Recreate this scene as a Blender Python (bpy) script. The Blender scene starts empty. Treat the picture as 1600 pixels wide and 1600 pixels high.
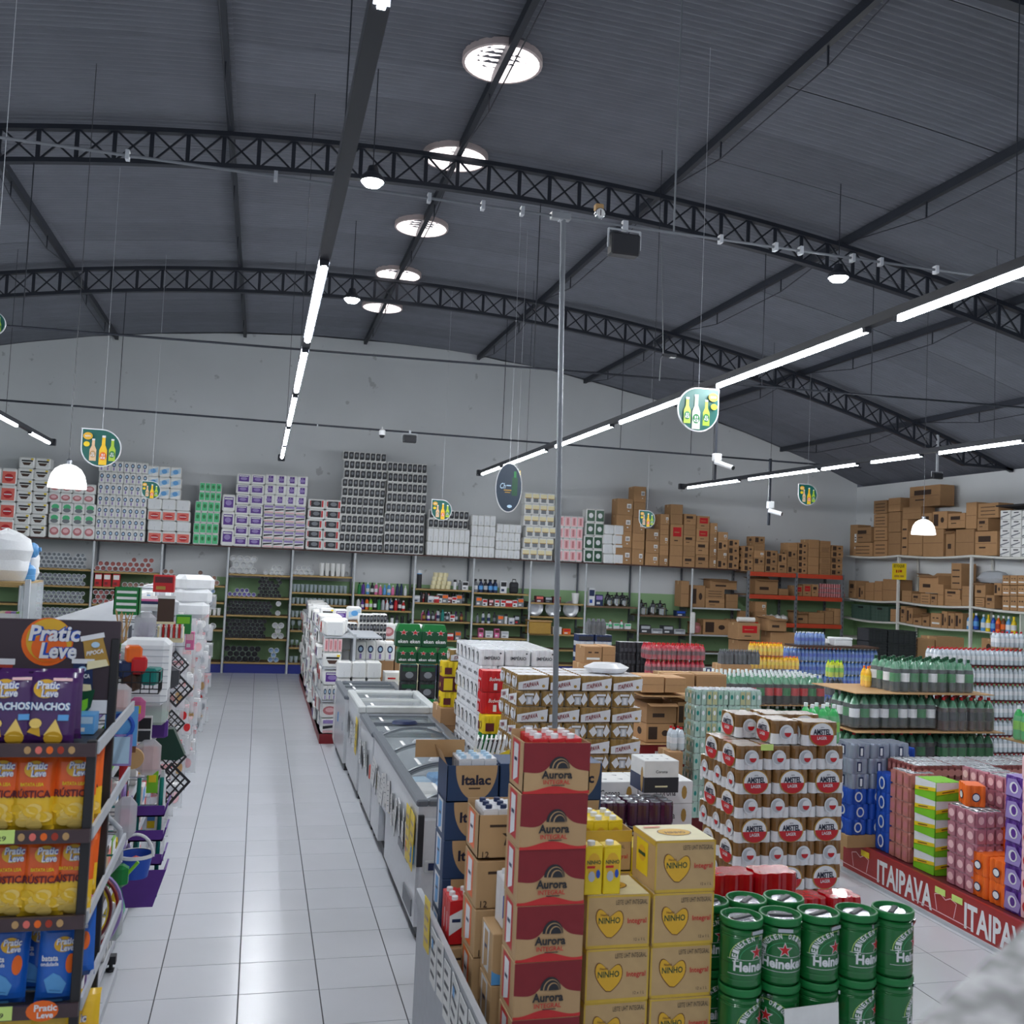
import bpy, math, random
from mathutils import Matrix, Vector
random.seed(11)
S = bpy.context.scene
COL = S.collection
PI = math.pi

# ---------------------------------------------------------------- camera
CAM_H, FPX = 2.7, 1540.0
_d = Vector((407 - 800, 868 - 800, FPX)).normalized()                 # direction of the aisle, camera axes (right, down, forward)
_u = _d.cross(Vector((1, 0.0445, 0))).normalized()
if _u.y > 0: _u = -_u
_x = _d.cross(_u).normalized()
if _x.x < 0: _x = -_x
RW = Matrix((_x, _d, _u))                                             # camera axes -> world axes
cam = bpy.data.cameras.new('camera'); cam_o = bpy.data.objects.new('camera', cam); COL.objects.link(cam_o)
_r, _dn, _f = (RW @ Vector(a) for a in ((1, 0, 0), (0, 1, 0), (0, 0, 1)))
cam_o.matrix_world = Matrix(((_r.x, -_dn.x, -_f.x, 0), (_r.y, -_dn.y, -_f.y, 0), (_r.z, -_dn.z, -_f.z, CAM_H), (0, 0, 0, 1)))
cam.sensor_width = 36; cam.lens = 36 * FPX / 1600; cam.clip_end = 200
cam.dof.use_dof = True; cam.dof.focus_distance = 9; cam.dof.aperture_fstop = 5.0
S.camera = cam_o

# ---------------------------------------------------------------- world and exposure
W = bpy.data.worlds.new('world'); S.world = W; W.use_nodes = True
W.node_tree.nodes['Background'].inputs[0].default_value = (0.80, 0.87, 1.0, 1)
W.node_tree.nodes['Background'].inputs[1].default_value = 0.34
S.view_settings.view_transform = 'Standard'; S.view_settings.look = 'None'
S.view_settings.exposure = 0.64; S.view_settings.gamma = 1.0; S.view_settings.use_curve_mapping = False
TUBE_POWER = 72.0

def at(u, v, Y=None, X=None, Z=None):
    """the place in the hall seen at photo point (u, v) on the plane Y, X or Z = given"""
    r = RW @ Vector((u - 800, v - 800, FPX))
    t = Y / r.y if Y is not None else X / r.x if X is not None else (Z - CAM_H) / r.z
    return Vector((0, 0, CAM_H)) + r * t

# ---------------------------------------------------------------- materials
_m = {}
def lin(c):
    return tuple(((x / 255 + .055) / 1.055) ** 2.4 if x > 10 else x / 255 / 12.92 for x in c)
def M(name, rgb=None, rough=.5, metal=0., var=.06, scale=18., emit=0., alpha=None, spec=.5, rnd=0., coat=0., trans=0., bump=0.):
    if name in _m: return _m[name]
    mt = bpy.data.materials.new(name); mt.use_nodes = True; _m[name] = mt
    nt = mt.node_tree; b = nt.nodes['Principled BSDF']; c = lin(rgb) + (1,)
    b.inputs['Base Color'].default_value = c; b.inputs['Roughness'].default_value = rough
    b.inputs['Metallic'].default_value = metal; b.inputs['Specular IOR Level'].default_value = spec
    b.inputs['Coat Weight'].default_value = coat
    if trans: b.inputs['Transmission Weight'].default_value = trans; b.inputs['IOR'].default_value = 1.2
    if emit:
        b.inputs['Emission Color'].default_value = c; b.inputs['Emission Strength'].default_value = emit
    if alpha is not None: b.inputs['Alpha'].default_value = alpha
    if var or rnd:
        tc = nt.nodes.new('ShaderNodeTexCoord'); n = nt.nodes.new('ShaderNodeTexNoise'); n.inputs['Scale'].default_value = scale
        nt.links.new(tc.outputs['Object'], n.inputs['Vector'])
        mr = nt.nodes.new('ShaderNodeMapRange'); mr.inputs[3].default_value = 1 - var * 1.6; mr.inputs[4].default_value = 1 + var * 1.6
        nt.links.new(n.outputs['Fac'], mr.inputs[0]); val = mr.outputs[0]
        if rnd:
            oi = nt.nodes.new('ShaderNodeObjectInfo'); m2 = nt.nodes.new('ShaderNodeMapRange')
            m2.inputs[3].default_value = 1 - rnd; m2.inputs[4].default_value = 1 + rnd
            nt.links.new(oi.outputs['Random'], m2.inputs[0]); mu = nt.nodes.new('ShaderNodeMath'); mu.operation = 'MULTIPLY'
            nt.links.new(val, mu.inputs[0]); nt.links.new(m2.outputs[0], mu.inputs[1]); val = mu.outputs[0]
        vm = nt.nodes.new('ShaderNodeVectorMath'); vm.operation = 'SCALE'; vm.inputs[0].default_value = c[:3]
        nt.links.new(val, vm.inputs['Scale']); nt.links.new(vm.outputs[0], b.inputs['Base Color'])
        if bump:
            bp = nt.nodes.new('ShaderNodeBump'); bp.inputs['Strength'].default_value = bump; bp.inputs['Distance'].default_value = .01
            nt.links.new(n.outputs['Fac'], bp.inputs['Height']); nt.links.new(bp.outputs[0], b.inputs['Normal'])
    return mt
for a in (('white', (222, 224, 226), .45), ('paper', (232, 232, 230), .7), ('black', (24, 24, 28), .4), ('soft_black', (38, 39, 44), .5), ('grey', (120, 124, 130), .5),
          ('light_grey', (182, 186, 192), .45), ('dark_grey', (62, 64, 70), .5), ('red', (196, 28, 34), .4), ('dark_red', (128, 26, 34), .45), ('maroon', (92, 26, 34), .5),
          ('yellow', (232, 202, 28), .45), ('gold', (176, 138, 62), .35), ('orange', (236, 106, 26), .4), ('green', (24, 122, 58), .35), ('dark_green', (16, 72, 44), .35),
          ('lime', (124, 196, 40), .4), ('blue', (30, 78, 178), .4), ('navy', (26, 44, 84), .45), ('sky', (92, 160, 218), .4), ('pale_blue', (176, 206, 228), .45),
          ('purple', (88, 44, 138), .4), ('lilac', (150, 130, 190), .5), ('pink', (222, 110, 160), .4), ('pale_pink', (232, 186, 190), .5), ('salmon', (226, 112, 100), .5),
          ('teal', (20, 128, 120), .4), ('cream', (232, 222, 180), .5), ('brown', (112, 68, 40), .5), ('dark_brown', (70, 46, 34), .5), ('tan', (186, 148, 98), .6),
          ('rust', (166, 52, 28), .45), ('mint', (80, 190, 130), .45), ('label_green', (206, 232, 128), .5), ('rose', (196, 120, 124), .4)):
    M(a[0], a[1], a[2])
M('carton', (172, 132, 92), .75, var=.05, scale=6, rnd=.16); M('carton_dark', (136, 100, 70), .75, rnd=.12); M('carton_tape', (196, 164, 118), .35)
M('carton_print', (60, 42, 32), .7); M('kraft', (180, 142, 98), .7)
M('steel', (150, 154, 160), .32, .9); M('post_paint', (196, 200, 204), .4, rnd=.04); M('chrome', (206, 210, 214), .18, 1.)
M('tin', (196, 198, 202), .28, .7); M('roof_paint', (106, 109, 118), .5, var=.10, scale=3, rnd=.10); M('truss_paint', (36, 40, 50), .5)
M('track_paint', (38, 41, 50), .45); M('plastic_film', (232, 236, 240), .08, alpha=.13, var=0); M('clear_plastic', (206, 214, 220), .15, alpha=.5, var=.0)
M('clear_glass', (190, 204, 208), .08, alpha=.45, var=0); M('green_glass', (20, 110, 60), .12, var=.1, coat=.5); M('fridge', (208, 211, 215), .32, coat=.3)

# ---------------------------------------------------------------- mesh building
class MB:
    def __init__(self): self.v = []; self.f = []; self.i = []; self.s = []; self.mats = []
    def add(self, vs, fs, mat, smooth=False, T=None):
        k = len(self.v); mt = M(mat) if isinstance(mat, str) else mat
        if mt not in self.mats: self.mats.append(mt)
        j = self.mats.index(mt)
        self.v += [tuple(T @ Vector(p)) for p in vs] if T is not None else [tuple(p) for p in vs]
        for f in fs: self.f.append([a + k for a in f]); self.i.append(j); self.s.append(smooth)
        return self
    def box(self, x0, x1, y0, y1, z0, z1, mat, b=0., T=None):
        if not b:
            return self.add([(x, y, z) for z in (z0, z1) for y in (y0, y1) for x in (x0, x1)],
                            [(0, 2, 3, 1), (4, 5, 7, 6), (0, 1, 5, 4), (2, 6, 7, 3), (0, 4, 6, 2), (1, 3, 7, 5)], mat, T=T)
        e = ((x0, x1), (y0, y1), (z0, z1)); b = (b, b, b) if not isinstance(b, tuple) else b
        vs = []; ix = {}
        for sx in (0, 1):
            for sy in (0, 1):
                for sz in (0, 1):
                    s = (sx, sy, sz)
                    for ax in range(3):
                        ix[s, ax] = len(vs)
                        vs.append(tuple(e[k][s[k]] if k == ax else e[k][s[k]] + (b[k] if s[k] == 0 else -b[k]) for k in range(3)))
        fs = []
        for ax in range(3):
            o = [k for k in range(3) if k != ax]
            for sv in (0, 1):
                q = []
                for p, r in ((0, 0), (1, 0), (1, 1), (0, 1)):
                    s = [0, 0, 0]; s[ax] = sv; s[o[0]] = p; s[o[1]] = r; q.append(ix[tuple(s), ax])
                fs.append(q)
            for p in (0, 1):
                for r in (0, 1):
                    s0 = [0, 0, 0]; s0[o[0]] = p; s0[o[1]] = r; s1 = list(s0); s1[ax] = 1
                    fs.append((ix[tuple(s0), o[0]], ix[tuple(s1), o[0]], ix[tuple(s1), o[1]], ix[tuple(s0), o[1]]))
        for k in range(8):
            s = (k & 1, k >> 1 & 1, k >> 2 & 1); fs.append((ix[s, 0], ix[s, 1], ix[s, 2]))
        return self.add(vs, fs, mat, T=T)
    def lathe(self, prof, mat, n=12, T=None, smooth=True, caps=True):
        """prof: (r, z[, mat of the band up to the next point])"""
        vs = [(p[0] * math.cos(2 * PI * k / n), p[0] * math.sin(2 * PI * k / n), p[1]) for p in prof for k in range(n)]
        for j in range(len(prof) - 1):
            m = prof[j][2] if len(prof[j]) > 2 else mat
            self.add([vs[j * n + k] for k in range(n)] + [vs[(j + 1) * n + k] for k in range(n)],
                     [(k, (k + 1) % n, n + (k + 1) % n, n + k) for k in range(n)], m, smooth, T)
        if caps:
            if prof[0][0] > 1e-4: self.add(vs[:n], [tuple(range(n))[::-1]], prof[0][2] if len(prof[0]) > 2 else mat, False, T)
            if prof[-1][0] > 1e-4: self.add(vs[-n:], [tuple(range(n))], mat if len(prof[-1]) < 3 else prof[-1][2], False, T)
        return self
    def tube(self, p, q, r, mat, n=8, r2=None):
        p, q = Vector(p), Vector(q); d = q - p
        T = Matrix.Translation(p) @ d.to_track_quat('Z', 'Y').to_matrix().to_4x4()
        return self.lathe([(r, 0), (r if r2 is None else r2, d.length)], mat, n, T)
    def path(self, pts, r, mat, n=6):
        for a, b in zip(pts[:-1], pts[1:]): self.tube(a, b, r, mat, n)
        return self
    def bar(self, p, q, w, h, mat):
        """rectangular bar from p to q, w across (level), h up"""
        p, q = Vector(p), Vector(q); d = (q - p).normalized()
        s = d.cross(Vector((0, 0, 1))); s = s.normalized() if s.length > 1e-3 else Vector((0, 1, 0)); u = s.cross(d)
        vs = [c + s * (a * w / 2) + u * (b * h / 2) for c in (p, q) for a, b in ((-1, -1), (1, -1), (1, 1), (-1, 1))]
        return self.add(vs, [(0, 1, 2, 3), (7, 6, 5, 4), (0, 4, 5, 1), (1, 5, 6, 2), (2, 6, 7, 3), (3, 7, 4, 0)], mat)
    def prism(self, pts, y0, y1, mat, mat2=None, T=None):
        """outline in x, z pushed from y0 to y1"""
        n = len(pts); a = [(x, y0, z) for x, z in pts]; b = [(x, y1, z) for x, z in pts]
        self.add(a + b, [(k, (k + 1) % n, n + (k + 1) % n, n + k) for k in range(n)], mat2 or mat, False, T)
        return self.add(a + b, [tuple(range(n)), tuple(range(2 * n - 1, n - 1, -1))], mat, False, T)
    def plan(self, pts, z0, z1, mat, top=None, ch=0.):
        """outline in x, y pushed up from z0 to z1, edges drawn in by ch"""
        n = len(pts); cx = sum(p[0] for p in pts) / n; cy = sum(p[1] for p in pts) / n
        sh = lambda z, k: [(cx + (x - cx) * k, cy + (y - cy) * k, z) for x, y in pts]
        rings = [sh(z0, 1 - ch), sh(z0 + (z1 - z0) * .12, 1), sh(z1 - (z1 - z0) * .12, 1), sh(z1, 1 - ch)] if ch else [sh(z0, 1), sh(z1, 1)]
        for a, b in zip(rings[:-1], rings[1:]):
            self.add(a + b, [(k, (k + 1) % n, n + (k + 1) % n, n + k) for k in range(n)], mat)
        return self.add(rings[0] + rings[-1], [tuple(range(n))[::-1], tuple(range(n, 2 * n))], top or mat)
    def mesh(self, name='mesh'):
        me = bpy.data.meshes.new(name); me.from_pydata(self.v, [], self.f)
        for mt in self.mats: me.materials.append(mt)
        me.polygons.foreach_set('material_index', self.i); me.polygons.foreach_set('use_smooth', self.s); me.update()
        return me

_txt = {}
def glyphs(s, bold=0., shear=0.):
    k = (s, bold, shear)
    if k not in _txt:
        c = bpy.data.curves.new('t', 'FONT'); c.body = s; c.resolution_u = 2; c.offset = bold; c.shear = shear; c.fill_mode = 'FRONT'
        o = bpy.data.objects.new('t', c); me = bpy.data.meshes.new_from_object(o)
        vs = [(v.co.x, v.co.y) for v in me.vertices]; fs = [tuple(p.vertices) for p in me.polygons]
        x0 = min(v[0] for v in vs); x1 = max(v[0] for v in vs); y0 = min(v[1] for v in vs); y1 = max(v[1] for v in vs)
        _txt[k] = ([((x - x0) / (x1 - x0) - .5, (y - y0) / (y1 - y0) - .5) for x, y in vs], fs)
        bpy.data.objects.remove(o); bpy.data.curves.remove(c); bpy.data.meshes.remove(me)
    return _txt[k]

class Face:
    """flat print laid on one side of a mesh: O its lower left corner, U to the right, V up (metres)"""
    def __init__(s, mb, O, U, V, lift=.0015): s.mb = mb; s.O = Vector(O); s.U = Vector(U); s.V = Vector(V); s.N = s.U.cross(s.V); s.k = 0; s.lift = lift
    def p(s, u, v): return s.O + s.U * u + s.V * v + s.N * (s.lift * s.k)
    def poly(s, pts, mat): s.k += 1; s.mb.add([s.p(*q) for q in pts], [tuple(range(len(pts)))], mat); return s
    def rect(s, u0, u1, v0, v1, mat): return s.poly(((u0, v0), (u1, v0), (u1, v1), (u0, v1)), mat)
    def ell(s, u, v, a, b, mat, n=20): return s.poly([(u + a * math.cos(2 * PI * k / n), v + b * math.sin(2 * PI * k / n)) for k in range(n)], mat)
    def text(s, t, u, v, w, h, mat, bold=.02, shear=0., tilt=0.):
        s.k += 1; vs, fs = glyphs(t, bold, shear)
        s.mb.add([s.p(u + a * w, v + b * h + tilt * a * w) for a, b in vs], fs, mat); return s
    def same(s): s.k -= 1; return s
def front(mb, x0, y, z0, lift=.0015): return Face(mb, (x0, y, z0), (1, 0, 0), (0, 0, 1), lift)
def lside(mb, x, y1, z0, lift=.0015): return Face(mb, (x, y1, z0), (0, -1, 0), (0, 0, 1), lift)
def topf(mb, x0, y0, z, lift=.0015): return Face(mb, (x0, y0, z), (1, 0, 0), (0, 1, 0), lift)

def put(name, mesh, loc=(0, 0, 0), label=None, cat=None, group=None, rz=0., scale=None, parent=None, kind=None, rot=None):
    o = bpy.data.objects.new(name, mesh.mesh(name) if isinstance(mesh, MB) else mesh); COL.objects.link(o)
    o.location = loc; o.rotation_euler = rot or (0, 0, rz)
    if scale: o.scale = scale if isinstance(scale, (tuple, list)) else (scale,) * 3
    if parent: o.parent = parent
    if label: o['label'] = label; o['category'] = cat
    if group: o['group'] = group
    if kind: o['kind'] = kind
    return o
def thing(name, loc, label, cat, group=None, rz=0., kind=None): return put(name, None, loc, label, cat, group, rz, kind=kind)
def J(a): return random.uniform(-a, a)
ORD = 'first second third fourth fifth sixth seventh eighth ninth tenth eleventh twelfth thirteenth fourteenth fifteenth'.split()
def layer(k, n):
    """which layer of a pile of n, counted from the floor in k"""
    if n < 2: return ''
    return ' in the top layer' if k == n - 1 else ' in the bottom layer' if k == 0 else ', %s layer from the top' % ORD[n - 1 - k]
# ================================================================ the hall
YB, XR, XL, Y0 = 24.2, 16.0, -11.6, -2.4
def roofz(x): return 8.12 - .0141 * (x - 2.2) ** 2
# ---- floor: slab, grout and tiles
TX, TY = .49, .4815
def tile_mat():
    mt = M('floor_tile', (204, 207, 213), .22, var=.02, scale=2.5, rnd=.025, spec=.4); return mt
tile_mat(); M('grout', (82, 84, 88), .9)
floor = put('floor', MB().box(XL, XR, Y0, YB, -.1, -.004, 'grout'), kind='structure')
tm = MB().box(-TX / 2 + .0035, TX / 2 - .0035, -TY / 2 + .0025, TY / 2 - .0025, -.004, 0, 'floor_tile', .0012).mesh('tile')
spots = []
nx0, nx1 = math.floor((XL - .02) / TX), math.floor((XR - .02) / TX)
ty0 = pz0 = 5.93 % TY
cells = []
for i in range(nx0, nx1):
    for j in range(-4, 49):
        cx, cy = .02 + (i + .5) * TX, ty0 + (j + .5) * TY
        if XL + TX / 2 < cx < XR - TX / 2 and Y0 + TY / 2 < cy < YB - TY / 2: cells.append((cx, cy))
def tile_seen(c):
    x, y = c
    return (-.95 < x < 1.5 and 4.6 < y) or (3.9 < x < 5.5 and 3.9 < y < 9)
near = sorted((c for c in cells if tile_seen(c)), key=lambda c: c[1])[:298]
ns = set(near)
for c in near: put('tile', tm, (c[0], c[1], 0), parent=floor)
rest = MB()
for cx, cy in cells:
    if (cx, cy) not in ns: rest.box(cx - TX / 2 + .0035, cx + TX / 2 - .0035, cy - TY / 2 + .0025, cy + TY / 2 - .0025, -.004, 0, 'floor_tile')
put('tile_field', rest, parent=floor, kind='stuff')
# ---- walls (white above a green painted dado)
def wall_mat():
    mt = bpy.data.materials.new('wall_paint'); mt.use_nodes = True; nt = mt.node_tree; b = nt.nodes['Principled BSDF']
    g = nt.nodes.new('ShaderNodeNewGeometry'); sp = nt.nodes.new('ShaderNodeSeparateXYZ'); nt.links.new(g.outputs['Position'], sp.inputs[0])
    n1 = nt.nodes.new('ShaderNodeTexNoise'); n1.inputs['Scale'].default_value = .5; n1.inputs['Detail'].default_value = 5; nt.links.new(g.outputs['Position'], n1.inputs['Vector'])
    n2 = nt.nodes.new('ShaderNodeTexNoise'); n2.inputs['Scale'].default_value = 3.5; n2.inputs['Detail'].default_value = 3; nt.links.new(g.outputs['Position'], n2.inputs['Vector'])
    st = nt.nodes.new('ShaderNodeMath'); st.operation = 'LESS_THAN'; st.inputs[1].default_value = 2.16; nt.links.new(sp.outputs[2], st.inputs[0])
    mx = nt.nodes.new('ShaderNodeMix'); mx.data_type = 'RGBA'; mx.inputs[6].default_value = lin((214, 217, 219)) + (1,); mx.inputs[7].default_value = lin((150, 186, 138)) + (1,)
    nt.links.new(st.outputs[0], mx.inputs[0])
    mr = nt.nodes.new('ShaderNodeMapRange'); mr.inputs[1].default_value = .3; mr.inputs[2].default_value = .7; mr.inputs[3].default_value = .93; mr.inputs[4].default_value = 1.03; nt.links.new(n1.outputs[0], mr.inputs[0])
    sp2 = nt.nodes.new('ShaderNodeMapRange'); sp2.inputs[1].default_value = .27; sp2.inputs[2].default_value = .31; sp2.inputs[3].default_value = .72; sp2.inputs[4].default_value = 1.; nt.links.new(n2.outputs[0], sp2.inputs[0])
    mu = nt.nodes.new('ShaderNodeMath'); mu.operation = 'MULTIPLY'; nt.links.new(mr.outputs[0], mu.inputs[0]); nt.links.new(sp2.outputs[0], mu.inputs[1])
    vm = nt.nodes.new('ShaderNodeVectorMath'); vm.operation = 'SCALE'; nt.links.new(mx.outputs[2], vm.inputs[0]); nt.links.new(mu.outputs[0], vm.inputs['Scale'])
    nt.links.new(vm.outputs[0], b.inputs['Base Color']); b.inputs['Roughness'].default_value = .75; _m['wall_paint'] = mt
wall_mat()
xs = [XL + (XR - XL) * k / 40 for k in range(41)]
wb = MB().prism([(XL, -.1), (XR, -.1)] + [(x, roofz(x) - .02 + J(.02)) for x in xs[::-1]], YB, YB + .2, 'wall_paint')
put('wall_back', wb, kind='structure')
put('wall_right', MB().box(XR, XR + .2, Y0, YB, -.1, roofz(XR) - .1, 'wall_paint'), kind='structure')
put('wall_left', MB().box(XL - .2, XL, Y0, YB, -.1, roofz(XL) - .1, 'wall_paint'), kind='structure')
# ---- roof: corrugated sheets, each a piece of its own
PUR = [2.2 + 2.85 * k for k in range(-4, 5)]
ceil = put('ceiling', None, kind='structure')
edges = [XL - .25] + PUR + [XR + .25]
SW = .98
for a, b in zip(edges[:-1], edges[1:]):
    mb = MB(); ns_, nt_ = 6, 66; vs = []
    for i in range(ns_ + 1):
        x = a - .08 + (b - a + .16) * i / ns_
        for j in range(nt_ + 1):
            y = (SW + .06) * j / nt_; vs.append((x, y, roofz(x) + .021 * math.sin(2 * PI * y / .098) + (.010 if i == 0 else 0)))
    fs = [(i * (nt_ + 1) + j, i * (nt_ + 1) + j + 1, (i + 1) * (nt_ + 1) + j + 1, (i + 1) * (nt_ + 1) + j) for i in range(ns_) for j in range(nt_)]
    me = mb.add(vs, fs, 'roof_paint', True).mesh('roof_sheet')
    k = 0; y = Y0
    while y < YB - .05:
        put('roof_sheet', me, (0, y, .014 * (k % 2) + J(.004)), parent=ceil); y += SW; k += 1
# ---- purlins under the sheets, each with its sag rod
TRY = [.6, 6.5, 12.4, 18.3]
for n, x in enumerate(PUR):
    z = roofz(x) - .075
    PL = ['ridge purlin running under the round roof lights'] + ['%s roof purlin from the ridge towards the %s wall' % (ORD[abs(n - 4) - 1], 'right' if n > 4 else 'left')] if n != 4 else ['dark ridge purlin running under the round roof lights']
    t = thing('purlin', (x, 0, z), PL[-1], 'purlin', 'roof purlins')
    put('channel', MB().box(-.035, .035, Y0, YB - .02, -.055, .055, 'truss_paint'), parent=t)
    for y0, y1 in zip([-5.3] + TRY, TRY + [YB]):
        if y0 < -2: continue
        pts = [(.0, y0 + .2, -.05), (.0, y0 + 1.8, -.26), (.0, y1 - 1.8, -.26), (.0, y1 - .2, -.05)]
        put('tie_rod', MB().path(pts, .008, 'truss_paint', 5), parent=t)
        for q in pts[1:3]: put('tie_post', MB().box(-.008, .008, q[1] - .008, q[1] + .008, q[2], -.05, 'truss_paint'), parent=t)
# ---- lattice arch trusses
sm = MB().box(-.5, .5, -.022, .022, -.022, .022, 'truss_paint').mesh('truss_member')
TLAB = {.6: 'black steel lattice arch truss overhead near the shop entrance', 6.5: 'black lattice arch truss above the milk cartons', 12.4: 'black lattice arch truss crossing the middle of the roof', 18.3: 'black lattice arch truss nearest the white gable wall'}
for Y in TRY:
    t = thing('roof_truss', (0, Y, 0), TLAB[Y], 'truss', 'lattice roof trusses')
    n = 66; X = [XL + .05 + (XR - XL - .1) * k / n for k in range(n + 1)]
    top = [Vector((x, 0, roofz(x) - .16)) for x in X]; bot = [Vector((x, 0, roofz(x) - .56 - (.0 if abs(x - 2.2) < 12.5 else -.35 * (abs(x - 2.2) - 12.5)))) for x in X]
    for nm, pts in (('top_chord', top), ('bottom_chord', bot)):
        mb = MB()
        for a, b in zip(pts[:-1], pts[1:]): mb.bar(a, b, .10, .055, 'truss_paint')
        put(nm, mb, parent=t)
    def member(nm, p, q, w):
        d = q - p
        o = put(nm, sm, (p + q) / 2, parent=t, scale=(d.length, .5, w)); o.rotation_euler = (0, -math.atan2(d.z, d.x), 0)
    for k in range(n + 1): member('upright', top[k], bot[k], 1.1)
    for k in range(n):
        member('brace', top[k], bot[k + 1], .5); member('brace', bot[k], top[k + 1], .5)
# ---- round roof lights
M('skylight', (236, 226, 226), .5, emit=1.5, var=0); M('skylight_rim', (196, 180, 178), .5)
for n, y in enumerate((10.0, 12.6, 15.45, 18.2, 20.7)):
    t = thing('roof_light', (2.2, y, roofz(2.2) - .03), 'round white roof light, %s from the gable wall' % ORD[4 - n], 'skylight', 'round roof lights')
    put('dome', MB().lathe([(.40, -.05), (.34, .0), (.32, -.012), (.26, .02), (.24, .006), (.16, .03), (.14, .02), (0, .04)], 'skylight', 28, caps=False), parent=t)
    put('rim', MB().lathe([(.43, .02), (.43, -.05), (.40, -.055), (.40, .02)], 'skylight_rim', 28, caps=False), parent=t)
# ---- LED tracks
M('led_tube', (246, 250, 255), .4, emit=TUBE_POWER, var=0)
def track(A, B, lit, label):
    A, B = Vector(A), Vector(B); d = (B - A).normalized(); L = (B - A).length
    t = thing('light_track', A, label, 'light', 'suspended LED light tracks')
    put('rail', MB().bar((0, 0, 0), B - A, .075, .07, 'track_paint'), parent=t)
    put('end_cap', MB().box(-.07, .07, -.05, .05, -.07, .06, 'track_paint', .01), B - A, parent=t)
    for y0, y1 in lit:
        p, q = d * (y0 - A.y), d * (y1 - A.y); o = Vector((0, 0, -.05))
        put('tube', MB().tube(p + o, q + o, .026, 'led_tube', 6), parent=t)
        for c in (p, q): put('tube_holder', MB().bar(c + o * .9 - d * .02, c + o * .9 + d * .02, .06, .05, 'track_paint'), parent=t)
    y = A.y + 1.2
    while y < B.y:
        q = d * (y - A.y); hz = roofz(A.x) - .2 - A.z
        put('hanger', MB().tube(q + Vector((0, 0, .03)), (q.x, q.y, hz), .004, 'truss_paint', 5), parent=t); y += 5.9
def ly(z, *pts): return [(at(a, b, Z=z).y, at(c, e, Z=z).y) for a, b, c, e in pts]
early = [(-1.6 + 2.6 * k, .75 + 2.6 * k) for k in range(3)]
track((.30, -2, 4.7), (.30, 20.45, 4.7), [(-1.6, .8), (1., 3.38)] + ly(4.7, (512, 400, 486, 524), (483, 540, 468, 605), (466, 613, 456, 659), (454, 664, 448, 690), (446, 693, 442, 711)), 'LED light track hanging above the white tiled aisle')
track((4.42, -2, 4.7), (4.5, 20.8, 4.7), ly(4.7, (1640, 378, 1390, 485), (1345, 505, 1135, 597), (1105, 605, 980, 655), (965, 660, 885, 694), (870, 700, 805, 725), (800, 727, 765, 738)), 'LED light track hanging above the stacked beer packs')
zA = at(1065, 767, X=9.3)
track((9.3, -2, 4.52), (9.3, zA.y, 4.72), [(3.7 + 2.6 * k, 6.05 + 2.6 * k) for k in range(2)] + [(at(a, b, X=9.3).y, at(c, e, X=9.3).y) for a, b, c, e in ((1600, 665, 1468, 690), (1440, 695, 1362, 711), (1340, 715, 1285, 721), (1280, 722, 1170, 747), (1155, 752, 1075, 766))], 'LED light track hanging above the soft drink pallets')
track((-4., -2, 4.7), (-4., 20.45, 4.7), [(3.6 + 2.6 * k, 5.95 + 2.6 * k) for k in range(4)] + ly(4.7, (-40, 622, 20, 660), (50, 672, 76, 688)), 'LED light track hanging over the plastic cup shelves')
# ---- high-bay lamps
M('highbay_glow', (255, 255, 250), .4, emit=120, var=0)
for (u, v, z), lab in zip(((582, 283, 6.8), (550, 467, 6.8), (1310, 433, 6.55)), ('small round high-bay lamp glowing beside the aisle light track', 'small round high-bay lamp glowing in front of the second truss', 'small round high-bay lamp glowing over the drinks pallets')):
    p = at(u, v, Z=z); t = thing('high_bay_lamp', p, lab, 'lamp')
    put('lens', MB().lathe([(.0, -.07), (.08, -.055), (.13, .0)], 'highbay_glow', 16), parent=t)
    put('housing', MB().lathe([(.13, -.01), (.13, .03), (.07, .09), (.05, .16), (0, .16)], 'track_paint', 16), parent=t)
    put('suspension', MB().tube((0, 0, .15), (0, 0, roofz(p.x) - p.z - .05), .006, 'truss_paint', 5), parent=t)
# ---- pendant dome lamps
M('dome_glow', (250, 250, 248), .4, emit=3.2, var=0)
for u, v, Y, lab in ((106, 745, 11.0, 'white glowing dome pendant lamp in front of the toilet paper packs'), (1443, 824, 13.5, 'white glowing dome pendant lamp in front of the stacked cartons')):
    p = at(u, v, Y=Y); r = (26 if u < 800 else 20.5) * Y * 1.02 / FPX
    t = thing('pendant_lamp', p, lab, 'lamp')
    put('shade', MB().lathe([(r, -r * .62), (r * .96, -r * .3), (r * .86, .1 * r), (r * .66, r * .42), (r * .4, r * .6), (.03, r * .68)], 'dome_glow', 24), parent=t)
    put('cap', MB().lathe([(.03, r * .66), (.03, r * .9), (.008, r)], 'steel', 10), parent=t)
    put('cord', MB().tube((0, 0, r), (0, 0, roofz(p.x) - p.z - .05), .004, 'dark_grey', 5), parent=t)
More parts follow.
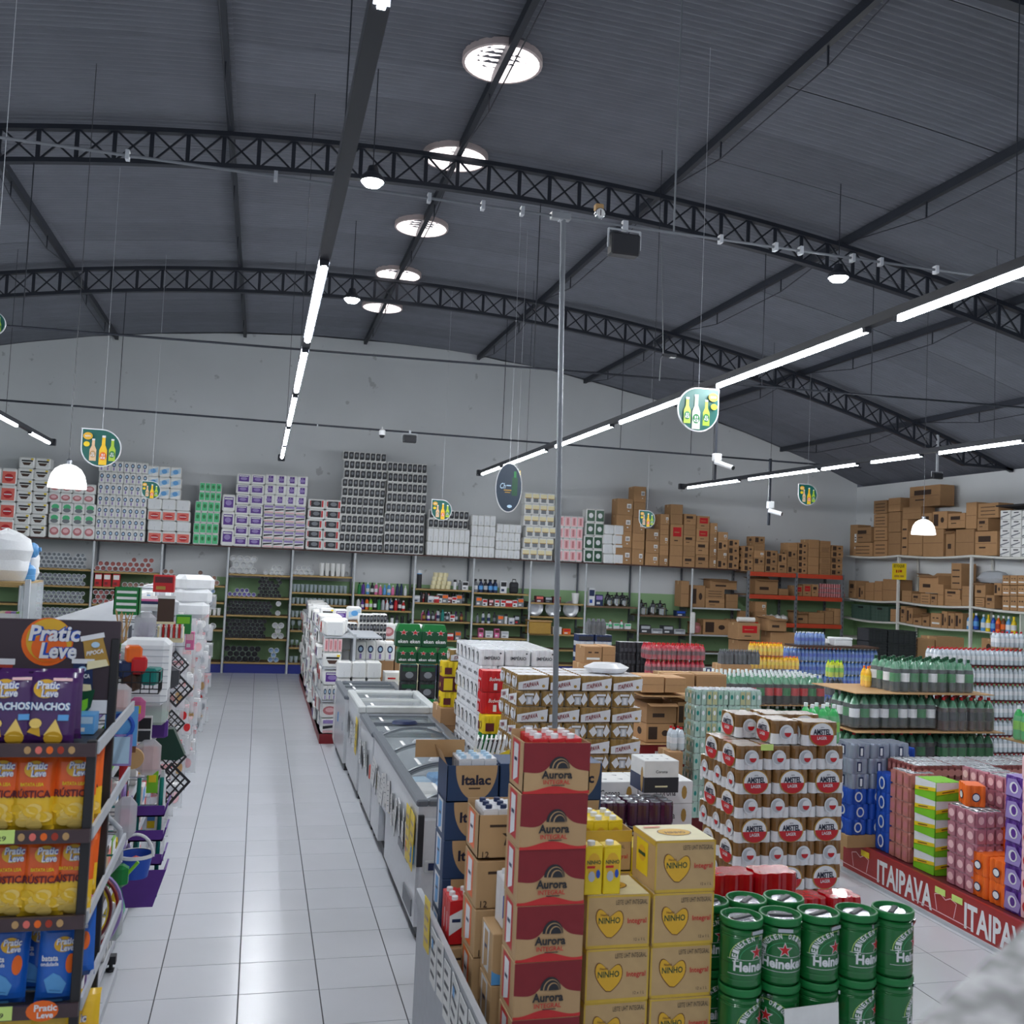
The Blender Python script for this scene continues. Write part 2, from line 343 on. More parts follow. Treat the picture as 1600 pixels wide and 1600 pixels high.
# ---- conduits hung from the trusses
M('galvanised', (158, 162, 166), .4, .6); M('pole_grey', (128, 132, 138), .45, .3)
def conduit(Y, a, b, label, mat='truss_paint', r=.016, clips=(), rods=()):
    p, q = at(*a, Y=Y), at(*b, Y=Y); t = thing('conduit', p, label, 'pipe')
    put('pipe', MB().tube((0, 0, 0), q - p, r, mat, 8), parent=t)
    for u in clips:
        k = (u - a[0]) / (b[0] - a[0]); c = (q - p) * k
        put('cable_clip', MB().box(c.x - .012, c.x + .012, -.025, .025, c.z - .03, c.z + .03, 'light_grey'), parent=t)
    for u in rods:
        k = (u - a[0]) / (b[0] - a[0]); c = (q - p) * k
        put('hanger_rod', MB().tube(c, (c.x, 0, roofz(p.x + c.x) - .56 - p.z), .007, mat, 5), parent=t)
    return t
conduit(6.5, (-40, 209), (1640, 447), 'grey conduit with cable clips held up by the tall steel pole', 'grey', .010, (148, 343, 560, 640, 700, 760, 1022, 1117, 1162, 1256, 1308, 1413), (943,))
conduit(12.4, (-40, 505), (1640, 640), 'thin dark conduit hanging from the middle truss', 'truss_paint', .014, (), (17, 717, 1093, 1290))
conduit(18.3, (-40, 622), (1345, 731), 'dark conduit hanging across in front of the white gable wall', 'truss_paint', .018, (85, 425), (146, 709, 1028, 905))
p0 = at(873, 1215, Y=6.5); p1 = at(880, 340, Y=6.5)
t = thing('pole', (p0.x, 6.5, 0), 'tall slim galvanised steel pole rising among the drinks', 'pole')
put('shaft', MB().tube((0, 0, 0), (p1.x - p0.x, 0, p1.z), .0195, 'pole_grey', 12), parent=t)
put('base_plate', MB().box(-.1, .1, -.1, .1, 0, .015, 'galvanised', .003), parent=t)
put('top_bracket', MB().box(-.09, .05, -.03, .03, -.02, .03, 'galvanised', .004), (p1.x - p0.x, 0, p1.z), parent=t)
def flood(u, v, Y, w, h, lab, up=.075):
    p = at(u, v, Y=Y); t = thing('floodlight', p, lab, 'floodlight')
    put('housing', MB().box(-w / 2, w / 2, -.05, .05, -h / 2, h / 2, 'soft_black', .012), parent=t)
    for k in range(9): put('cooling_fin', MB().box(-w / 2 + w * (k + .7) / 10, -w / 2 + w * (k + 1) / 10, .05, .08, -h * .4, h * .4, 'soft_black'), parent=t)
    put('bracket', MB().path([(-w / 2 - .012, 0, -.02), (-w / 2 - .012, 0, h / 2 + .035), (w / 2 + .012, 0, h / 2 + .035), (w / 2 + .012, 0, -.02)], .008, 'light_grey', 6), parent=t)
    put('mount', MB().box(-.02, .02, -.02, .02, h / 2 + .03, h / 2 + up, 'light_grey'), parent=t)
flood(975, 384, 6.5, .215, .155, 'black floodlight with pale bracket hung under the front conduit', .1)
flood(640, 686, 18.3, .25, .14, 'black floodlight on the conduit before the gable wall', .09)
flood(1464, 744, 18.3, .25, .12, 'black floodlight hanging by the right end of the truss', .9)
p = at(937, 334, Y=6.46); t = thing('pressure_gauge', p, 'round white gauge on brass fitting below a thin ceiling rod', 'gauge')
put('dial', MB().lathe([(.032, 0), (.032, .02), (0, .022)], 'paper', 16), parent=t, rot=(PI / 2, 0, 0))
put('rim', MB().lathe([(.037, -.012), (.037, .018), (.032, .021)], 'chrome', 16, caps=False), parent=t, rot=(PI / 2, 0, 0))
put('fitting', MB().box(-.03, .03, .0, .05, .03, .075, 'tan', .005), parent=t)
put('needle', MB().box(-.003, .003, -.026, -.024, -.02, .022, 'black'), parent=t)
# ---- security cameras
def bullet(u, v, Y, s, lab, post):
    p = at(u, v, Y=Y); t = thing('security_camera', p, lab, 'camera')
    put('body', MB().tube((-.1 * s, .05, .03), (.12 * s, -.12, -.04), .05 * s, 'white', 12), parent=t)
    put('lens', MB().tube((.118 * s, -.118, -.039), (.13 * s, -.13, -.043), .042 * s, 'black', 12), parent=t)
    put('junction_box', MB().box(-.12 * s, .04 * s, .04, .12, .08 * s, .24 * s, 'white', .01), parent=t)
    put('bracket', MB().tube((-.05 * s, .06, .02), (-.05 * s, .06, .1 * s), .02, 'white', 8), parent=t)
    put('mounting_post', MB().box(-.07 * s, -.02 * s, .1, .15, -.3 * s, post, 'truss_paint'), parent=t)
_pc = at(1120, 600, Z=4.68); bullet(1128, 726, _pc.y - .1, .5, 'white bullet camera on a dark drop post below the leaf banner', 4.7 - at(1128, 726, Y=_pc.y).z)
bullet(1209, 800, 18.18, .9, 'small white bullet camera on a bent conduit above the orange rack', at(1209, 718, Y=18.3).z - at(1209, 800, Y=18.3).z + .02)
p = at(597, 680, Y=18.3); t = thing('security_camera', p, 'white dome camera beside the floodlight on the conduit', 'camera')
put('housing', MB().lathe([(.06, .0), (.06, .09), (.03, .11), (0, .11)], 'white', 14).tube((0, 0, .1), (0, 0, .16), .012, 'white'), parent=t)
put('dome', MB().lathe([(0, -.055), (.035, -.045), (.055, 0)], 'black', 14), parent=t)
p = at(1047, 556, Y=12.2); t = thing('emergency_light', p, 'small dark lamp on a thin bent rod below the truss', 'lamp')
put('head', MB().box(-.11, .08, -.04, .04, -.02, .02, 'dark_grey', .006), parent=t); put('lens', MB().box(.0, .07, -.03, .03, -.026, -.02, 'paper'), parent=t)
put('rod', MB().path([(-.14, 0, -.35), (-.13, 0, -.05), (-.1, 0, 0), (-.1, .2, 1.6)], .007, 'galvanised', 5), parent=t)
# ================================================================ small goods, built once and shared
def disc_end(T=None): return Matrix.Rotation(PI / 2, 4, 'X')
LIE = Matrix.Rotation(PI / 2, 4, 'X')            # lathe axis (z) turned to point at the aisle (-y)
def cup_end(body, rim, inner, n=12):
    """a cup lying down, open end to the aisle; radius 1, length 2"""
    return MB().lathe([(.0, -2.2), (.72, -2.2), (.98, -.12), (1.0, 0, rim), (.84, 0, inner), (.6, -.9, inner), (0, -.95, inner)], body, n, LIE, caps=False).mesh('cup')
def tumbler(body, rim): return MB().lathe([(.0, .06), (.74, .0), (.78, .1), (1., 2.4, rim), (.9, 2.4), (.7, .25), (0, .22)], body, 10, caps=False).mesh('tumbler')
def bottle_mesh(body, cap, label=None, shape=0):
    p = {0: [(.0, 0), (.95, 0), (1., .15), (1., 1.1, label or body), (1., 2.6), (.95, 3.6), (.45, 4.4, cap), (.5, 4.4, cap), (.5, 5.1, cap), (0, 5.1)],       # sports bottle
         1: [(.0, 0), (.9, 0), (1., .2), (1., .9, label or body), (1., 2.2), (.8, 2.9), (.35, 3.4), (.35, 3.7, cap), (.42, 3.7, cap), (.42, 4.3, cap), (0, 4.3)],
         2: [(.0, 0), (1., 0), (1., 3.4, label or body), (1., 3.6, cap), (.9, 4.4, cap), (0, 4.5)],                                                  # flask
         3: [(.0, 0), (.8, 0), (1., .5), (1., 1.5, cap), (.7, 2.1, cap), (.5, 2.3, cap), (.2, 2.5, cap), (.2, 2.9, cap), (0, 2.9)]}[shape]
    return MB().lathe(p, body, 10, caps=False).mesh('bottle')
def goblet(): return MB().lathe([(.0, 0), (.7, .0), (.7, .06), (.1, .2), (.1, 1.2), (.6, 1.5), (.8, 2.2), (.72, 3.), (.66, 3.), (.6, 2.), (0, 1.4)], 'clear_glass', 10, caps=False).mesh('goblet')
def carton_mesh(style):
    mb = MB().box(-.5, .5, -.5, .5, 0, 1, 'carton', (.012, .012, .012)); f = front(mb, -.5, -.5, 0, .004); l = lside(mb, -.5, .5, 0, .004)
    f.rect(.03, .97, .488, .512, 'carton_dark') if style in (0, 2) else None
    mb.box(-.505, .505, -.06, .06, .985, 1.004, 'carton_tape')
    l.rect(.44, .56, .86, .99, 'carton_tape')
    if style == 1: f.rect(.60, .88, .42, .70, 'paper'); f.rect(.65, .83, .48, .52, 'carton_print'); f.rect(.65, .83, .56, .6, 'carton_print'); f.rect(.66, .76, .22, .28, 'paper')
    if style == 2: f.rect(.16, .72, .56, .80, 'carton_print'); f.rect(.2, .5, .3, .36, 'carton_print')
    if style == 3: f.rect(.2, .86, .42, .86, 'red'); f.rect(.3, .7, .6, .64, 'carton'); f.rect(.3, .6, .2, .25, 'carton_print')
    if style == 4:
        for k in range(3): f.rect(.14, .86, .2 + .25 * k, .25 + .25 * k, 'carton_print')
        l.rect(.1, .9, .3, .36, 'carton_print')
    if style == 5: f.rect(.08, .4, .16, .84, 'carton_print'); f.ell(.68, .5, .12, .16, 'carton_print'); l.ell(.5, .5, .16, .2, 'carton_print')
    if style == 6: f.rect(.12, .88, .24, .36, 'paper'); f.rect(.2, .4, .62, .7, 'carton_print'); f.rect(.56, .8, .62, .7, 'carton_print')
    return mb.mesh('carton')
CT = [carton_mesh(k) for k in range(7)]
def open_carton_mesh():
    mb = MB(); t = .02
    for a in ((-.5, .5, -.5, -.5 + t, 0, 1), (-.5, .5, .5 - t, .5, 0, 1), (-.5, -.5 + t, -.5 + t, .5 - t, 0, 1), (.5 - t, .5, -.5 + t, .5 - t, 0, 1), (-.5, .5, -.5, .5, 0, t)): mb.box(*a, 'carton')
    mb.add([(-.5, -.5, 1), (.5, -.5, 1), (.46, -.72, .9), (-.46, -.72, .9)], [(0, 1, 2, 3)], 'carton'); mb.add([(-.5, .5, 1), (.5, .5, 1), (.46, .68, 1.16), (-.46, .68, 1.16)], [(0, 1, 2, 3)], 'carton')
    mb.add([(-.5, -.5, 1), (-.5, .5, 1), (-.74, .46, 1.1), (-.74, -.46, 1.1)], [(0, 1, 2, 3)], 'carton_dark')
    f = front(mb, -.5, -.5, 0, .004); f.rect(.2, .6, .3, .5, 'carton_print')
    return mb.mesh('open_carton')
OCT = open_carton_mesh()
CARTON_LOOK = ['plain brown', 'stickered brown', 'dark-printed brown', 'red-printed brown', 'striped brown', 'dot-printed brown', 'white-banded brown']
def carton(x0, x1, y0, depth, z0, z1, style, where, group, rz=0., name='cardboard_box'):
    me = OCT if style == 9 else CT[style]; look = 'open brown' if style == 9 else CARTON_LOOK[style]
    return put(name, me, ((x0 + x1) / 2, y0 + depth / 2, z0), '%s cardboard box %s' % (look, where), 'box', group, rz, (x1 - x0, depth, z1 - z0))
def small_box_mesh(body, a, b):
    mb = MB().box(-.5, .5, -.5, .5, 0, 1, body, (.02, .02, .02)); f = front(mb, -.5, -.5, 0, .006)
    f.rect(.08, .92, .55, .9, a); f.rect(.15, .6, .15, .35, b); return mb.mesh('small_box')

# ================================================================ shelving along the back wall
PX = [-5.05 + 1.437 * k for k in range(-1, 13)]
YF = 23.5
TOPZ = 2.89
LV = {-1: [888, 914, 942, 968, 1034], 0: [888, 914.6, 942, 968, 1034], 1: [894, 918, 945, 972, 1034], 2: [914, 940, 961, 983, 1034], 3: [898, 933.5, 961.7, 998, 1035],
      4: [900, 926.6, 945, 966, 986, 1012.6, 1036.6], 5: [930, 953.7, 978, 1005, 1036], 6: [921, 942.5, 971, 1000, 1037], 7: [927, 947.5, 975, 997, 1037],
      8: [942.5, 963.8, 991, 1015, 1038], 9: [947.5, 982.5, 1010, 1039], 10: [962, 990, 1015, 1040], 11: [950, 992, 1020, 1042]}
UM = [0, 93, 203, 310, 412, 510, 605, 697, 785, 871, 955, 1036, 1117]
ZL = {k: [round(at(UM[k + 1] if k >= 0 else 0, v, Y=YF).z, 3) for v in vs] for k, vs in LV.items()}
M('shelf_board', (112, 88, 66), .6, var=.1, rnd=.08); M('shelf_edge', (168, 138, 84), .5, rnd=.1); M('top_board', (74, 46, 42), .6); M('plinth_blue', (34, 46, 132), .5)
BAYNAME = {-1: 'stacked clear cups at the far left end', 0: 'rows of clear cups', 1: 'reddish cups and three red boxes', 2: 'amber cups and white bowls', 3: 'piles of black cups', 4: 'rows of drinking glasses',
           5: 'colourful drink bottles', 6: 'cream jars and perfumes', 7: 'black bags and small boxes', 8: 'round metal pans', 9: 'purple boxes and kettles', 10: 'steel pots', 11: 'brown cartons beside the orange rack'}
M('upright_perf', (92, 96, 104), .5)
for k in range(-1, 12):
    x0, x1 = PX[k + 1], PX[k + 2]
    t = thing('shelving_unit', (x0, YF, 0), 'wall shelving bay holding ' + BAYNAME[k], 'shelf', 'back wall shelving bays')
    w = x1 - x0
    put('front_post', MB().tube((.03, -.03, 0), (.03, -.03, TOPZ - .03), .026, 'post_paint', 10), parent=t)
    mb = MB().box(.005, .045, .62, .66, 0, TOPZ - .03, 'upright_perf'); put('rear_upright', mb, parent=t)
    put('shelf_board', MB().box(.002, w - .002, -.06, .66, TOPZ - .03, TOPZ, 'top_board'), parent=t)
    for z in ZL[k]:
        if z > .1:
            s = put('shelf_board', MB().box(.058, w - .004, .0, .61, z - .028, z, 'shelf_board'), parent=t)
            put('price_edge', MB().box(.058, w - .004, -.008, .0, z - .04, z, 'shelf_edge' if k < 9 else 'post_paint' if k == 11 else 'shelf_board'), parent=s)
    put('plinth', MB().box(.058, w - .002, .02, .05, 0, ZL[k][-1] - .03, 'plinth_blue'), parent=t)
    for z in ZL[k][:-1]:
        put('bracket', MB().prism([(0, 0), (0, -.02), (.0, -.14), (.005, -.14), (.01, 0)], .2, .62, 'upright_perf'), (.0, 0, z - .03), parent=t)

# ---- what lies on those shelves
def pile(k, lev, a, b, dia, rows, me, name, label, cat, group, taper=0, y=.02, squash=1.):
    """cups lying in heaped rows across the part a..b (0 to 1) of bay k"""
    x0, x1 = PX[k + 1] + .06 + (1.437 - .12) * a, PX[k + 1] + .06 + (1.437 - .12) * b
    z = ZL[k][lev]; n = max(1, int((x1 - x0) / (dia * 1.01)))
    for r in range(rows):
        for i in range(n - (r % 2)):
            if taper and r and random.random() < taper * r: continue
            x = x0 + dia * (i + .5 + .5 * (r % 2)) + J(.004)
            put(name, me, (x, YF + y + J(.01), z + dia * .5 + r * dia * .86), label, cat, group, scale=(dia / 2 * .98, min(dia / 2, .2), dia / 2 * .98), rot=(0, random.uniform(0, 6), 0))
def row(k, lev, a, b, items, step, name, label, cat, group=None, rows=1, y=.1, fill=1.):
    """things standing side by side; items: (mesh, scale) or (mesh, sx, sy, sz)"""
    x0, x1 = PX[k + 1] + .06 + (1.437 - .12) * a, PX[k + 1] + .06 + (1.437 - .12) * b
    n = max(1, int((x1 - x0) / step))
    for r in range(rows):
        for i in range(n):
            if random.random() > fill: continue
            it = items[(i + r) % len(items)] if len(items) < 4 else random.choice(items)
            sc = it[1] if len(it) == 2 else it[1:]
            put(name, it[0], (x0 + step * (i + .5) + J(.006), YF + y + r * .13 + J(.01), ZL[k][lev]), label, cat, group, scale=sc)
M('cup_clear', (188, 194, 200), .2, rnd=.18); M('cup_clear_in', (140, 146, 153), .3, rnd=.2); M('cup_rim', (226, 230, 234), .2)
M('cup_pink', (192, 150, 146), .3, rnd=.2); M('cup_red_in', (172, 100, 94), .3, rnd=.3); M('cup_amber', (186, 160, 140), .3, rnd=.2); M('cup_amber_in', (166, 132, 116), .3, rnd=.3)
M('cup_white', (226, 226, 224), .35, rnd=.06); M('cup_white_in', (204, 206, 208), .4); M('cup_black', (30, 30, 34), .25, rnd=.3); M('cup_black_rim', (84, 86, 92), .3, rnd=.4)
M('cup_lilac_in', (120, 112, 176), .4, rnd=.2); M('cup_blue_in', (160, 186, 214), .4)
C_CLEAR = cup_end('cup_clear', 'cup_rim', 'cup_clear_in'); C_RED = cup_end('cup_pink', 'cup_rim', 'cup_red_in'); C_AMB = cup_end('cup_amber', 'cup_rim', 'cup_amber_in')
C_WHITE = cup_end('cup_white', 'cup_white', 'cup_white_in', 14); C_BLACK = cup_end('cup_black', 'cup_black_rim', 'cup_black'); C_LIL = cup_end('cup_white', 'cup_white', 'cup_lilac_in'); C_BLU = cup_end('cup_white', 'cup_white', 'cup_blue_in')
for lv, rows in ((0, 4), (1, 3), (2, 3), (3, 3)):
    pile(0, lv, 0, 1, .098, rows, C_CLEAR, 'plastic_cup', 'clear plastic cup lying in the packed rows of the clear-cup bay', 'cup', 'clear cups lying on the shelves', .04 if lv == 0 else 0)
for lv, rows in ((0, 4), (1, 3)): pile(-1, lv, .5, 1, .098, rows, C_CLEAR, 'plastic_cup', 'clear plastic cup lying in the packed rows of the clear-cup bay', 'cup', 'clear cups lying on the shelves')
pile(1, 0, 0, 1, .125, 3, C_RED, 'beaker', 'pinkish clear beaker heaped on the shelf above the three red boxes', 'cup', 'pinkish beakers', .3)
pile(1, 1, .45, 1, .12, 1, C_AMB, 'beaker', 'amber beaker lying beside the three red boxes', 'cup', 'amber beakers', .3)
row(1, 1, .0, .44, [(small_box_mesh('red', 'paper', 'dark_red'), .15, .12, .29)], .185, 'storage_tin', 'tall red and white box standing on the cup shelf', 'box', 'three red boxes')
pile(1, 2, 0, 1, .115, 3, C_RED, 'beaker', 'pinkish clear beaker on the shelf below the three red boxes', 'cup', 'pinkish beakers below the boxes', .1)
pile(1, 3, 0, 1, .115, 3, C_RED, 'beaker', 'pinkish clear beaker on the lowest cup shelf', 'cup', 'pinkish beakers low', .1)
pile(2, 0, 0, 1, .125, 3, C_AMB, 'beaker', 'amber tinted beaker heaped on the bay right of the red boxes', 'cup', 'amber tinted beakers', .22)
pile(2, 1, .3, .9, .11, 3, C_BLU, 'bowl', 'white and pale blue bowl stacked sideways beside the black cups', 'bowl', 'pale blue bowls', .15)
pile(2, 2, .3, .62, .12, 2, C_WHITE, 'bowl', 'white bowl lying beside upright white cups', 'bowl', 'white bowls beside cups')
row(2, 2, .62, 1, [(tumbler('cup_white', 'cup_white'), .045, .045, .07)], .1, 'plastic_cup', 'upright white cup beside lying white bowls', 'cup', 'upright white cups low')
pile(2, 3, .25, 1, .15, 2, C_WHITE, 'bowl', 'white bowl on the shelf above the dark storage boxes', 'bowl', 'white bowls low', .1)
row(2, 4, .3, .6, [(small_box_mesh('grey', 'light_grey', 'dark_grey'), .22, .3, .42)], .26, 'storage_box', 'grey storage box on the lowest shelf', 'box')
row(2, 4, .62, 1, [(small_box_mesh('black', 'dark_grey', 'dark_grey'), .3, .3, .5)], .36, 'storage_box', 'black storage box on the lowest shelf beside black cups', 'box')
pile(3, 0, 0, .58, .155, 3, C_WHITE, 'tub', 'white lidded tub lying in the heap above the black cups', 'tub', 'white tubs', .08)
pile(3, 0, .58, 1, .12, 2, C_WHITE, 'tub', 'small white tub lying at the end of the tub heap', 'tub', 'small white tubs', .1)
pile(3, 1, 0, .5, .105, 2, C_LIL, 'bowl', 'white bowl with lilac inside heaped beside black cups', 'bowl', 'lilac bowls', .1)
pile(3, 1, .5, .92, .09, 6, C_BLACK, 'plastic_cup', 'black cup in the heap below the white tubs', 'cup', 'black cups upper', .05)
pile(3, 2, 0, .8, .092, 4, C_BLACK, 'plastic_cup', 'black cup packed on the shelf left of six white bowls', 'cup', 'black cups upper middle')
pile(3, 2, .82, 1, .125, 3, C_WHITE, 'bowl', 'white bowl in the small stack beside packed black cups', 'bowl', 'white bowls beside black cups')
pile(3, 3, 0, .74, .1, 5, C_BLACK, 'plastic_cup', 'black cup packed on the shelf left of five white bowls', 'cup', 'black cups lower middle')
pile(3, 3, .78, 1, .14, 3, C_WHITE, 'bowl', 'white bowl in the pyramid beside black cups', 'bowl', 'white bowl pyramid', .15)
pile(3, 4, 0, .72, .135, 3, C_BLACK, 'bowl', 'black bowl heaped on the lowest shelf', 'bowl', 'black bowls', .1)
pile(3, 4, .74, 1, .125, 3, C_BLU, 'bowl', 'white oval dish standing on the lowest shelf beside black bowls', 'bowl', 'white oval dishes')
TB = tumbler('clear_glass', 'cup_rim'); TW = tumbler('cup_white', 'cup_white'); GB = goblet()
pile(4, 0, 0, .45, .12, 2, C_WHITE, 'tub', 'small white tub beside upright white cups', 'tub', 'white tubs beside cups')
pile(4, 0, .0, .22, .12, 3, C_WHITE, 'tub', 'small white tub beside upright white cups', 'tub', 'white tubs beside cups', .9)
row(4, 0, .45, 1, [(TW, .058, .058, .125)], .125, 'plastic_cup', 'tall upright white cup on the white tub shelf', 'cup', 'tall white cups')
pile(4, 0, .5, 1, .13, 1, C_WHITE, 'tub', 'white tub lying behind the tall white cups', 'tub', 'white tubs behind cups', y=.3)
for lv, sc in ((1, (.045, .045, .075)), (2, (.042, .042, .058)), (3, (.042, .042, .06))):
    row(4, lv, 0, 1, [(TB, *sc)], .098, 'drinking_glass', 'clear drinking glass in the long glassware rows', 'glass', 'drinking glasses', 2)
row(4, 4, 0, 1, [(GB, .06, .06, .075)], .14, 'stemmed_glass', 'clear stemmed glass on the middle glassware shelf', 'glass', 'stemmed glasses')
row(4, 5, 0, 1, [(GB, .05, .05, .055)], .12, 'stemmed_glass', 'short clear stemmed glass on the low glassware shelf', 'glass', 'short stemmed glasses')
row(4, 6, 0, 1, [(TB, .05, .05, .06)], .12, 'drinking_glass', 'clear drinking glass on the lowest glassware shelf', 'glass', 'drinking glasses low')
cols = ['pink', 'purple', 'teal', 'green', 'navy', 'lime', 'white', 'light_grey', 'black', 'orange', 'red', 'pale_pink', 'sky']
BT = [(bottle_mesh(c, random.choice(['black', 'white', c]), random.choice([None, 'white', c]), s), .042, .042, .055 + .012 * (s == 2)) for c in cols for s in (0, 1)]
BTD = [(bottle_mesh(c, 'black', l, s), .04, .04, .055) for c, l, s in (('soft_black', 'grey', 0), ('dark_grey', 'light_grey', 1), ('grey', None, 1), ('maroon', 'gold', 1), ('white', 'black', 2), ('black', None, 2), ('light_grey', 'navy', 0))]
row(5, 0, .05, 1, BT, .1, 'drink_bottle', 'colourful drink bottle on the upper bottle shelf', 'bottle', 'colourful bottles upper', 1)
row(5, 0, .1, .5, [(tumbler('clear_glass', 'green'), .05, .05, .09)], .14, 'plastic_jar', 'green tinted jar among the colourful bottles', 'jar', 'green jars', 1, .3)
row(5, 1, .05, 1, BT, .098, 'drink_bottle', 'colourful drink bottle on the lower bottle shelf', 'bottle', 'colourful bottles lower', 2)
row(5, 2, .3, 1, BTD, .12, 'drink_bottle', 'dull drink bottle half hidden behind paper packs', 'bottle', 'dull bottles', 1)
SB = [(small_box_mesh(a, b, c), .12 + .03 * (i % 3), .14, .16 + .05 * (i % 2)) for i, (a, b, c) in enumerate((('white', 'red', 'black'), ('white', 'black', 'grey'), ('red', 'white', 'dark_red'), ('soft_black', 'light_grey', 'red'), ('light_grey', 'white', 'navy'), ('salmon', 'white', 'red'), ('maroon', 'pale_pink', 'white'), ('grey', 'orange', 'white')))]
row(6, 0, .02, .26, [(bottle_mesh('soft_black', 'white', 'sky', 2), .062, .062, .1)], .16, 'flask', 'black flask with pale lid beside the cream jars', 'flask', 'black flasks')
CJ = MB().lathe([(.0, 0), (.9, 0), (1., .15), (1., 1.1, 'white'), (1.02, 1.1, 'cream'), (1.02, 1.6, 'cream'), (0, 1.62)], 'cream', 12, caps=False).mesh('jar')
for r, n in enumerate((4, 4, 3, 3)):
    for i in range(n): put('cream_jar', CJ, (PX[7] + .5 + .125 * (i + .0) + .02 * r, YF + .12, ZL[6][0] + r * .1), 'cream coloured round jar in the tall jar stack', 'jar', 'stack of cream jars', scale=.06)
row(6, 0, .70, 1, SB[1:2] + BTD, .12, 'perfume_box', 'slim toiletry pack right of the cream jars', 'toiletry', 'toiletries beside jars')
row(6, 1, 0, 1, BTD + SB, .115, 'toiletry_bottle', 'small toiletry on the shelf under the cream jars', 'toiletry', 'toiletries under jars', 2)
row(6, 2, .15, 1, BT[:6] + BTD + SB[:2], .115, 'toiletry_bottle', 'small toiletry on the third shelf above the green beer packs', 'toiletry', 'toiletries above beer', 2)
row(6, 3, 0, 1, SB, .2, 'gift_box', 'small pink or grey box just above the green beer packs', 'box', 'boxes above beer', 1, .08)
row(7, 0, .0, .5, [(bottle_mesh(c, 'black', l, 1), .055, .055, .075) for c, l in (('navy', 'sky'), ('grey', 'white'), ('soft_black', 'light_grey'), ('light_grey', 'blue'))], .125, 'thermos', 'dark thermos bottle left of the black bags', 'thermos', 'dark thermos bottles', 2)
row(7, 0, .5, .64, [(small_box_mesh('white', 'black', 'navy'), .16, .12, .3)], .18, 'blender_box', 'white boxed appliance beside black bags', 'box')
BG = MB().box(-.5, .5, -.4, .4, 0, .85, 'soft_black', (.12, .1, .12)).path([(-.25, 0, .84), (-.2, 0, 1.05), (.2, 0, 1.05), (.25, 0, .84)], .04, 'black').box(-.36, .36, -.44, -.38, .1, .5, 'black', .03).mesh('bag')
row(7, 0, .7, 1, [(BG, .2, .2, .33)], .2, 'black_bag', 'black lunch bag with loop handle on the shelf', 'bag', 'black lunch bags')
row(7, 1, .05, 1, SB, .15, 'cosmetic_box', 'small red or white box under the black bags', 'box', 'boxes under black bags', 1, .05)
row(7, 2, .05, 1, BTD + SB, .14, 'cosmetic_box', 'small packed ware on the third shelf below the black bags', 'box', 'packed ware lower', 1, .05)
row(7, 3, .1, .8, [(small_box_mesh('pink', 'maroon', 'white'), .12, .14, .22), (small_box_mesh('white', 'light_grey', 'grey'), .18, .14, .16)], .2, 'gift_box', 'pink or white box above the white beer packs', 'box', 'boxes above white packs')
PAN = MB().lathe([(0, -.12), (.55, -.1), (.85, -.02), (1., .1), (1.03, .1), (.86, -.06), (.5, -.16), (0, -.17)], 'tin', 18, LIE, caps=False).mesh('pan')
for i in range(3): put('metal_pan', PAN, (PX[9] + .22 + .46 * i, YF + .12, ZL[8][1] + .2), 'round shiny metal pan standing on edge', 'pan', 'round metal pans', scale=.2)
row(8, 0, .1, .7, [(small_box_mesh('maroon', 'salmon', 'white'), .2, .2, .16), (small_box_mesh('soft_black', 'light_grey', 'grey'), .18, .2, .14)], .22, 'boxed_ware', 'dark or red boxed ware above the round pans', 'box', 'boxed ware above pans')
row(8, 0, .82, 1, [(tumbler('cup_white', 'cup_white'), .1, .1, .11)], .2, 'white_pot', 'white pot on the shelf above the round pans', 'pot')
put('yellow_crate', MB().box(-.28, .28, -.2, .2, 0, .3, 'gold', .02).box(-.3, .3, -.22, .22, .3, .34, 'tan', .01), (PX[9] + .3, YF + .05, ZL[8][2]), 'mustard yellow crate under the round pans', 'crate')
row(8, 2, .45, 1, [(small_box_mesh('paper', 'white', 'grey'), .22, .2, .18), (small_box_mesh('orange', 'red', 'white'), .2, .18, .14)], .26, 'plate_box', 'white or orange box beside the mustard crate', 'box', 'boxes beside crate')
row(9, 0, .05, .38, [(small_box_mesh('white', 'navy', 'blue'), .16, .14, .44), (small_box_mesh('navy', 'lilac', 'white'), .2, .14, .28)], .2, 'appliance_box', 'purple and white appliance box on green-backed shelf', 'box', 'purple appliance boxes')
KT = MB().lathe([(.0, 0), (.8, 0), (1., .4), (1., 1.2, 'chrome'), (.6, 1.7, 'black'), (.2, 1.9, 'black'), (.22, 2.2, 'black'), (0, 2.25)], 'chrome', 12, caps=False).path([(.9, 0, .5), (1.5, 0, 1.), (1.4, 0, 1.7), (.7, 0, 1.6)], .12, 'black').mesh('kettle')
row(9, 0, .42, 1, [(KT, .09, .09, .13), (KT, .1, .1, .16)], .2, 'kettle', 'steel kettle with black lid on green-backed shelf', 'kettle', 'steel kettles', 2, .1)
row(9, 1, .25, 1, [(bottle_mesh('white', 'red', 'mint', 1), .05, .05, .05), (small_box_mesh('white', 'mint', 'white'), .16, .14, .14)], .15, 'kitchen_jar', 'white or mint kitchen jar under the kettles', 'jar', 'kitchen jars')
POT = MB().lathe([(.0, 0), (.95, 0), (1., .15), (1., 1.1), (1.04, 1.1, 'chrome'), (.9, 1.2, 'chrome'), (.3, 1.35, 'black'), (.2, 1.55, 'black'), (0, 1.55)], 'chrome', 14, caps=False).box(-1.35, -.98, -.15, .15, .75, .9, 'black').box(.98, 1.35, -.15, .15, .75, .9, 'black').mesh('pot')
row(10, 0, .02, .74, [(POT, .12, .12, .16), (KT, .1, .1, .17)], .26, 'cooking_pot', 'shiny steel pot with black knob on green-backed shelf', 'pot', 'steel pots', 2, .14)
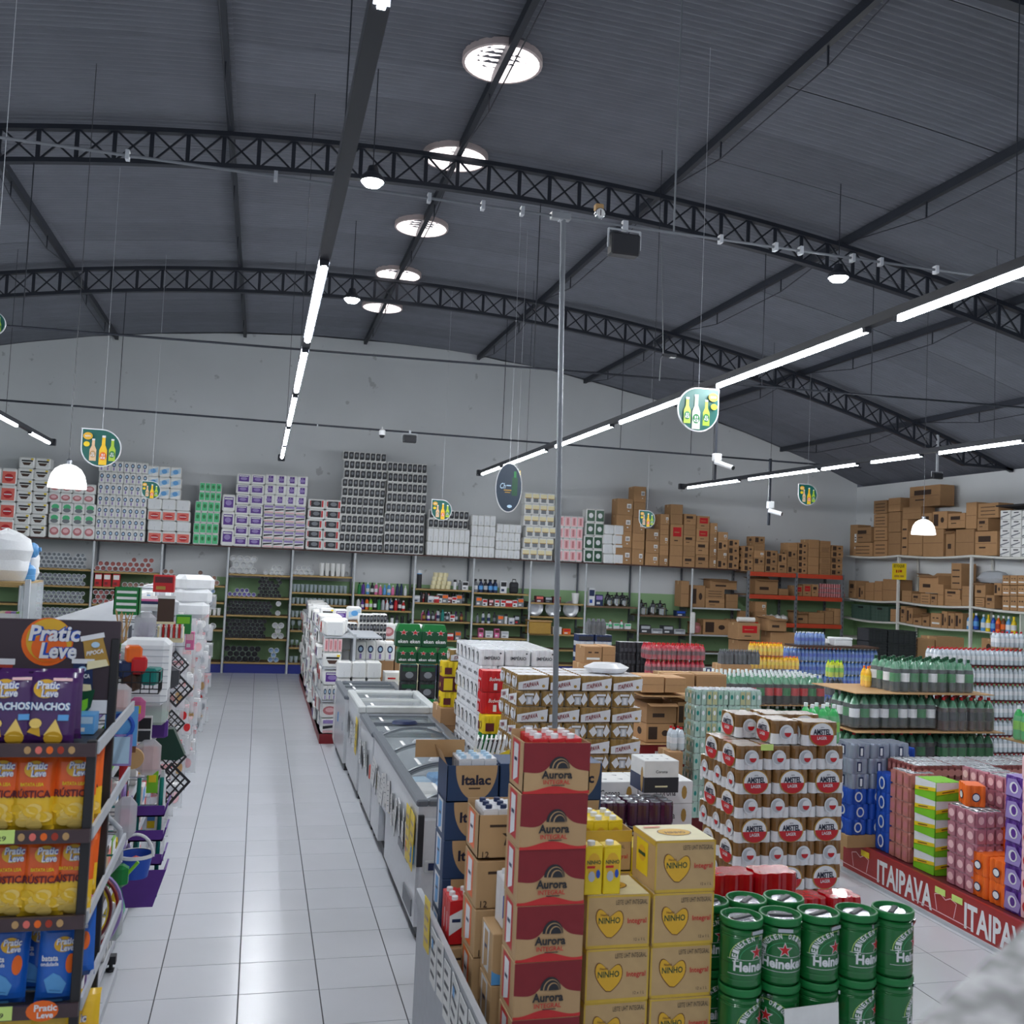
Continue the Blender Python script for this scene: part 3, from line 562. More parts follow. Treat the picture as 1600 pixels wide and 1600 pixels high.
row(10, 0, .76, .98, [(small_box_mesh('navy', 'blue', 'white'), .26, .2, .14)], .28, 'blue_tray_box', 'flat blue box beside the steel pots', 'box')
row(10, 1, .02, .98, [(small_box_mesh('dark_grey', 'light_grey', 'white'), .28, .25, .2), (small_box_mesh('light_grey', 'grey', 'white'), .3, .25, .12)], .31, 'bakeware_pack', 'grey packed bakeware under the steel pots', 'box', 'packed bakeware')
put('hanging_bag', MB().box(-.07, .07, -.03, .03, 0, .55, 'paper', .03), (PX[12] + .05, YF - .1, at(1077, 990, Y=YF - .1).z), 'white plastic sack hanging on a shelf post beside steel pots', 'bag')
w = 'on the white shelf left of the orange rack'
for u0, u1, v0, v1, st in ((1062, 1076, 908, 948, 0), (1077, 1101, 915, 948, 5), (1101, 1131, 920, 935, 4), (1101, 1131, 936, 949, 2), (1133, 1152, 929, 949, 0), (1108, 1150, 908, 920, 9)):
    a, b = at(u0, v1, Y=YF + .1), at(u1, v0, Y=YF + .1); carton(a.x, b.x, YF + .05, .4, ZL[11][0] if v1 > 940 else max(ZL[11][0] + .2, a.z), max(b.z, ZL[11][0] + .12), st, w, 'cartons left of orange rack')
for u0, u1, v0, v1, st in ((1083, 1095, 975, 992, 9), (1097, 1140, 969, 992, 5), (1140, 1154, 968, 992, 0)):
    a, b = at(u0, v1, Y=YF + .1), at(u1, v0, Y=YF + .1); carton(a.x, b.x, YF + .05, .4, ZL[11][1], b.z, st, 'on the second shelf left of the orange rack', 'cartons second shelf')
put('clothes_bundle', MB().lathe([(.0, -.1), (.1, -.06), (.13, .05), (.1, .16), (0, .2)], 'rose', 10), (at(1090, 985, Y=YF).x, YF + .1, ZL[11][1] + .11), 'pinkish wrapped bundle in front of an open carton', 'bundle')
# ================================================================ packs on the top shelf
def paper_pack(cols, art, body='paper', side=None):
    """unit wrapped pack, cols rolls wide; art(face, u0, u1) draws one roll"""
    mb = MB()
    for c in range(cols):
        a, b = -.5 + c / cols, -.5 + (c + 1) / cols
        mb.box(a, b, -.5, .5, 0, 1, body, (.1 / cols, .06, .09))
        f = front(mb, -.5, -.5, 0, .012); art(f, c / cols + .08 / cols, (c + 1) / cols - .08 / cols)
    return mb.mesh('paper_pack')
def a_blob(c1, c2=None):
    def art(f, a, b):
        m, w = (a + b) / 2, (b - a) / 2; f.ell(m, .5, w * .92, .3, c1, 12)
        if c2: f.ell(m, .54, w * .6, .16, c2, 10)
    return art
def a_cup(f, a, b):
    w = b - a; f.rect(a + w * .1, b - w * .05, .58, .72, 'soft_black'); f.poly(((a + w * .15, .5), (b - w * .15, .5), (a + w * .7, .26), (a + w * .3, .26)), 'dark_brown'); f.rect(b - w * .2, b, .74, .88, 'yellow')
def a_circle(f, a, b):
    m, w = (a + b) / 2, (b - a) / 2; f.ell(m, .6, w * .7, .2, 'navy', 12); f.ell(m, .6, w * .42, .12, 'pale_blue', 10); f.rect(m - w * .25, m + w * .25, .1, .36, 'lilac')
def a_blue(f, a, b): f.poly(((a, .15), (b, .4), (b, .85), (a, .6)), 'pale_blue'); f.ell((a + b) / 2, .5, (b - a) * .3, .22, 'sky', 10)
def a_red(f, a, b): f.rect(a, b, .08, .8, 'salmon'); f.ell((a + b) / 2, .42, (b - a) * .36, .24, 'red', 10); f.rect(a + .2 * (b - a), b - .2 * (b - a), .4, .46, 'paper')
def a_green(f, a, b): f.rect(a, b, .1, .92, 'mint'); f.ell((a + b) / 2, .55, (b - a) * .3, .2, 'green', 8)
def a_violet(f, a, b): f.rect(a + .06, b - .04, .22, .84, 'purple'); f.ell((a + b) / 2, .5, (b - a) * .3, .16, 'lilac', 10); f.rect(a + .1, b - .1, .7, .78, 'paper')
def a_mix(f, a, b): f.poly(((a, .3), (b, .45), (b, .6), (a, .5)), 'soft_black'); f.rect(a, b, .68, .92, 'lilac'); f.rect(a, b, .06, .22, 'pale_pink')
def a_dark(f, a, b): f.rect(a + .08, b - .14, .2, .84, 'soft_black'); f.rect(b - .12, b - .02, .2, .84, 'red'); f.ell((a + b) / 2, .55, .2, .2, 'grey', 10); f.rect(a + .02, a + .07, .3, .8, 'red')
def a_black(f, a, b):
    w = b - a; f.poly(((a, .1), (a + w * .8, .1), (b, .2), (b, .9), (a + w * .2, .9), (a, .78)), 'soft_black'); f.ell((a + b) / 2, .55, w * .28, .18, 'grey', 10)
def a_plain(f, a, b): f.rect(a, b, .06, .94, 'white'); f.rect((a + b) / 2 - .01, (a + b) / 2 + .01, .1, .4, 'light_grey')
def a_gold(f, a, b): f.rect(a, b, .5, .86, 'cream'); f.rect(a + .05, b - .05, .12, .46, 'grey'); f.rect(a, b, .46, .52, 'gold')
def a_pinkst(f, a, b): f.rect(a, b, .08, .9, 'pale_pink'); f.rect(a + (b - a) * .3, b - (b - a) * .3, .2, .8, 'rose')
def a_darkgreen(f, a, b): f.rect(a, b, .08, .9, 'dark_green'); f.ell((a + b) / 2, .5, (b - a) * .3, .2, 'white', 10)
def a_teal(f, a, b): f.ell((a + b) / 2, .6, (b - a) * .4, .26, 'mint', 10); f.ell((a + b) / 2, .3, (b - a) * .4, .2, 'grey', 10)
PK = {n: paper_pack(c, a) for n, c, a in (('red', 1, a_red), ('cup', 1, a_cup), ('pink', 1, a_blob('rose', 'pale_pink')), ('teal', 1, a_teal), ('circle', 4, a_circle), ('blue', 1, a_blue), ('plain', 1, a_plain),
      ('green', 4, a_green), ('violet', 1, a_violet), ('violets', 4, a_violet), ('mix', 1, a_mix), ('dark', 1, a_dark), ('black', 4, a_black), ('blackpair', 4, a_black), ('plains', 4, a_plain), ('gold', 2, a_gold), ('pinkst', 4, a_pinkst), ('darkgreen', 2, a_darkgreen))}
YP = 23.42
def packs(kind, u0, u1, v0, v1, nc, nr, label, group, jit=.012, z0=None, Y=None, name='paper_pack', cat='paper pack', depth=.34):
    Y = Y or YP
    a = at((u0 + u1) / 2, v1, Y=Y); x0 = at(u0, (v0 + v1) / 2, Y=Y).x; x1 = at(u1, (v0 + v1) / 2, Y=Y).x; zt = at((u0 + u1) / 2, v0, Y=Y).z
    zb = a.z if z0 is None else z0; w, h = (x1 - x0) / nc, (zt - zb) / nr
    for r in range(nr):
        dx = J(jit)
        for c in range(nc):
            put(name, PK[kind], (x0 + w * (c + .5) + dx, Y + depth / 2 + J(.01), zb + h * r), label + layer(r, nr), cat, group, scale=(w * .985, depth, h * .985))
    return zt
Z0 = TOPZ + .002
packs('red', -26, 24, 730, 833, 2, 4, 'red and white paper roll pack beside the cup-printed stack', 'red packs left', z0=Z0)
packs('cup', 25, 75, 714, 834, 2, 7, 'white paper pack printed with a dark cup', 'cup-printed packs', z0=Z0)
zt = packs('pink', 76, 149, 820, 836, 4, 1, 'white paper pack with a pink oval on the top shelf', 'pink oval packs', z0=Z0)
zt2 = packs('teal', 76, 149, 786, 820, 4, 2, 'white paper pack with green and grey ovals', 'green oval packs', z0=zt)
packs('pink', 76, 149, 755, 786, 4, 2, 'white paper pack with a pink oval on the top shelf', 'pink oval packs', z0=zt2)
packs('circle', 151, 229, 720, 842, 2, 7, 'white paper pack with a row of dark blue rings', 'blue ring packs', z0=Z0)
zt = packs('plain', 231, 297, 831, 848, 3, 1, 'plain white paper pack under the pale blue packs', 'plain packs left', z0=Z0) if False else Z0
zt = packs('red', 230, 297, 830, 848, 3, 1, 'red and white paper pack under the pale blue packs', 'red packs under blue', z0=zt)
zt = packs('plain', 230, 297, 814, 830, 3, 1, 'plain white paper pack between red ones', 'plain packs between red', z0=zt)
zt = packs('red', 230, 297, 797, 814, 3, 1, 'red and white paper pack under the pale blue packs', 'red packs under blue', z0=zt)
zt = packs('plain', 230, 297, 780, 797, 3, 1, 'plain white paper pack between red ones', 'plain packs between red', z0=zt)
packs('blue', 230, 283, 728, 780, 3, 3, 'white paper pack with pale blue waves', 'pale blue packs', z0=zt)
zt = packs('green', 303, 343, 783, 848, 1, 4, 'bright green and white paper pack on the top shelf', 'green packs', z0=Z0)
packs('green', 311, 346, 754, 783, 1, 2, 'bright green and white paper pack on the top shelf', 'green packs', z0=zt)
packs('violet', 346, 366, 772, 848, 1, 3, 'single purple and white paper pack between green and purple stacks', 'single purple packs', z0=Z0)
packs('violet', 367, 411, 740, 853, 2, 7, 'white paper pack with a square purple label', 'purple label packs', z0=Z0)
zt = packs('mix', 411, 477, 790, 856, 4, 5, 'white paper pack with black and pink bands', 'black and pink packs', z0=Z0)
packs('violets', 412, 480, 742, 790, 1, 3, 'wide white paper pack with a purple band', 'purple band packs', z0=zt)
packs('dark', 479, 532, 780, 860, 2, 5, 'white paper pack with black panel and red ends', 'red-ended packs', z0=Z0)
packs('black', 534, 602, 706, 861, 2, 11, 'black and white paper roll pack in the tallest stack', 'black packs tall', .03, z0=Z0)
packs('black', 603, 665, 723, 862, 2, 9, 'black paper roll pack beside the tallest stack', 'black packs', .02, z0=Z0)
zt = packs('plains', 668, 734, 826, 866, 2, 2, 'plain white paper pack under two black rows', 'plain packs under black', z0=Z0)
packs('blackpair', 670, 732, 797, 826, 2, 2, 'black and white paper pack on top of plain white packs', 'black packs on white', z0=zt)
packs('plains', 736, 774, 805, 869, 1, 4, 'plain white paper pack in the taller white stack', 'plain white packs tall', z0=Z0)
packs('plains', 775, 814, 819, 873, 1, 4, 'plain white paper pack in the lower white stack', 'plain white packs low', z0=Z0)
packs('gold', 820, 868, 770, 877, 2, 6, 'cream and gold paper pack beside the pole', 'gold packs', .05, z0=Z0)
packs('pinkst', 870, 911, 806, 878, 1, 4, 'pink striped paper pack on the top shelf', 'pink striped packs', z0=Z0)
packs('darkgreen', 913, 942, 795, 878, 1, 4, 'dark green and white paper pack on the top shelf', 'dark green packs', .03, z0=Z0)
packs('plain', 943, 974, 820, 880, 2, 4, 'plain white paper pack beside the brown cartons', 'plain packs by cartons', .03, z0=Z0)
def cstack(u0, u1, v0, v1, n, styles, where, group, Y, z0, depth=.42, X=None):
    x0, x1 = at(u0, (v0 + v1) / 2, Y=Y).x, at(u1, (v0 + v1) / 2, Y=Y).x; zt = at((u0 + u1) / 2, v0, Y=Y).z; h = (zt - z0) / n
    for k in range(n): carton(x0 + .004, x1 - .004, Y + J(.015), depth, z0 + h * k, z0 + h * (k + 1) - .004, styles[k % len(styles)], where + layer(k, n), group, J(.02))
w = 'above the kettles'
for a in ((963, 988, 779, 880, 4, [1, 1]), (989, 1008, 760, 880, 5, [1, 0]), (1009, 1030, 826, 883, 3, [1]), (1031, 1045, 803, 883, 5, [1, 0])): cstack(*a, w, 'stickered cartons on top shelf', YP, Z0)
w = 'above the steel pots'
for a in ((1047, 1067, 819, 885, 2, [0, 3]), (1053, 1072, 788, 818, 1, [0]), (1068, 1087, 803, 885, 5, [2, 0]), (1088, 1108, 806, 886, 4, [2, 2, 3, 3])):
    if a[0] == 1053: cstack(1048, 1067, 788, 818, 1, [0], w, 'printed cartons on top shelf', YP, at(1057, 819, Y=YP).z)
    else: cstack(*a, w, 'printed cartons on top shelf', YP, Z0)
w = 'in the falling stacks beside the rack'
for a in ((1109, 1120, 817, 888, 4, [1]), (1121, 1137, 831, 889, 4, [5, 1]), (1138, 1155, 843, 890, 4, [5])): cstack(*a, w, 'dot-printed cartons on top shelf', YP, Z0)
# ================================================================ orange rack at the right end
M('rack_orange', (206, 74, 46), .45, rnd=.04)
YK = 23.2
A, B = at(1161, 893, Y=YK) + Vector((.17, 0, 0)), at(1318, 900, Y=YK); rw = B.x - A.x
ZK = [at(1240, v, Y=YK).z for v in (896, 931, 974, 1010)]
t = thing('pallet_rack', (A.x, YK, 0), 'orange beamed grey rack loaded with small cartons in the corner', 'rack')
for fx in (0, .5, 1):
    for y in (0, .85):
        mb = MB().box(fx * rw - .03, fx * rw + .03, y, y + .05, 0, ZK[0] + .02, 'grey')
        for k in range(24): front(mb, fx * rw - .03, y, .08 + .115 * k, .002).rect(.02, .04, 0, .05, 'soft_black')
        put('post', mb, parent=t)
for z in ZK:
    for fx in (0, .5): put('beam', MB().box(fx * rw + .032, (fx + .5) * rw - .032, -.02, .03, z - .11, z, 'rack_orange', .004), parent=t)
    put('shelf_deck', MB().box(.03, rw - .03, .03, .85, z - .03, z - .005, 'carton_dark'), parent=t)
w = 'stacked on top of the orange rack'
for a in ((1162, 1177, 853, 893, 4, [5]), (1178, 1195, 838, 893, 5, [0, 5, 1]), (1196, 1215, 860, 893, 3, [5]), (1216, 1230, 865, 894, 2, [2, 5]), (1231, 1246, 848, 894, 4, [5, 0]), (1247, 1262, 848, 895, 5, [5]), (1263, 1280, 843, 895, 2, [0]), (1281, 1298, 845, 896, 6, [4, 0]), (1299, 1317, 852, 897, 5, [5])):
    cstack(*a, w, 'cartons on the orange rack', YK + .08, ZK[0] + .002)
w = 'on the middle level of the orange rack'
for a in ((1180, 1216, 905, 930, 1, [9]), (1218, 1232, 920, 931, 1, [0]), (1243, 1254, 915, 932, 1, [3]), (1255, 1268, 913, 932, 1, [3]), (1269, 1279, 913, 932, 1, [2])): cstack(*a, w, 'cartons on rack middle', YK + .1, ZK[1] + .002)
CANW = MB().lathe([(0, 0), (.9, 0), (1., .15, 'rose'), (1., 2.2, 'tin'), (.85, 2.4, 'tin'), (0, 2.4)], 'tin', 8, caps=False).mesh('can')
for r in range(3):
    for i in range(13 - r * 2): put('pink_jar', CANW, (at(1281, 920, Y=YK).x + .07 * i + .07 * r, YK + .2, ZK[1] + .12 * r), 'small pink jar heaped on the right of the orange rack', 'jar', 'pink jars on rack', scale=(.034, .034, .048))
w = 'on the lower level of the orange rack'
for a in ((1163, 1172, 955, 972, 1, [1]), (1180, 1198, 940, 973, 2, [1]), (1243, 1262, 957, 975, 1, [9]), (1263, 1288, 957, 976, 1, [0]), (1289, 1302, 955, 976, 1, [0]), (1303, 1316, 951, 976, 1, [0])): cstack(*a, w, 'cartons on rack lower', YK + .1, ZK[2] + .002)
PB = MB().lathe([(0, -.4), (.7, -.35), (1., 0), (.8, .4), (.3, .55), (0, .7)], 'paper', 9).mesh('bag')
for i in range(4): put('plastic_bag', PB, (at(1204 + 9 * i, 968, Y=YK).x, YK + .25, ZK[2] + .1), 'crumpled pale plastic bag on the lower orange rack level', 'bag', 'bags on rack', scale=(.14, .14, .16), rz=i)
w = 'stacked on the floor before the orange rack'
for u0, u1, v0, v1, n, st, zb in ((1152, 1187, 975, 1010, 1, [3], .75), (1152, 1180, 1000, 1045, 2, [0], 0), (1200, 1228, 968, 1003, 1, [9], 1.0), (1203, 1240, 987, 1045, 2, [2, 0], 0), (1242, 1254, 990, 1045, 2, [2], 0)):
    Y = 21.2 if zb else 21.3; x0, x1 = at(u0, v1, Y=Y).x, at(u1, v1, Y=Y).x; zt = at(u0, v0, Y=Y).z
    if not zb:
        for k in range(n): carton(x0, x1, Y, .5, zt * k / n, zt * (k + 1) / n - .005, st[k % len(st)], w, 'cartons before the orange rack')
    else: carton(x0, x1, Y, .5, at(u0, 999 if st[0] == 3 else 986, Y=21.3).z + .003, zt + .02, st[0], w, 'cartons before the orange rack')
put('white_roll', MB().tube((-.22, 0, .06), (.22, 0, .06), .06, 'paper', 12), (at(1167, 970, Y=21.4).x, 21.45, at(1167, 973, Y=21.2).z), 'white wrapped roll lying on a red-printed carton', 'roll')
# ================================================================ white shelving along the right wall
XF = 15.4
M('shelf_white', (214, 214, 208), .5, rnd=.03)
RZ = [3.42, 2.28, 1.76, 1.26, .7]
RY = [23.75, 21.4, 18.8, 16.2, 13.6]
RLAB = ['white wall shelf in the far right corner beside the orange rack', 'white wall shelf marked by the yellow notice', 'white wall shelf with the wide empty green lower wall', 'white wall shelf nearest the entrance on the right wall']
for i in range(4):
    ya, yb = RY[i + 1], RY[i]
    t = thing('storage_shelf', (XF, ya, 0), RLAB[i], 'shelf', 'right wall shelves')
    put('post', MB().box(-.03, .03, .01, .07, 0, RZ[0] - .05, 'shelf_white', .004), parent=t)
    put('rear_post', MB().box(.52, .56, .01, .05, 0, RZ[0] - .05, 'shelf_white'), parent=t)
    for z in RZ[:2] if i > 1 else RZ:
        n = 8; L = yb - ya - .01; vs = []
        for k in range(n + 1):
            y = .005 + L * k / n; s = -.045 * math.sin(PI * k / n)
            vs += [(-.035, y, z + s), (.57, y, z + s), (.57, y, z + s - .045), (-.035, y, z + s - .045)]
        fs = [(4 * k + a, 4 * k + (a + 1) % 4, 4 * k + 4 + (a + 1) % 4, 4 * k + 4 + a) for k in range(n) for a in range(4)] + [(0, 1, 2, 3), tuple(4 * n + a for a in range(4))]
        put('shelf_board', MB().add(vs, fs, 'shelf_white'), parent=t)
def rshelf_z(y, lev):
    for i in range(4):
        if RY[i + 1] <= y <= RY[i]: return RZ[lev] - .045 * math.sin(PI * (y - RY[i + 1]) / (RY[i] - RY[i + 1])) + .004
    return RZ[lev]
def rbox(u0, u1, v0, v1, st, lev, where, group, on=None, rz=0., X=XF + .04, depth=.4):
    """a carton facing the aisle on the right wall; photo span u0..u1, v0..v1"""
    ya, yb = at(u1, (v0 + v1) / 2, X=X).y, at(u0, (v0 + v1) / 2, X=X).y; um = (u0 + u1) / 2
    zb = rshelf_z((ya + yb) / 2, lev) if on is None else at(um, on, X=X).z + .012
    zt = at(um, v0, X=X).z
    me = OCT if st == 9 else CT[st]
    return put('cardboard_box', me, (X + depth / 2, (ya + yb) / 2, zb), '%s cardboard box %s' % ('open brown' if st == 9 else CARTON_LOOK[st], where), 'box', group, -PI / 2 + rz, (yb - ya - .01, depth, max(.08, zt - zb)))
w = 'on the high right shelf'
for a in ((1328, 1340, 820, 866, 1), (1333, 1363, 848, 867, 4), (1336, 1361, 824, 848, 2, 848)): rbox(*a[:4], a[4], 0, w + ' in the corner', 'cartons in the shelf corner', a[5] if len(a) > 5 else None)
for v0, v1, on in ((845, 866, None), (824, 845, 845), (803, 824, 824), (782, 803, 803)): rbox(1365, 1386, v0, v1, 4, 0, w + ' in the tall striped stack', 'tall striped carton stack', on)
for v0, v1, on in ((832, 865, None), (800, 832, 832), (778, 800, 800)): rbox(1388, 1407, v0, v1, 0, 0, w + ' beside the tall striped stack', 'cartons beside striped stack', on)
w2 = w + ' behind the glowing pendant'
for a in ((1409, 1418, 812, 864, 4, None), (1419, 1441, 830, 864, 0, None), (1442, 1474, 827, 864, 0, None), (1410, 1439, 792, 812, 0, 812), (1421, 1469, 759, 792, 2, 792), (1440, 1456, 802, 827, 2, 827), (1457, 1480, 799, 827, 5, 827), (1481, 1508, 802, 826, 2, 826)): rbox(*a[:4], a[4], 0, w2, 'cartons behind the pendant', a[5])
w3 = w + ' left of the white striped packs'
for a in ((1478, 1492, 830, 864, 9, None), (1493, 1522, 827, 864, 0, None), (1523, 1558, 830, 864, 2, None), (1527, 1544, 810, 830, 2, 830), (1509, 1526, 785, 827, 0, 827), (1528, 1560, 786, 810, 4, 810)): rbox(*a[:4], a[4], 0, w3, 'cartons left of white packs', a[5])
WP = MB().box(-.5, .5, -.5, .5, 0, 1, 'paper', (.03, .03, .03)); f_ = front(WP, -.5, -.5, 0, .01); f_.poly(((.05, .15), (.95, .5), (.95, .62), (.05, .3)), 'grey'); f_.rect(.3, .8, .7, .82, 'dark_grey'); f_.rect(.1, .3, .04, .12, 'grey'); WP = WP.mesh('white_pack')
for c, (u0, u1) in enumerate(((1561, 1577), (1578, 1594), (1595, 1612))):
    ya, yb = at(u1, 830, X=XF + .05).y, at(u0, 830, X=XF + .05).y; zb = rshelf_z((ya + yb) / 2, 0); h = (at((u0 + u1) / 2, 797, X=XF + .05).z - zb) / 5
    for r in range(5): put('paper_pack', WP, (XF + .25, (ya + yb) / 2, zb + h * r), 'white pack with grey diagonal print under a dark cover', 'paper pack', 'white packs on right shelf', -PI / 2, (yb - ya - .01, .36, h * .985))
put('dark_cover', MB().box(-.3, .3, -.55, .55, 0, .03, 'soft_black', .01), (XF + .24, at(1588, 795, X=XF).y, at(1588, 794, X=XF + .05).z + .03), 'dark flat cover lying on white striped packs', 'cover', rot=(0, .06, 0))
w = 'on the middle right wall shelf left of the yellow notice'
for a in ((1326, 1337, 907, 935, 2), (1341, 1350, 915, 936, 5), (1352, 1365, 910, 937, 0), (1366, 1378, 908, 938, 0), (1379, 1404, 905, 938, 0)): rbox(*a, 1, w, 'cartons left of the notice')
w = 'on the middle right wall shelf between the posts'
for a in ((1409, 1424, 923, 942, 0, None), (1425, 1438, 928, 943, 2, None), (1436, 1466, 899, 926, 9, 927), (1438, 1453, 927, 944, 4, None), (1454, 1464, 929, 944, 2, None), (1465, 1474, 913, 945, 0, None), (1476, 1500, 921, 936, 2, 937), (1476, 1502, 936, 946, 0, None), (1486, 1502, 880, 920, 4, 921), (1503, 1518, 916, 947, 0, None)): rbox(*a[:4], a[4], 1, w, 'cartons between the posts', a[5])
w = 'on the right wall shelf beside the silver bag'
for a in ((1523, 1540, 911, 934, 9, 934), (1523, 1538, 934, 947, 4, None), (1540, 1554, 930, 948, 2, None), (1553, 1565, 911, 930, 5, 931)): rbox(*a[:4], a[4], 1, w, 'cartons by the silver bag', a[5])
for r, (v0, v1) in enumerate(((932, 949), (915, 932), (899, 915))):
    for c in range(3): rbox(1566 + 12 * c, 1577.5 + 12 * c, v0, v1, 6, 1, 'in the neat white-banded rows on the right shelf', 'white-banded cartons', None if r == 0 else v1)
put('silver_bag', MB().lathe([(0, -.3), (.8, -.28), (1.05, 0), (.7, .4), (.3, .5), (0, .52)], 'light_grey', 12), (XF + .3, at(1541, 900, X=XF + .1).y, at(1541, 905, X=XF + .1).z + .02), 'shiny silver plastic bag lying on an open carton', 'bag', scale=(.22, .45, .34))
w = 'on the lower right wall shelf beside green crates'
for a in ((1391, 1403, 952, 970, 0), (1407, 1415, 947, 972, 2), (1416, 1426, 950, 974, 5), (1427, 1440, 962, 976, 9), (1441, 1452, 960, 977, 9), (1454, 1470, 958, 979, 6), (1471, 1480, 955, 980, 5), (1481, 1491, 958, 981, 5), (1492, 1504, 958, 982, 5)): rbox(*a, 2, w, 'cartons on the lower right shelf')
M('crate_green', (74, 98, 88), .4, alpha=None)
def crate_mesh(mat):
    mb = MB(); t = .03
    for a in ((-.5, .5, -.5, -.5 + t, .0, 1), (-.5, .5, .5 - t, .5, 0, 1), (-.5, -.5 + t, -.5, .5, 0, 1), (.5 - t, .5, -.5, .5, 0, 1), (-.5, .5, -.5, .5, 0, .04)): mb.box(*a, mat)
    for z in (.25, .5, .75, .96): mb.box(-.53, .53, -.53, -.5, z - .03, z + .03, mat)
    for k in range(6): mb.box(-.5 + .19 * k, -.46 + .19 * k, -.525, -.5, .05, .95, mat)
    mb.box(-.14, .14, -.535, -.52, .78, .9, 'black'); return mb.mesh('crate')
CR = crate_mesh('crate_green'); CB = crate_mesh('soft_black')
for u0, u1 in ((1330, 1359), (1361, 1388)):
    ya, yb = at(u1, 960, X=XF + .04).y, at(u0, 960, X=XF + .04).y
    put('plastic_crate', CR, (XF + .25, (ya + yb) / 2, rshelf_z((ya + yb) / 2, 2)), 'grey-green plastic crate on the lower right wall shelf', 'crate', 'green crates', -PI / 2, (yb - ya - .02, .4, .38))
BB = [bottle_mesh('sky', 'white', 'white', 1), bottle_mesh('yellow', 'yellow', 'white', 1), bottle_mesh('blue', 'white', 'sky', 1), bottle_mesh('orange', 'white', 'rust', 1), bottle_mesh('brown', 'white', 'orange', 1)]
for k, u in enumerate((1508, 1513, 1518)): put('cleaner_bottle', BB[k], (XF + .12, at(u, 980, X=XF).y, rshelf_z(at(u, 980, X=XF).y, 2)), 'pale blue or yellow cleaner bottle beside the shelf post', 'bottle', 'cleaner bottles', scale=(.065, .065, .085))
sh = thing('bracket_shelf', (XF, 17.35, 0), 'short low white shelf with cleaning bottles under the right wall shelf', 'shelf')
put('board', MB().box(0, .5, 0, 1.35, 1.72, 1.75, 'shelf_white'), parent=sh); put('side_panel', MB().box(0, .5, 0, .03, .0, 2.2, 'shelf_white'), parent=sh); put('lower_board', MB().box(0, .5, .03, 1.35, 1.2, 1.23, 'shelf_white'), parent=sh)
for k in range(7): put('cleaner_bottle', BB[k % 5], (XF + .1, 18.55 - .15 * k, 1.75), 'coloured cleaning bottle on the short low shelf', 'bottle', 'bottles on the short shelf', scale=(.06, .06, .085))
for k in range(2): carton(XF + .05, XF + .4, 18.1 - .5 * k, .45, 1.23, 1.6, [5, 9][k], 'on the short low shelf', 'cartons on short shelf', -PI / 2 if False else 0)
# yellow notice taped to the post
p = at(1405, 893, X=XF - .06); mb = MB().box(-.004, .0, -.28, .28, -.2, .2, 'yellow'); f = lside(mb, -.004, .28, -.2, .002)
f.text('ESTOQUE', .28, .33, .42, .085, 'black', .03); f.rect(.16, .22, .17, .24, 'rust'); f.same().rect(.25, .29, .17, .24, 'rust'); f.same().rect(.31, .4, .18, .24, 'rust'); f.same().rect(.1, .3, .06, .11, 'gold'); f.same().rect(.33, .48, .06, .11, 'gold')
put('yellow_notice', mb, p, 'yellow paper notice with black lettering on a shelf post', 'notice')
# black crates stacked on the floor in the corner
for c, (u0, u1, v0) in enumerate(((1357, 1386, 982), (1387, 1432, 985))):
    Y = 17.2; x0, x1 = at(u0, 1000, Y=Y).x, at(u1, 1000, Y=Y).x; zt = at(u0, v0, Y=Y).z; n = 7
    for k in range(n): put('plastic_crate', CB, ((x0 + x1) / 2, Y + .2, zt / n * k), 'black plastic crate in the tall crate stack in the corner', 'crate', 'black crate stack', 0, (x1 - x0 - .02, .4, zt / n - .003))
for a in ((1434, 1462, 998, 1030, 0), (1463, 1508, 995, 1030, 0)):
    Y = 17.4; x0, x1 = at(a[0], 1000, Y=Y).x, at(a[1], 1000, Y=Y).x; zt = at(a[0], a[2], Y=Y).z
    for k in range(2): carton(x0, x1 - .02, Y, .5, zt / 2 * k, zt / 2 * (k + 1) - .004, 0, 'on the floor beside the black crates', 'cartons by black crates')

# ================================================================ drinks: packs of cans and bottles
def scallop(nx, ny, r):
    pts = []; W, D = nx * r, ny * r
    for k in range(nx):
        for a in (-.8, -.4, 0, .4, .8): pts.append((-W + r * (2 * k + 1) + r * math.sin(a), -D + r - r * math.cos(a)))
    for k in range(ny):
        for a in (-.8, -.4, 0, .4, .8): pts.append((W - r + r * math.cos(a), -D + r * (2 * k + 1) + r * math.sin(a)))
    for k in range(nx):
        for a in (-.8, -.4, 0, .4, .8): pts.append((W - r * (2 * k + 1) - r * math.sin(a), D - r + r * math.cos(a)))
    for k in range(ny):
        for a in (-.8, -.4, 0, .4, .8): pts.append((-W + r - r * math.cos(a), D - r * (2 * k + 1) - r * math.sin(a)))
    return pts
def can_pack(nx, ny, r, h, body, low=None, lowh=.45, top='tin', fa=None, sa=None, ends=False):
    """shrink-wrapped block of cans; fa / sa draw the long front and the short side"""
    mb = MB(); pts = scallop(nx, ny, r)
    if low: mb.plan([(x * 1.002, y * 1.002) for x, y in pts], 0, h * lowh, low); mb.plan(pts, h * .02, h, body, top, .025)
    else: mb.plan(pts, 0, h, body, top, .025)
    if ends:
        for i in range(nx):
            for j in range(ny):
                mb.lathe([(r * .8, h), (r * .78, h + .004), (r * .66, h - .0), (0, h)], 'tin', 8, Matrix.Translation((r * (2 * i + 1 - nx), r * (2 * j + 1 - ny), 0)), caps=False)
    W, D = nx * r, ny * r
    if fa: fa(front(mb, -W, -D - .002, 0), 2 * W, h)
    if sa: sa(lside(mb, -W - .002, D, 0), 2 * D, h); sa(Face(mb, (W + .002, -D, 0), (0, 1, 0), (0, 0, 1)), 2 * D, h)
    return mb.mesh('can_pack')
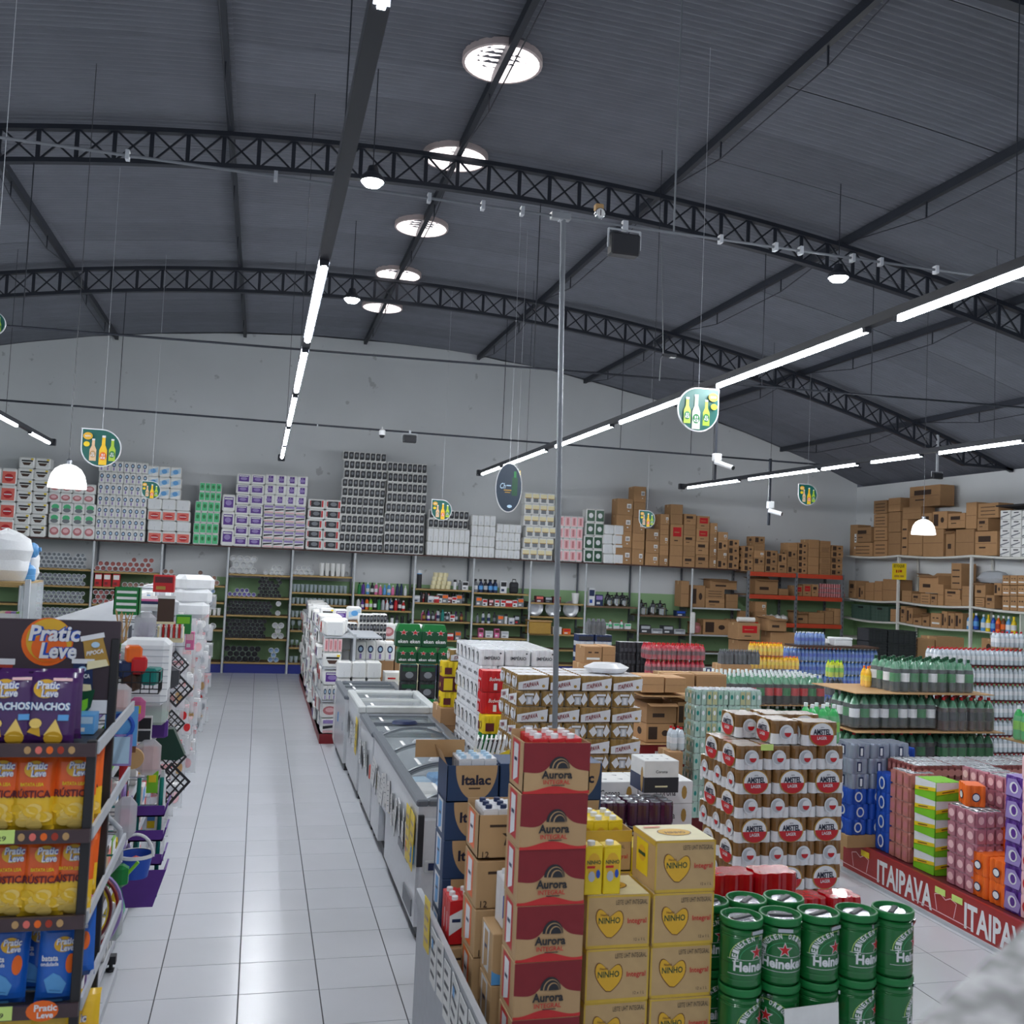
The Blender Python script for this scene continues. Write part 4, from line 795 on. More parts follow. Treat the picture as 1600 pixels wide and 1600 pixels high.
M('film_brown', (128, 92, 50), .3, var=.08, coat=.4, rnd=.05); M('film_white', (226, 227, 230), .28, coat=.3); M('film_grey', (150, 158, 176), .3, .3, coat=.3); M('label_red', (190, 26, 36), .35); M('film_top', (206, 196, 184), .22, .15, var=.25, scale=22, coat=.5)
M('film_clear_white', (220, 224, 228), .25, coat=.4); M('ink', (22, 26, 52), .5)
def am_front(f, w, h):
    c = w / 2; f.ell(c, h * .5, w * .37, h * .52, 'gold', 24); f.ell(c, h * .5, w * .335, h * .48, 'film_white', 24)
    n = 24; f.poly([(c + w * .33 * math.cos(t), h * .47 + h * .45 * math.sin(t)) for t in [PI + PI * k / n for k in range(n + 1)]], 'label_red')
    f.text('AMSTEL', c, h * .60, w * .5, h * .25, 'ink', .035); f.text('LAGER', c, h * .34, w * .28, h * .14, 'film_white', .02); f.text('1870', c, h * .8, w * .1, h * .05, 'ink', .01)
def am_side(f, w, h):
    c = w / 2; f.ell(c, h * .5, w * .27, h * .34, 'film_clear_white', 20); f.ell(c - w * .03, h * .5, w * .2, h * .26, 'light_grey', 16)
    f.ell(c + w * .04, h * .52, w * .14, h * .2, 'film_white', 14); n = 12; f.poly([(c + w * .04 + w * .13 * math.cos(t), h * .5 + h * .18 * math.sin(t)) for t in [PI + PI * k / n for k in range(n + 1)]], 'label_red')
AM = can_pack(4, 3, .0331, .158, 'film_brown', 'film_white', .45, 'film_top', am_front, am_side)
def block(me, name, label, cat, group, x0, y0, z0, lx, ly, h, layers, nA, nB, skip=None, flip=0):
    """a cross-stacked block: layers A lie long side front, layers B turned; nA, nB = (across, deep)"""
    for k in range(layers):
        A = (k + flip) % 2 == 0; n = nA if A else nB; wx, wy = (lx, ly) if A else (ly, lx)
        for i in range(n[0]):
            for j in range(n[1]):
                if skip and skip(k, i, j, n): continue
                put(name, me, (x0 + wx * (i + .5) + J(.0015), y0 + wy * (j + .5) + J(.002), z0 + h * k), label + layer(k, layers), cat, group, 0 if A else -PI / 2, (.975, .975, .985))
inner = lambda L: (lambda k, i, j, n: k < L - 1 and i > 0 and j > 0)
X1 = 3.93; XA = X1 - .8
block(AM, 'beer_pack', 'brown and white beer can pack with red oval label', 'beer pack', 'brown and white beer packs', XA, 6.0, .0, .267, .2, .1585, 10, (3, 3), (4, 2), inner(10))
for x, y, r in ((3.50, 6.17, 1), (3.73, 6.08, 0), (3.36, 6.42, 1), (3.60, 6.46, 1), (3.80, 6.42, 0)): put('beer_pack', AM, (x, y, 1.588), 'brown and white beer can pack lying on top of the tall block', 'beer pack', 'beer packs on top', -PI / 2 if r else 0, .985)
put('price_tag', MB().box(-.045, .045, -.002, .002, -.02, .02, 'label_green', 0), (3.33, 5.985, 1.578), 'pale green price tag on the brown beer packs', 'price tag')
M('film_gold', (150, 118, 62), .3, coat=.3, var=.1)
def it_front(f, w, h):
    f.poly(((0, h * .12), (w, h * .3), (w, h * .86), (0, h * .5)), 'film_white') if False else f.poly(((w * .02, h * .04), (w * .97, h * .08), (w * .99, h * .88), (w * .02, h * .52)), 'film_white')
    f.text('ITAIPAVA', w * .42, h * .38, w * .5, h * .3, 'dark_red', .03, 0, .2); f.ell(w * .82, h * .3, w * .05, h * .1, 'gold', 10)
def it_side(f, w, h):
    f.poly(((w * .04, h * .5), (w * .22, h * .12), (w * .4, h * .4), (w * .26, h * .82)), 'film_white'); f.poly(((w * .96, h * .5), (w * .78, h * .1), (w * .66, h * .4), (w * .8, h * .94)), 'film_white')
    f.rect(w * .38, w * .66, h * .14, h * .66, 'light_grey'); f.rect(w * .45, w * .58, h * .2, h * .6, 'film_white'); f.rect(w * .3, w * .7, h * .72, h * .86, 'film_white')
IT = can_pack(4, 3, .0328, .122, 'film_gold', None, .4, 'film_white', it_front, it_side)
block(IT, 'beer_pack', 'gold and white beer can pack with slanted red lettering', 'beer pack', 'gold and white beer packs', 2.0, 7.5, .12, .2625, .198, .1245, 14, (4, 3), (5, 2), inner(14), 1)
put('pallet', MB().box(1.98, 3.08, 7.48, 8.15, .1, .118, 'tan').box(1.98, 3.08, 7.48, 7.58, 0, .1, 'tan').box(1.98, 3.08, 7.78, 7.86, 0, .1, 'tan').box(1.98, 3.08, 8.05, 8.15, 0, .1, 'tan'), (0, 0, 0), 'wooden pallet under the gold and white beer packs', 'pallet')
put('loose_bag', MB().lathe([(0, 0), (.8, .02), (1., .3), (.6, .55), (0, .6)], 'film_white', 10), (2.82, 7.75, 1.865), 'crumpled white film lying on the gold beer packs', 'plastic film', scale=(.2, .14, .14))
def im_front(f, w, h): f.text('IMPÉRIO', w * .5, h * .5, w * .62, h * .26, 'dark_grey', .02); f.ell(w * .82, h * .78, w * .04, h * .06, 'dark_grey', 8)
def im_side(f, w, h):
    f.ell(w / 2, h * .55, w * .24, h * .3, 'dark_grey', 16); f.ell(w / 2, h * .52, w * .16, h * .22, 'film_white', 16); f.rect(w * .24, w * .76, h * .1, h * .36, 'film_white')
IM = can_pack(4, 3, .0331, .158, 'film_white', None, .4, 'film_clear_white', im_front, im_side)
x0 = at(756, 1000, Y=9.5).x
block(IM, 'beer_pack', 'white beer can pack with grey lettering', 'beer pack', 'white beer packs', x0 - .04, 9.5, .12, .267, .2, .16, 11, (3, 6), (4, 4), inner(11))
put('pallet', MB().box(0, 1.0, 0, 1.3, .1, .118, 'tan').box(0, 1.0, 0, .1, 0, .1, 'tan').box(0, 1., .6, .7, 0, .1, 'tan').box(0, 1., 1.2, 1.3, 0, .1, 'tan'), (x0 - .06, 9.48, 0), 'wooden pallet under the white beer packs', 'pallet')
# red, yellow and green packs tucked beside the gold block
def bud(f, w, h): f.text('Budweiser', w * .55, h * .62, w * .6, h * .18, 'film_white', .01, .3); f.rect(w * .42, w * .54, h * .1, h * .42, 'film_white')
RB = can_pack(4, 3, .033, .19, 'red', None, .4, 'red', bud, bud)
def yl(f, w, h): f.rect(w * .1, w * .4, h * .15, h * .6, 'maroon'); f.ell(w * .7, h * .45, w * .14, h * .24, 'maroon', 12); f.ell(w * .7, h * .45, w * .1, h * .16, 'yellow', 12)
YE = can_pack(4, 3, .033, .16, 'yellow', None, .4, 'yellow', yl, yl)
MR = can_pack(4, 3, .033, .16, 'maroon', None, .4, 'yellow', lambda f, w, h: (f.rect(w * .08, w * .45, h * .1, h * .9, 'yellow'), f.ell(w * .72, h * .35, w * .16, h * .3, 'yellow', 12)), yl)
HE_ = lambda f, w, h: (f.rect(w * .04, w * .96, h * .04, h * .5, 'dark_green'), f.ell(w * .5, h * .5, w * .3, h * .3, 'black', 12), f.rect(w * .2, w * .8, h * .72, h * .82, 'film_white'))
GH = can_pack(4, 3, .033, .158, 'green', None, .4, 'green', HE_, HE_)
xa = at(770, 1090, Y=8.7).x
zz = [at(770, v, Y=8.7).z for v in (1118, 1082, 1048)]
for k in range(2): put('beer_pack', RB, (xa + .05, 8.9, zz[0] + .195 * k), 'bright red beer can pack beside the gold block', 'beer pack', 'red beer packs', 0, (1, 1, 1))
n = int(zz[0] / .165)
for k in range(n): put('beer_pack', YE if k % 2 else GH, (xa + .05, 8.8, zz[0] - .165 * (n - k)), ('yellow' if k % 2 else 'green') + ' beer can pack below the bright red packs', 'beer pack', 'packs below the red ones')
for k in range(4): put('beer_pack', YE, (xa - .03, 8.55, .165 * k + zz[0] - .165 * 4 - .2), 'yellow beer can pack beside the gold block', 'beer pack', 'yellow beer packs') if False else None
# brown and yellow packs on a carton, farther back
Y = 10.6; xa = at(690, 1080, Y=Y).x; xb = at(742, 1080, Y=Y).x; zc = at(715, 1106, Y=Y).z
for k in range(3): carton(xa, xb + .05, Y, .5, zc / 3 * k, zc / 3 * (k + 1) - .004, 0, 'under the yellow and maroon beer packs', 'cartons under yellow packs')
for k in range(3):
    for i in range(2): put('beer_pack', (YE, MR)[(k + i) % 2], (xa + .14 + .27 * i, Y + .15, zc + .165 * k), ('yellow', 'maroon')[(k + i) % 2] + ' beer can pack stacked on a carton beside the freezers', 'beer pack', 'yellow and maroon packs')
put('beer_pack', IT, (xa + .22, Y + .16, zc + .497), 'single gold and white beer pack on the yellow and maroon ones', 'beer pack', None, 0)
for k in range(6): put('beer_pack', IT, (xa - .03 + J(.01), Y + .42, .13 * k + zc - .28), 'gold and white beer pack behind the yellow ones', 'beer pack', 'gold packs behind yellow', -PI / 2) if False else None
# green bottle carriers farther back
def carrier(front_txt=True):
    mb = MB().box(-.13, .13, -.1, .1, 0, .21, 'dark_green', .01).prism([(-.128, .2), (.128, .2), (.1, .3), (-.1, .3)], -.09, .09, 'green')
    f = front(mb, -.13, -.102, 0)
    for c in (.075, .19): star(f, c, .19, .034, 'red', 'film_white')
    f.text('eken', .07, .075, .1, .05, 'film_white', .02); f.text('eken', .19, .075, .1, .05, 'film_white', .02); return mb.mesh('carrier')
def star(f, u, v, r, mat, edge=None):
    P = lambda k_: [(u + (k_ if a % 2 == 0 else k_ * .4) * math.sin(PI * a / 5), v + (k_ if a % 2 == 0 else k_ * .4) * math.cos(PI * a / 5)) for a in range(10)]
    if edge: f.poly(P(r * 1.25), edge)
    f.poly(P(r), mat)
CA = carrier()
BN = can_pack(3, 2, .035, .22, 'soft_black', None, .4, 'teal', lambda f, w, h: (f.rect(w * .05, w * .95, h * .1, h * .8, 'soft_black'), f.rect(w * .1, w * .9, h * .62, h * .86, 'dark_green'), f.ell(w * .5, h * .4, w * .24, h * .2, 'grey', 10)), None)
Y = 13.2
x0 = at(618, 1000, Y=Y).x; z3 = at(640, 1012, Y=Y).z
for k, (n, off) in enumerate(((4, .0), (4, .0), (4, 0), (3, .0))):
    zz_ = z3 - .235 * (4 - k) + .26 if False else None
zt = at(650, 1011, Y=Y).z                                     # underside of the uppermost green carriers
for i, u in ((0, 639), (1, 679)): put('beer_carrier', CA, (at(u, 1000, Y=Y).x, Y + .1, zt), 'green six-bottle carrier with red stars on top of the beer pile', 'beer pack', 'green carriers', 0, (1.35, 1, 1.0))
for i in range(5): put('beer_carrier', CA, (x0 + .17 + .275 * i, Y + .12, zt - .225), 'green bottle carrier in the row under the two top ones', 'beer pack', 'green carriers lower', 0, (1.04, 1, .74))
for r in range(6):
    for i in range(5):
        z = zt - .23 - .225 * (r + 1)
        if z > .0: put('beer_bottle_pack', BN if r < 2 else CA, (x0 + .2 + .25 * i, Y + .02, z), ('dark bottle pack under the green carriers', 'green bottle carrier low in the beer pile')[r >= 2], 'beer pack', ('dark bottle packs', 'green carriers at the bottom')[r >= 2], 0, (1.1, 1.1, 1.) if r < 2 else (.96, 1, .74))
# ================================================================ soft drink bottles
M('cola', (34, 18, 18), .12, coat=.6, var=.05); M('pet_clear', (196, 206, 214), .12, coat=.6, var=.1); M('pet_green', (70, 176, 98), .12, coat=.6, var=.1); M('pet_dark_green', (22, 38, 32), .12, coat=.6, var=.1)
M('pet_blue', (92, 128, 190), .12, coat=.5, var=.12); M('pet_neck_green', (84, 138, 108), .15, coat=.5); M('juice_yellow', (238, 186, 40), .2, coat=.4); M('juice_orange', (238, 150, 40), .2, coat=.4); M('pet_lemon', (196, 206, 60), .15, coat=.4); M('guarana', (60, 30, 20), .12, coat=.6)
M('cap_white', (232, 236, 238), .4); M('soda_red', (168, 22, 44), .2, coat=.5)
def pet(liquid, neck, label, cap, r=.052, h=.33, n=10):
    return MB().lathe([(0, .0), (r * .82, .0), (r, .02), (r, h * .3, label), (r * 1.01, h * .3, label), (r * 1.01, h * .56, liquid), (r, h * .56, liquid), (r * .92, h * .68, neck), (r * .6, h * .82, neck), (r * .28, h * .9, cap), (r * .32, h * .91, cap), (r * .32, h, cap), (0, h)], liquid, n, caps=False).mesh('bottle')
PET = {k: pet(*v) for k, v in dict(cola=('cola', 'pet_neck_green', 'red', 'cap_white'), colag=('cola', 'pet_neck_green', 'green', 'cap_white'), dark=('pet_dark_green', 'pet_neck_green', 'green', 'dark_green'), darkw=('pet_dark_green', 'pet_neck_green', 'film_white', 'dark_green'), guar=('guarana', 'pet_neck_green', 'soft_black', 'red'),
        green=('pet_green', 'pet_green', 'lime', 'cap_white'), water=('pet_blue', 'pet_blue', 'blue', 'cap_white', .036, .22), clear=('pet_clear', 'pet_clear', 'film_white', 'red', .036, .21), red=('soda_red', 'soda_red', 'maroon', 'red', .036, .22), orange=('juice_orange', 'juice_orange', 'orange', 'orange', .036, .22), yellow=('juice_yellow', 'juice_yellow', 'yellow', 'orange', .036, .21), lemon=('pet_lemon', 'pet_lemon', 'lime', 'lime', .036, .22), black=('soft_black', 'dark_grey', 'black', 'grey', .036, .22)).items()}
FILM = {}
def film(nx, ny, r, h):
    k = (nx, ny, r, h)
    if k not in FILM:
        mb = MB(); pts = scallop(nx, ny, r * 1.02); n = len(pts)
        rings = [[(x * s, y * s, z) for x, y in pts] for s, z in ((1., .0), (1.01, h * .3), (1.01, h * .6), (.97, h * .72))]
        for a, b in zip(rings[:-1], rings[1:]): mb.add(a + b, [(i, (i + 1) % n, n + (i + 1) % n, n + i) for i in range(n)], 'plastic_film', True)
        FILM[k] = mb.mesh('film')
    return FILM[k]
def six(kinds, loc, label, group, nx=3, ny=2, r=.052, h=.33, rz=0., wrap=True, cat='drink pack'):
    t = thing('drink_pack', loc, label, cat, group, rz)
    for i in range(nx):
        for j in range(ny): put('bottle', PET[kinds[(i + j) % len(kinds)]], (r * 2.02 * (i - (nx - 1) / 2), r * 2.02 * (j - (ny - 1) / 2), 0), parent=t, rz=random.uniform(0, 6))
    if wrap: put('film_wrap', film(nx, ny, r, h), (0, 0, 0), parent=t)
    return t
def slab(x0, x1, y0, y1, z, label): return put('card_sheet', MB().box(x0, x1, y0, y1, z, z + .008, 'kraft'), (0, 0, 0), label, 'cardboard sheet')
def field(kind, x0, y0, z0, nx, ny, nz, label, group, px=3, py=2, r=.052, h=.33, only_edge=True):
    """a block of wrapped packs; packs wholly buried inside are left out"""
    wx, wy = px * r * 2.06, py * r * 2.06
    for k in range(nz):
        for i in range(nx):
            for j in range(ny):
                if only_edge and k < nz - 1 and j > 0 and 0 < i < nx - 1: continue
                six(kind, (x0 + wx * (i + .5), y0 + wy * (j + .5), z0 + k * (h + .004)), label, group, px, py, r, h)
# cola block with green caps
Y = 10.0; x0 = at(1130, 1060, Y=Y).x; zc = at(1220, 1100, Y=Y).z
field(['cola', 'colag', 'cola'], x0, Y, zc - .01, 4, 3, 1, 'pack of green-capped cola bottles with red labels on the upper layer', 'cola packs upper')
slab(x0 - .02, x0 + 1.35, Y - .02, Y + .68, zc - .02, 'cardboard sheet under the upper cola packs')
field(['cola', 'cola'], x0, Y, zc - .355, 4, 2, 1, 'pack of cola bottles under the cardboard sheet', 'cola packs lower')
for k in range(3): field(['cola'], x0, Y, zc - .355 - .34 * (k + 1), 4, 1, 1, 'pack of cola bottles near the floor', 'cola packs bottom') if zc - .355 - .34 * (k + 1) > -.02 else None
base_z = zc - .355 - .34 * int((zc - .355) / .34); put('pallet', MB().box(0, 1.4, 0, .7, max(.03, base_z - .02), max(.04, base_z), 'tan').box(0, 1.4, 0, .1, 0, max(.03, base_z - .02), 'tan').box(0, 1.4, .6, .7, 0, max(.03, base_z - .02), 'tan'), (x0 - .02, Y - .01, 0), 'wooden pallet under the cola packs', 'pallet')
# pale green and silver slim can block with a carton behind
GC = can_pack(6, 4, .0285, .145, 'pale_mint' if False else 'mint', None, .4, 'film_clear_white')
M('slim_can', (176, 200, 190), .25, .2, var=.1, coat=.4, rnd=.12); M('slim_gold', (196, 190, 150), .25, .2, coat=.4)
def slim(f, w, h):
    for k in range(6): f.rect(w * (k + .12) / 6, w * (k + .88) / 6, h * .06, h * .9, 'slim_gold' if k in (2, 3) else 'slim_can'); f.k = 0
    for k in range(6): f.k = 1; f.ell(w * (k + .5) / 6, h * .55, w * .04, h * .16, 'film_white' if k % 2 else 'teal', 8)
GC = can_pack(6, 4, .0285, .145, 'slim_can', None, .4, 'film_clear_white', slim, slim, True)
Y = 8.6; xa = at(1086, 1100, Y=Y).x; zt = at(1140, 1078, Y=Y).z
for k in range(8):
    z = zt - .149 * (k + 1)
    if z > 0:
        for i in range(2): put('can_tray', GC, (xa + .175 + .345 * i, Y + .12, z), 'pale green slim can pack nearer the %s' % ('cartons', 'green soda')[i] + layer(7 - k, 8), 'can pack', 'pale green can packs')
for i in range(2): carton(xa + .04 + .36 * i, xa + .38 + .36 * i, Y + .84, .3, 0, zt + .05, 2, 'behind the pale green can packs', 'cartons behind slim cans')
# red soda block
Y = 13.0; x0 = at(1012, 1030, Y=Y).x; zt = at(1058, 1006, Y=Y).z
for k in range(6):
    z = zt - .225 * (k + 1)
    if z > -.02: field(['red'], x0 + (.0 if k < 3 else .05), Y, z, 4 if k < 2 else 5, 2 if k == 0 else 1, 1, 'pack of dark red soda bottles' + layer(5 - k, 6), 'red soda packs', 3, 2, .036, .22)
# dark can packs left of it
BK = can_pack(4, 3, .033, .16, 'soft_black', None, .4, 'film_clear_white', lambda f, w, h: [f.rect(w * (k + .15) / 4, w * (k + .85) / 4, h * .2, h * .5, 'dark_grey') for k in range(4)] and None, None)
BL = can_pack(4, 3, .033, .16, 'navy', 'light_grey', .4, 'film_clear_white', lambda f, w, h: f.rect(w * .08, w * .92, h * .5, h * .84, 'soft_black'), None)
Y = 13.4
for me, u0, v0, n, lab, g in ((BL, 902, 991, 2, 'navy and grey can pack stacked beside brown cartons', 'navy can packs'), (BK, 968, 1003, 2, 'black can pack stacked beside the red soda', 'black can packs')):
    xx = at(u0, v0, Y=Y).x; zt = at(u0, v0, Y=Y).z; m = int(zt / .162)
    for k in range(m):
        for i in range(n): put('can_pack', me, (xx + .135 + .27 * i, Y + .1, zt / m * (m - 1 - k)), lab + layer(m - 1 - k, m), 'can pack', g, 0, (.98, .98, zt / m / .162))
Y = 13.5; xx = at(905, 978, Y=Y).x; six(['black'], (xx + .25, Y, at(902, 991, Y=13.4).z + .002), 'pack of dark slim bottles on the navy can packs', None, 4, 2, .036, .22)
# cartons amid the drinks
Y = 11.0
for u0, u1, v0, v1, n, st, g in ((913, 940, 1010, 1037, 1, [6], 'a'), (941, 961, 1010, 1037, 1, [0], 'a')):
    xa, xb = at(u0, v1, Y=Y).x, at(u1, v1, Y=Y).x; zb, zt = at(u0, v1, Y=Y).z, at(u0, v0, Y=Y).z
    carton(xa, xb, Y, .35, zb, zt, st[0], 'among the drinks behind the gold beer block', 'cartons behind gold beer')
    for k in range(4): carton(xa - .02, xb - .005, Y - .02, .4, zb / 4 * k, zb / 4 * (k + 1) - .003, 4, 'low among the drinks behind the gold beer block', 'low cartons behind gold beer')
Y = 9.0
for u0, u1, v0, v1, st in ((1003, 1038, 1056, 1082, 0), (1039, 1072, 1058, 1082, 0), (1010, 1057, 1098, 1130, 9), (1058, 1082, 1096, 1135, 5), (1009, 1053, 1130, 1160, 5)):
    xa, xb = at(u0, v1, Y=Y).x, at(u1, v1, Y=Y).x; zb, zt = at(u0, v1, Y=Y).z, at(u0, v0, Y=Y).z
    carton(xa, xb - .005, Y, .34, zb, zt - .006, st, 'in the pile right of the gold beer block', 'cartons right of gold beer')
xa, xb = at(1003, 1090, Y=Y).x, at(1080, 1090, Y=Y).x; slab(xa, xb + .08, Y - .04, Y + .4, at(1003, 1086, Y=Y).z - .012, 'cardboard sheet between cartons right of the gold beer block')
zb = at(1030, 1162, Y=Y).z
t = thing('display_stand', (xa, Y, 0), 'red printed display base under the cartons right of gold beer', 'display stand')
mb = MB().box(-.02, .75, -.06, .4, 0, zb, 'dark_red'); f = front(mb, -.02, -.06, 0); f.text('ITAIPAVA', .36, zb - .12, .42, .12, 'film_white', .03); put('panel', mb, parent=t); put('top_board', MB().box(-.03, .76, -.07, .41, zb, zb + .006, 'kraft'), parent=t)
six(['clear'], (at(1050, 1150, Y=8.6).x + .06, 8.65, at(1050, 1172, Y=8.6).z), 'pack of clear bottles in front of the pile of cartons', None, 2, 2, .036, .21)
carton(at(1040, 1172, Y=8.6).x, at(1062, 1172, Y=8.6).x, 8.52, .26, 0, at(1050, 1172, Y=8.6).z - .003, 0, 'under the small pack of clear bottles', None)
# yellow juice and black bottles, farther
Y = 14.6; x0 = at(1174, 1020, Y=Y).x; zb = at(1190, 1024, Y=Y).z
for k in range(2): field(['yellow'], x0, Y, zb - .22 * k, 2 + (k == 1), 1, 1, 'pack of yellow juice bottles before the orange rack', 'yellow juice packs', 4, 2, .036, .21)
for k in range(5):
    if zb - .22 * (2 + k) > -.05: field(['black'], x0 - .25, Y - .1, zb - .22 * (2 + k) + .0, 4, 1, 1, 'pack of dark small bottles below the yellow juice', 'dark bottle packs small', 3, 2, .036, .22)
field(['black'], at(1127, 1020, Y=13.8).x, 13.8, at(1150, 1038, Y=13.8).z, 3, 1, 1, 'pack of dark small bottles beside the yellow juice', 'dark bottle packs', 3, 2, .036, .22)
carton(at(1127, 1020, Y=13.8).x, at(1175, 1020, Y=13.8).x, 13.8, .3, 0, at(1150, 1038, Y=13.8).z - .004, 0, 'under the dark small bottles', None)
# blue water block with a board and more packs on it
Y = 15.0; x0 = at(1228, 1020, Y=Y).x; zt = at(1290, 1012, Y=Y).z
for k in range(7):
    z = zt - .225 * (k + 1)
    if z > -.04: field(['water'], x0, Y, z, 6, 1, 1, 'pack of blue water bottles in the blue block' + layer(6 - k, 7), 'blue water packs', 4, 2, .036, .22)
put('wood_board', MB().box(x0 + .2, x0 + 1.75, Y - .05, Y + .4, zt + .0, zt + .03, 'dark_brown'), (0, 0, 0), 'dark board lying across the blue water packs', 'board')
for i in range(2): six(['water'], (at(1262 + 20 * i, 1000, Y=Y).x, Y + .14, zt + .032), 'pack of blue water bottles standing on the dark board', 'water packs on board', 4, 2, .036, .26, wrap=True)
put('foam_box', MB().box(-.17, .17, -.12, .12, 0, .1, 'white', .01).box(-.175, .175, -.125, .125, .1, .14, 'white', .01), (at(1320, 1000, Y=Y).x, Y + .15, zt + .032), 'white foam box on the dark board over blue water', 'box')
put('plastic_bag', PB, (at(1300, 992, Y=Y).x, Y + .25, zt + .07), 'crumpled white bag between water packs and foam box', 'bag', scale=(.1, .1, .14))
Y = 11.6; x0 = at(1297, 1060, Y=Y).x; zt = at(1310, 1030, Y=Y).z
nn = int(zt / .222)
for k in range(nn):
    z = zt / nn * (nn - 1 - k)
    if z > -.06: field(['lemon' if k < 1 else 'guar' if False else 'black'], x0, Y, z, 1, 1, 1, ('pack of lemon yellow bottles beside the cola', 'pack of dark bottles under the lemon ones')[k > 0] + layer(nn - 1 - k, nn), 'lemon bottle packs', 3, 2, .036, .22)
# pale green soda bottles behind the brown beer block
Y = 7.6; x0 = at(1265, 1130, Y=Y).x; zt = at(1290, 1102, Y=Y).z; field(['green'], x0, Y, zt - .33, 1, 1, 1, 'pack of bright green soda bottles behind the brown beer', 'green soda behind beer')
for k in range(4):
    if zt - .33 - .335 * (k + 1) > -.1: field(['green'], x0, Y, max(0, zt - .33 - .335 * (k + 1)), 1, 1, 1, 'pack of bright green soda bottles behind the brown beer', 'green soda behind beer')
# ---- right hand pallet: dark bottles on cardboard sheets
Y = 8.6; x0 = at(1396, 1060, Y=Y).x; z2 = at(1460, 1082, Y=Y).z
xl = at(1328, 1100, Y=8.6).x
slab(xl, x0 + 1.1, 8.5, 9.3, z2 - .012, 'cardboard sheet carrying the uppermost dark bottle packs')
field(['dark', 'darkw', 'dark'], x0, 8.6, z2, 3, 2, 1, 'pack of dark green-capped bottles on the uppermost cardboard sheet', 'dark packs top layer')
for i in range(2): six(['orange' if i else 'yellow'], (at(1364 + 20 * i, 1060, Y=9.0).x, 9.02, z2), 'small pack of orange drink beside the dark bottles', 'orange drink packs', 3, 2, .034, .17)
z1 = z2 - .012 - .335
field(['darkw', 'dark'], xl, 8.55, z1, 3, 2, 1, 'pack of dark bottles with white and green labels under the cardboard sheet', 'dark packs second layer')
field(['guar'], xl + .97, 8.5, z1 - .02, 2, 2, 1, 'pack of near-black bottles under the cardboard sheet', 'black packs second layer')
x_g = xl + .97 + .65
field(['green'], x_g, 7.9, z1 - .06, 3, 2, 1, 'pack of bright green soda bottles at the end of the dark row', 'green soda at row end')
slab(xl - .02, x_g + .05, 8.45, 9.05, z1 - .034, 'cardboard sheet under the second bottle layer'); slab(x_g - .05, x_g + 1.0, 7.85, 8.4, z1 - .072, 'cardboard sheet under the bright green soda')
z0_ = z1 - .036 - .335
field(['guar', 'dark'], xl, 8.55, z0_, 3, 2, 1, 'pack of dark bottles on the third layer down', 'dark packs third layer')
field(['dark'], xl + .97, 8.5, z0_, 2, 2, 1, 'pack of dark bottles on the third layer down', 'dark packs third layer')
field(['green', 'dark'], x_g, 7.9, z0_ - .03, 3, 1, 1, 'pack of green bottles on the third layer down', 'green packs third layer')
for k in range(3):
    z = z0_ - .345 * (k + 1)
    if z > .1: field(['dark'], xl, 8.6, z, 8, 1, 1, 'pack of dark bottles low in the pallet pile', 'dark packs low')
zlow = z0_ - .345 * int((z0_ - .1) / .345)
put('pallet', MB().box(0, 2.7, 0, .7, zlow - .04, zlow - .012, 'tan').box(0, 2.7, 0, .1, 0, zlow - .04, 'tan').box(0, 2.7, .6, .7, 0, zlow - .04, 'tan'), (xl - .03, 8.58, 0), 'wooden pallet under the dark bottle layers', 'pallet')
# ---- clear water packs with red caps against the right
Y = 11.2; x0 = at(1466, 1060, Y=Y).x; zt = at(1540, 1012, Y=Y).z
for k in range(7):
    z = zt - .23 * (k + 1)
    if z > -.05:
        field(['clear'], x0, Y, z, 6, 2 if k == 0 else 1, 1, 'pack of clear red-capped water bottles' + layer(6 - k, 7), 'clear water packs', 4, 2, .036, .21)
        if k: put('red_sheet', MB().box(x0, x0 + 1.76, Y, Y + .3, z + .212, z + .22, 'maroon'), (0, 0, 0), 'thin red layer sheet between clear water packs', 'sheet', 'red layer sheets')
for i in range(2): six(['clear'], (at(1580, 1000, Y=Y).x + .3 * i, Y + .16, zt + .004), 'pack of clear water bottles on top of the pale block', 'top clear packs', 4, 2, .036, .21)
# ---- the long red platform with can packs
M('board_red', (158, 40, 38), .4)
XP = 5.47; ZP = .30
t = thing('display_platform', (XP, 3.75, 0), 'long low red platform with white slanted brewery lettering', 'display stand')
mb = MB().box(0, .03, 0, 4.6, 0, ZP, 'board_red'); f = lside(mb, 0, 4.6, 0, .002)   # u runs from the far end (Y 8.8) to the near one
uY = lambda y: 8.35 - y
for yc in (7.45, 6.33, 5.2):
    f.k = 0; f.text('ITAIPAVA', uY(yc), .15, .74, .2, 'film_white', .03, 0, -.0)
for yc in (8.08, 6.92, 5.8):
    f.k = 0
    for a, b in (((-.10, .08), (-.13, .2)), ((-.13, .2), (-.06, .22)), ((-.06, .22), (0, .19)), ((0, .19), (.06, .22)), ((.06, .22), (.13, .2)), ((.13, .2), (.10, .08)), ((-.4, .07), (.3, .07))):
        dx, dz = b[0] - a[0], b[1] - a[1]; L = math.hypot(dx, dz); nx, nz = -dz / L * .004, dx / L * .004; u = uY(yc)
        f.poly(((u + a[0] - nx, a[1] - nz), (u + b[0] - nx, b[1] - nz), (u + b[0] + nx, b[1] + nz), (u + a[0] + nx, a[1] + nz)), 'pale_pink'); f.k = 0
put('front_panel', mb, parent=t)
put('skirting', MB().box(-.02, .0, 0, 4.6, 0, .03, 'light_grey'), parent=t)
put('deck', MB().box(.03, 2.4, 0, 4.6, .0, ZP - .005, 'maroon'), parent=t)
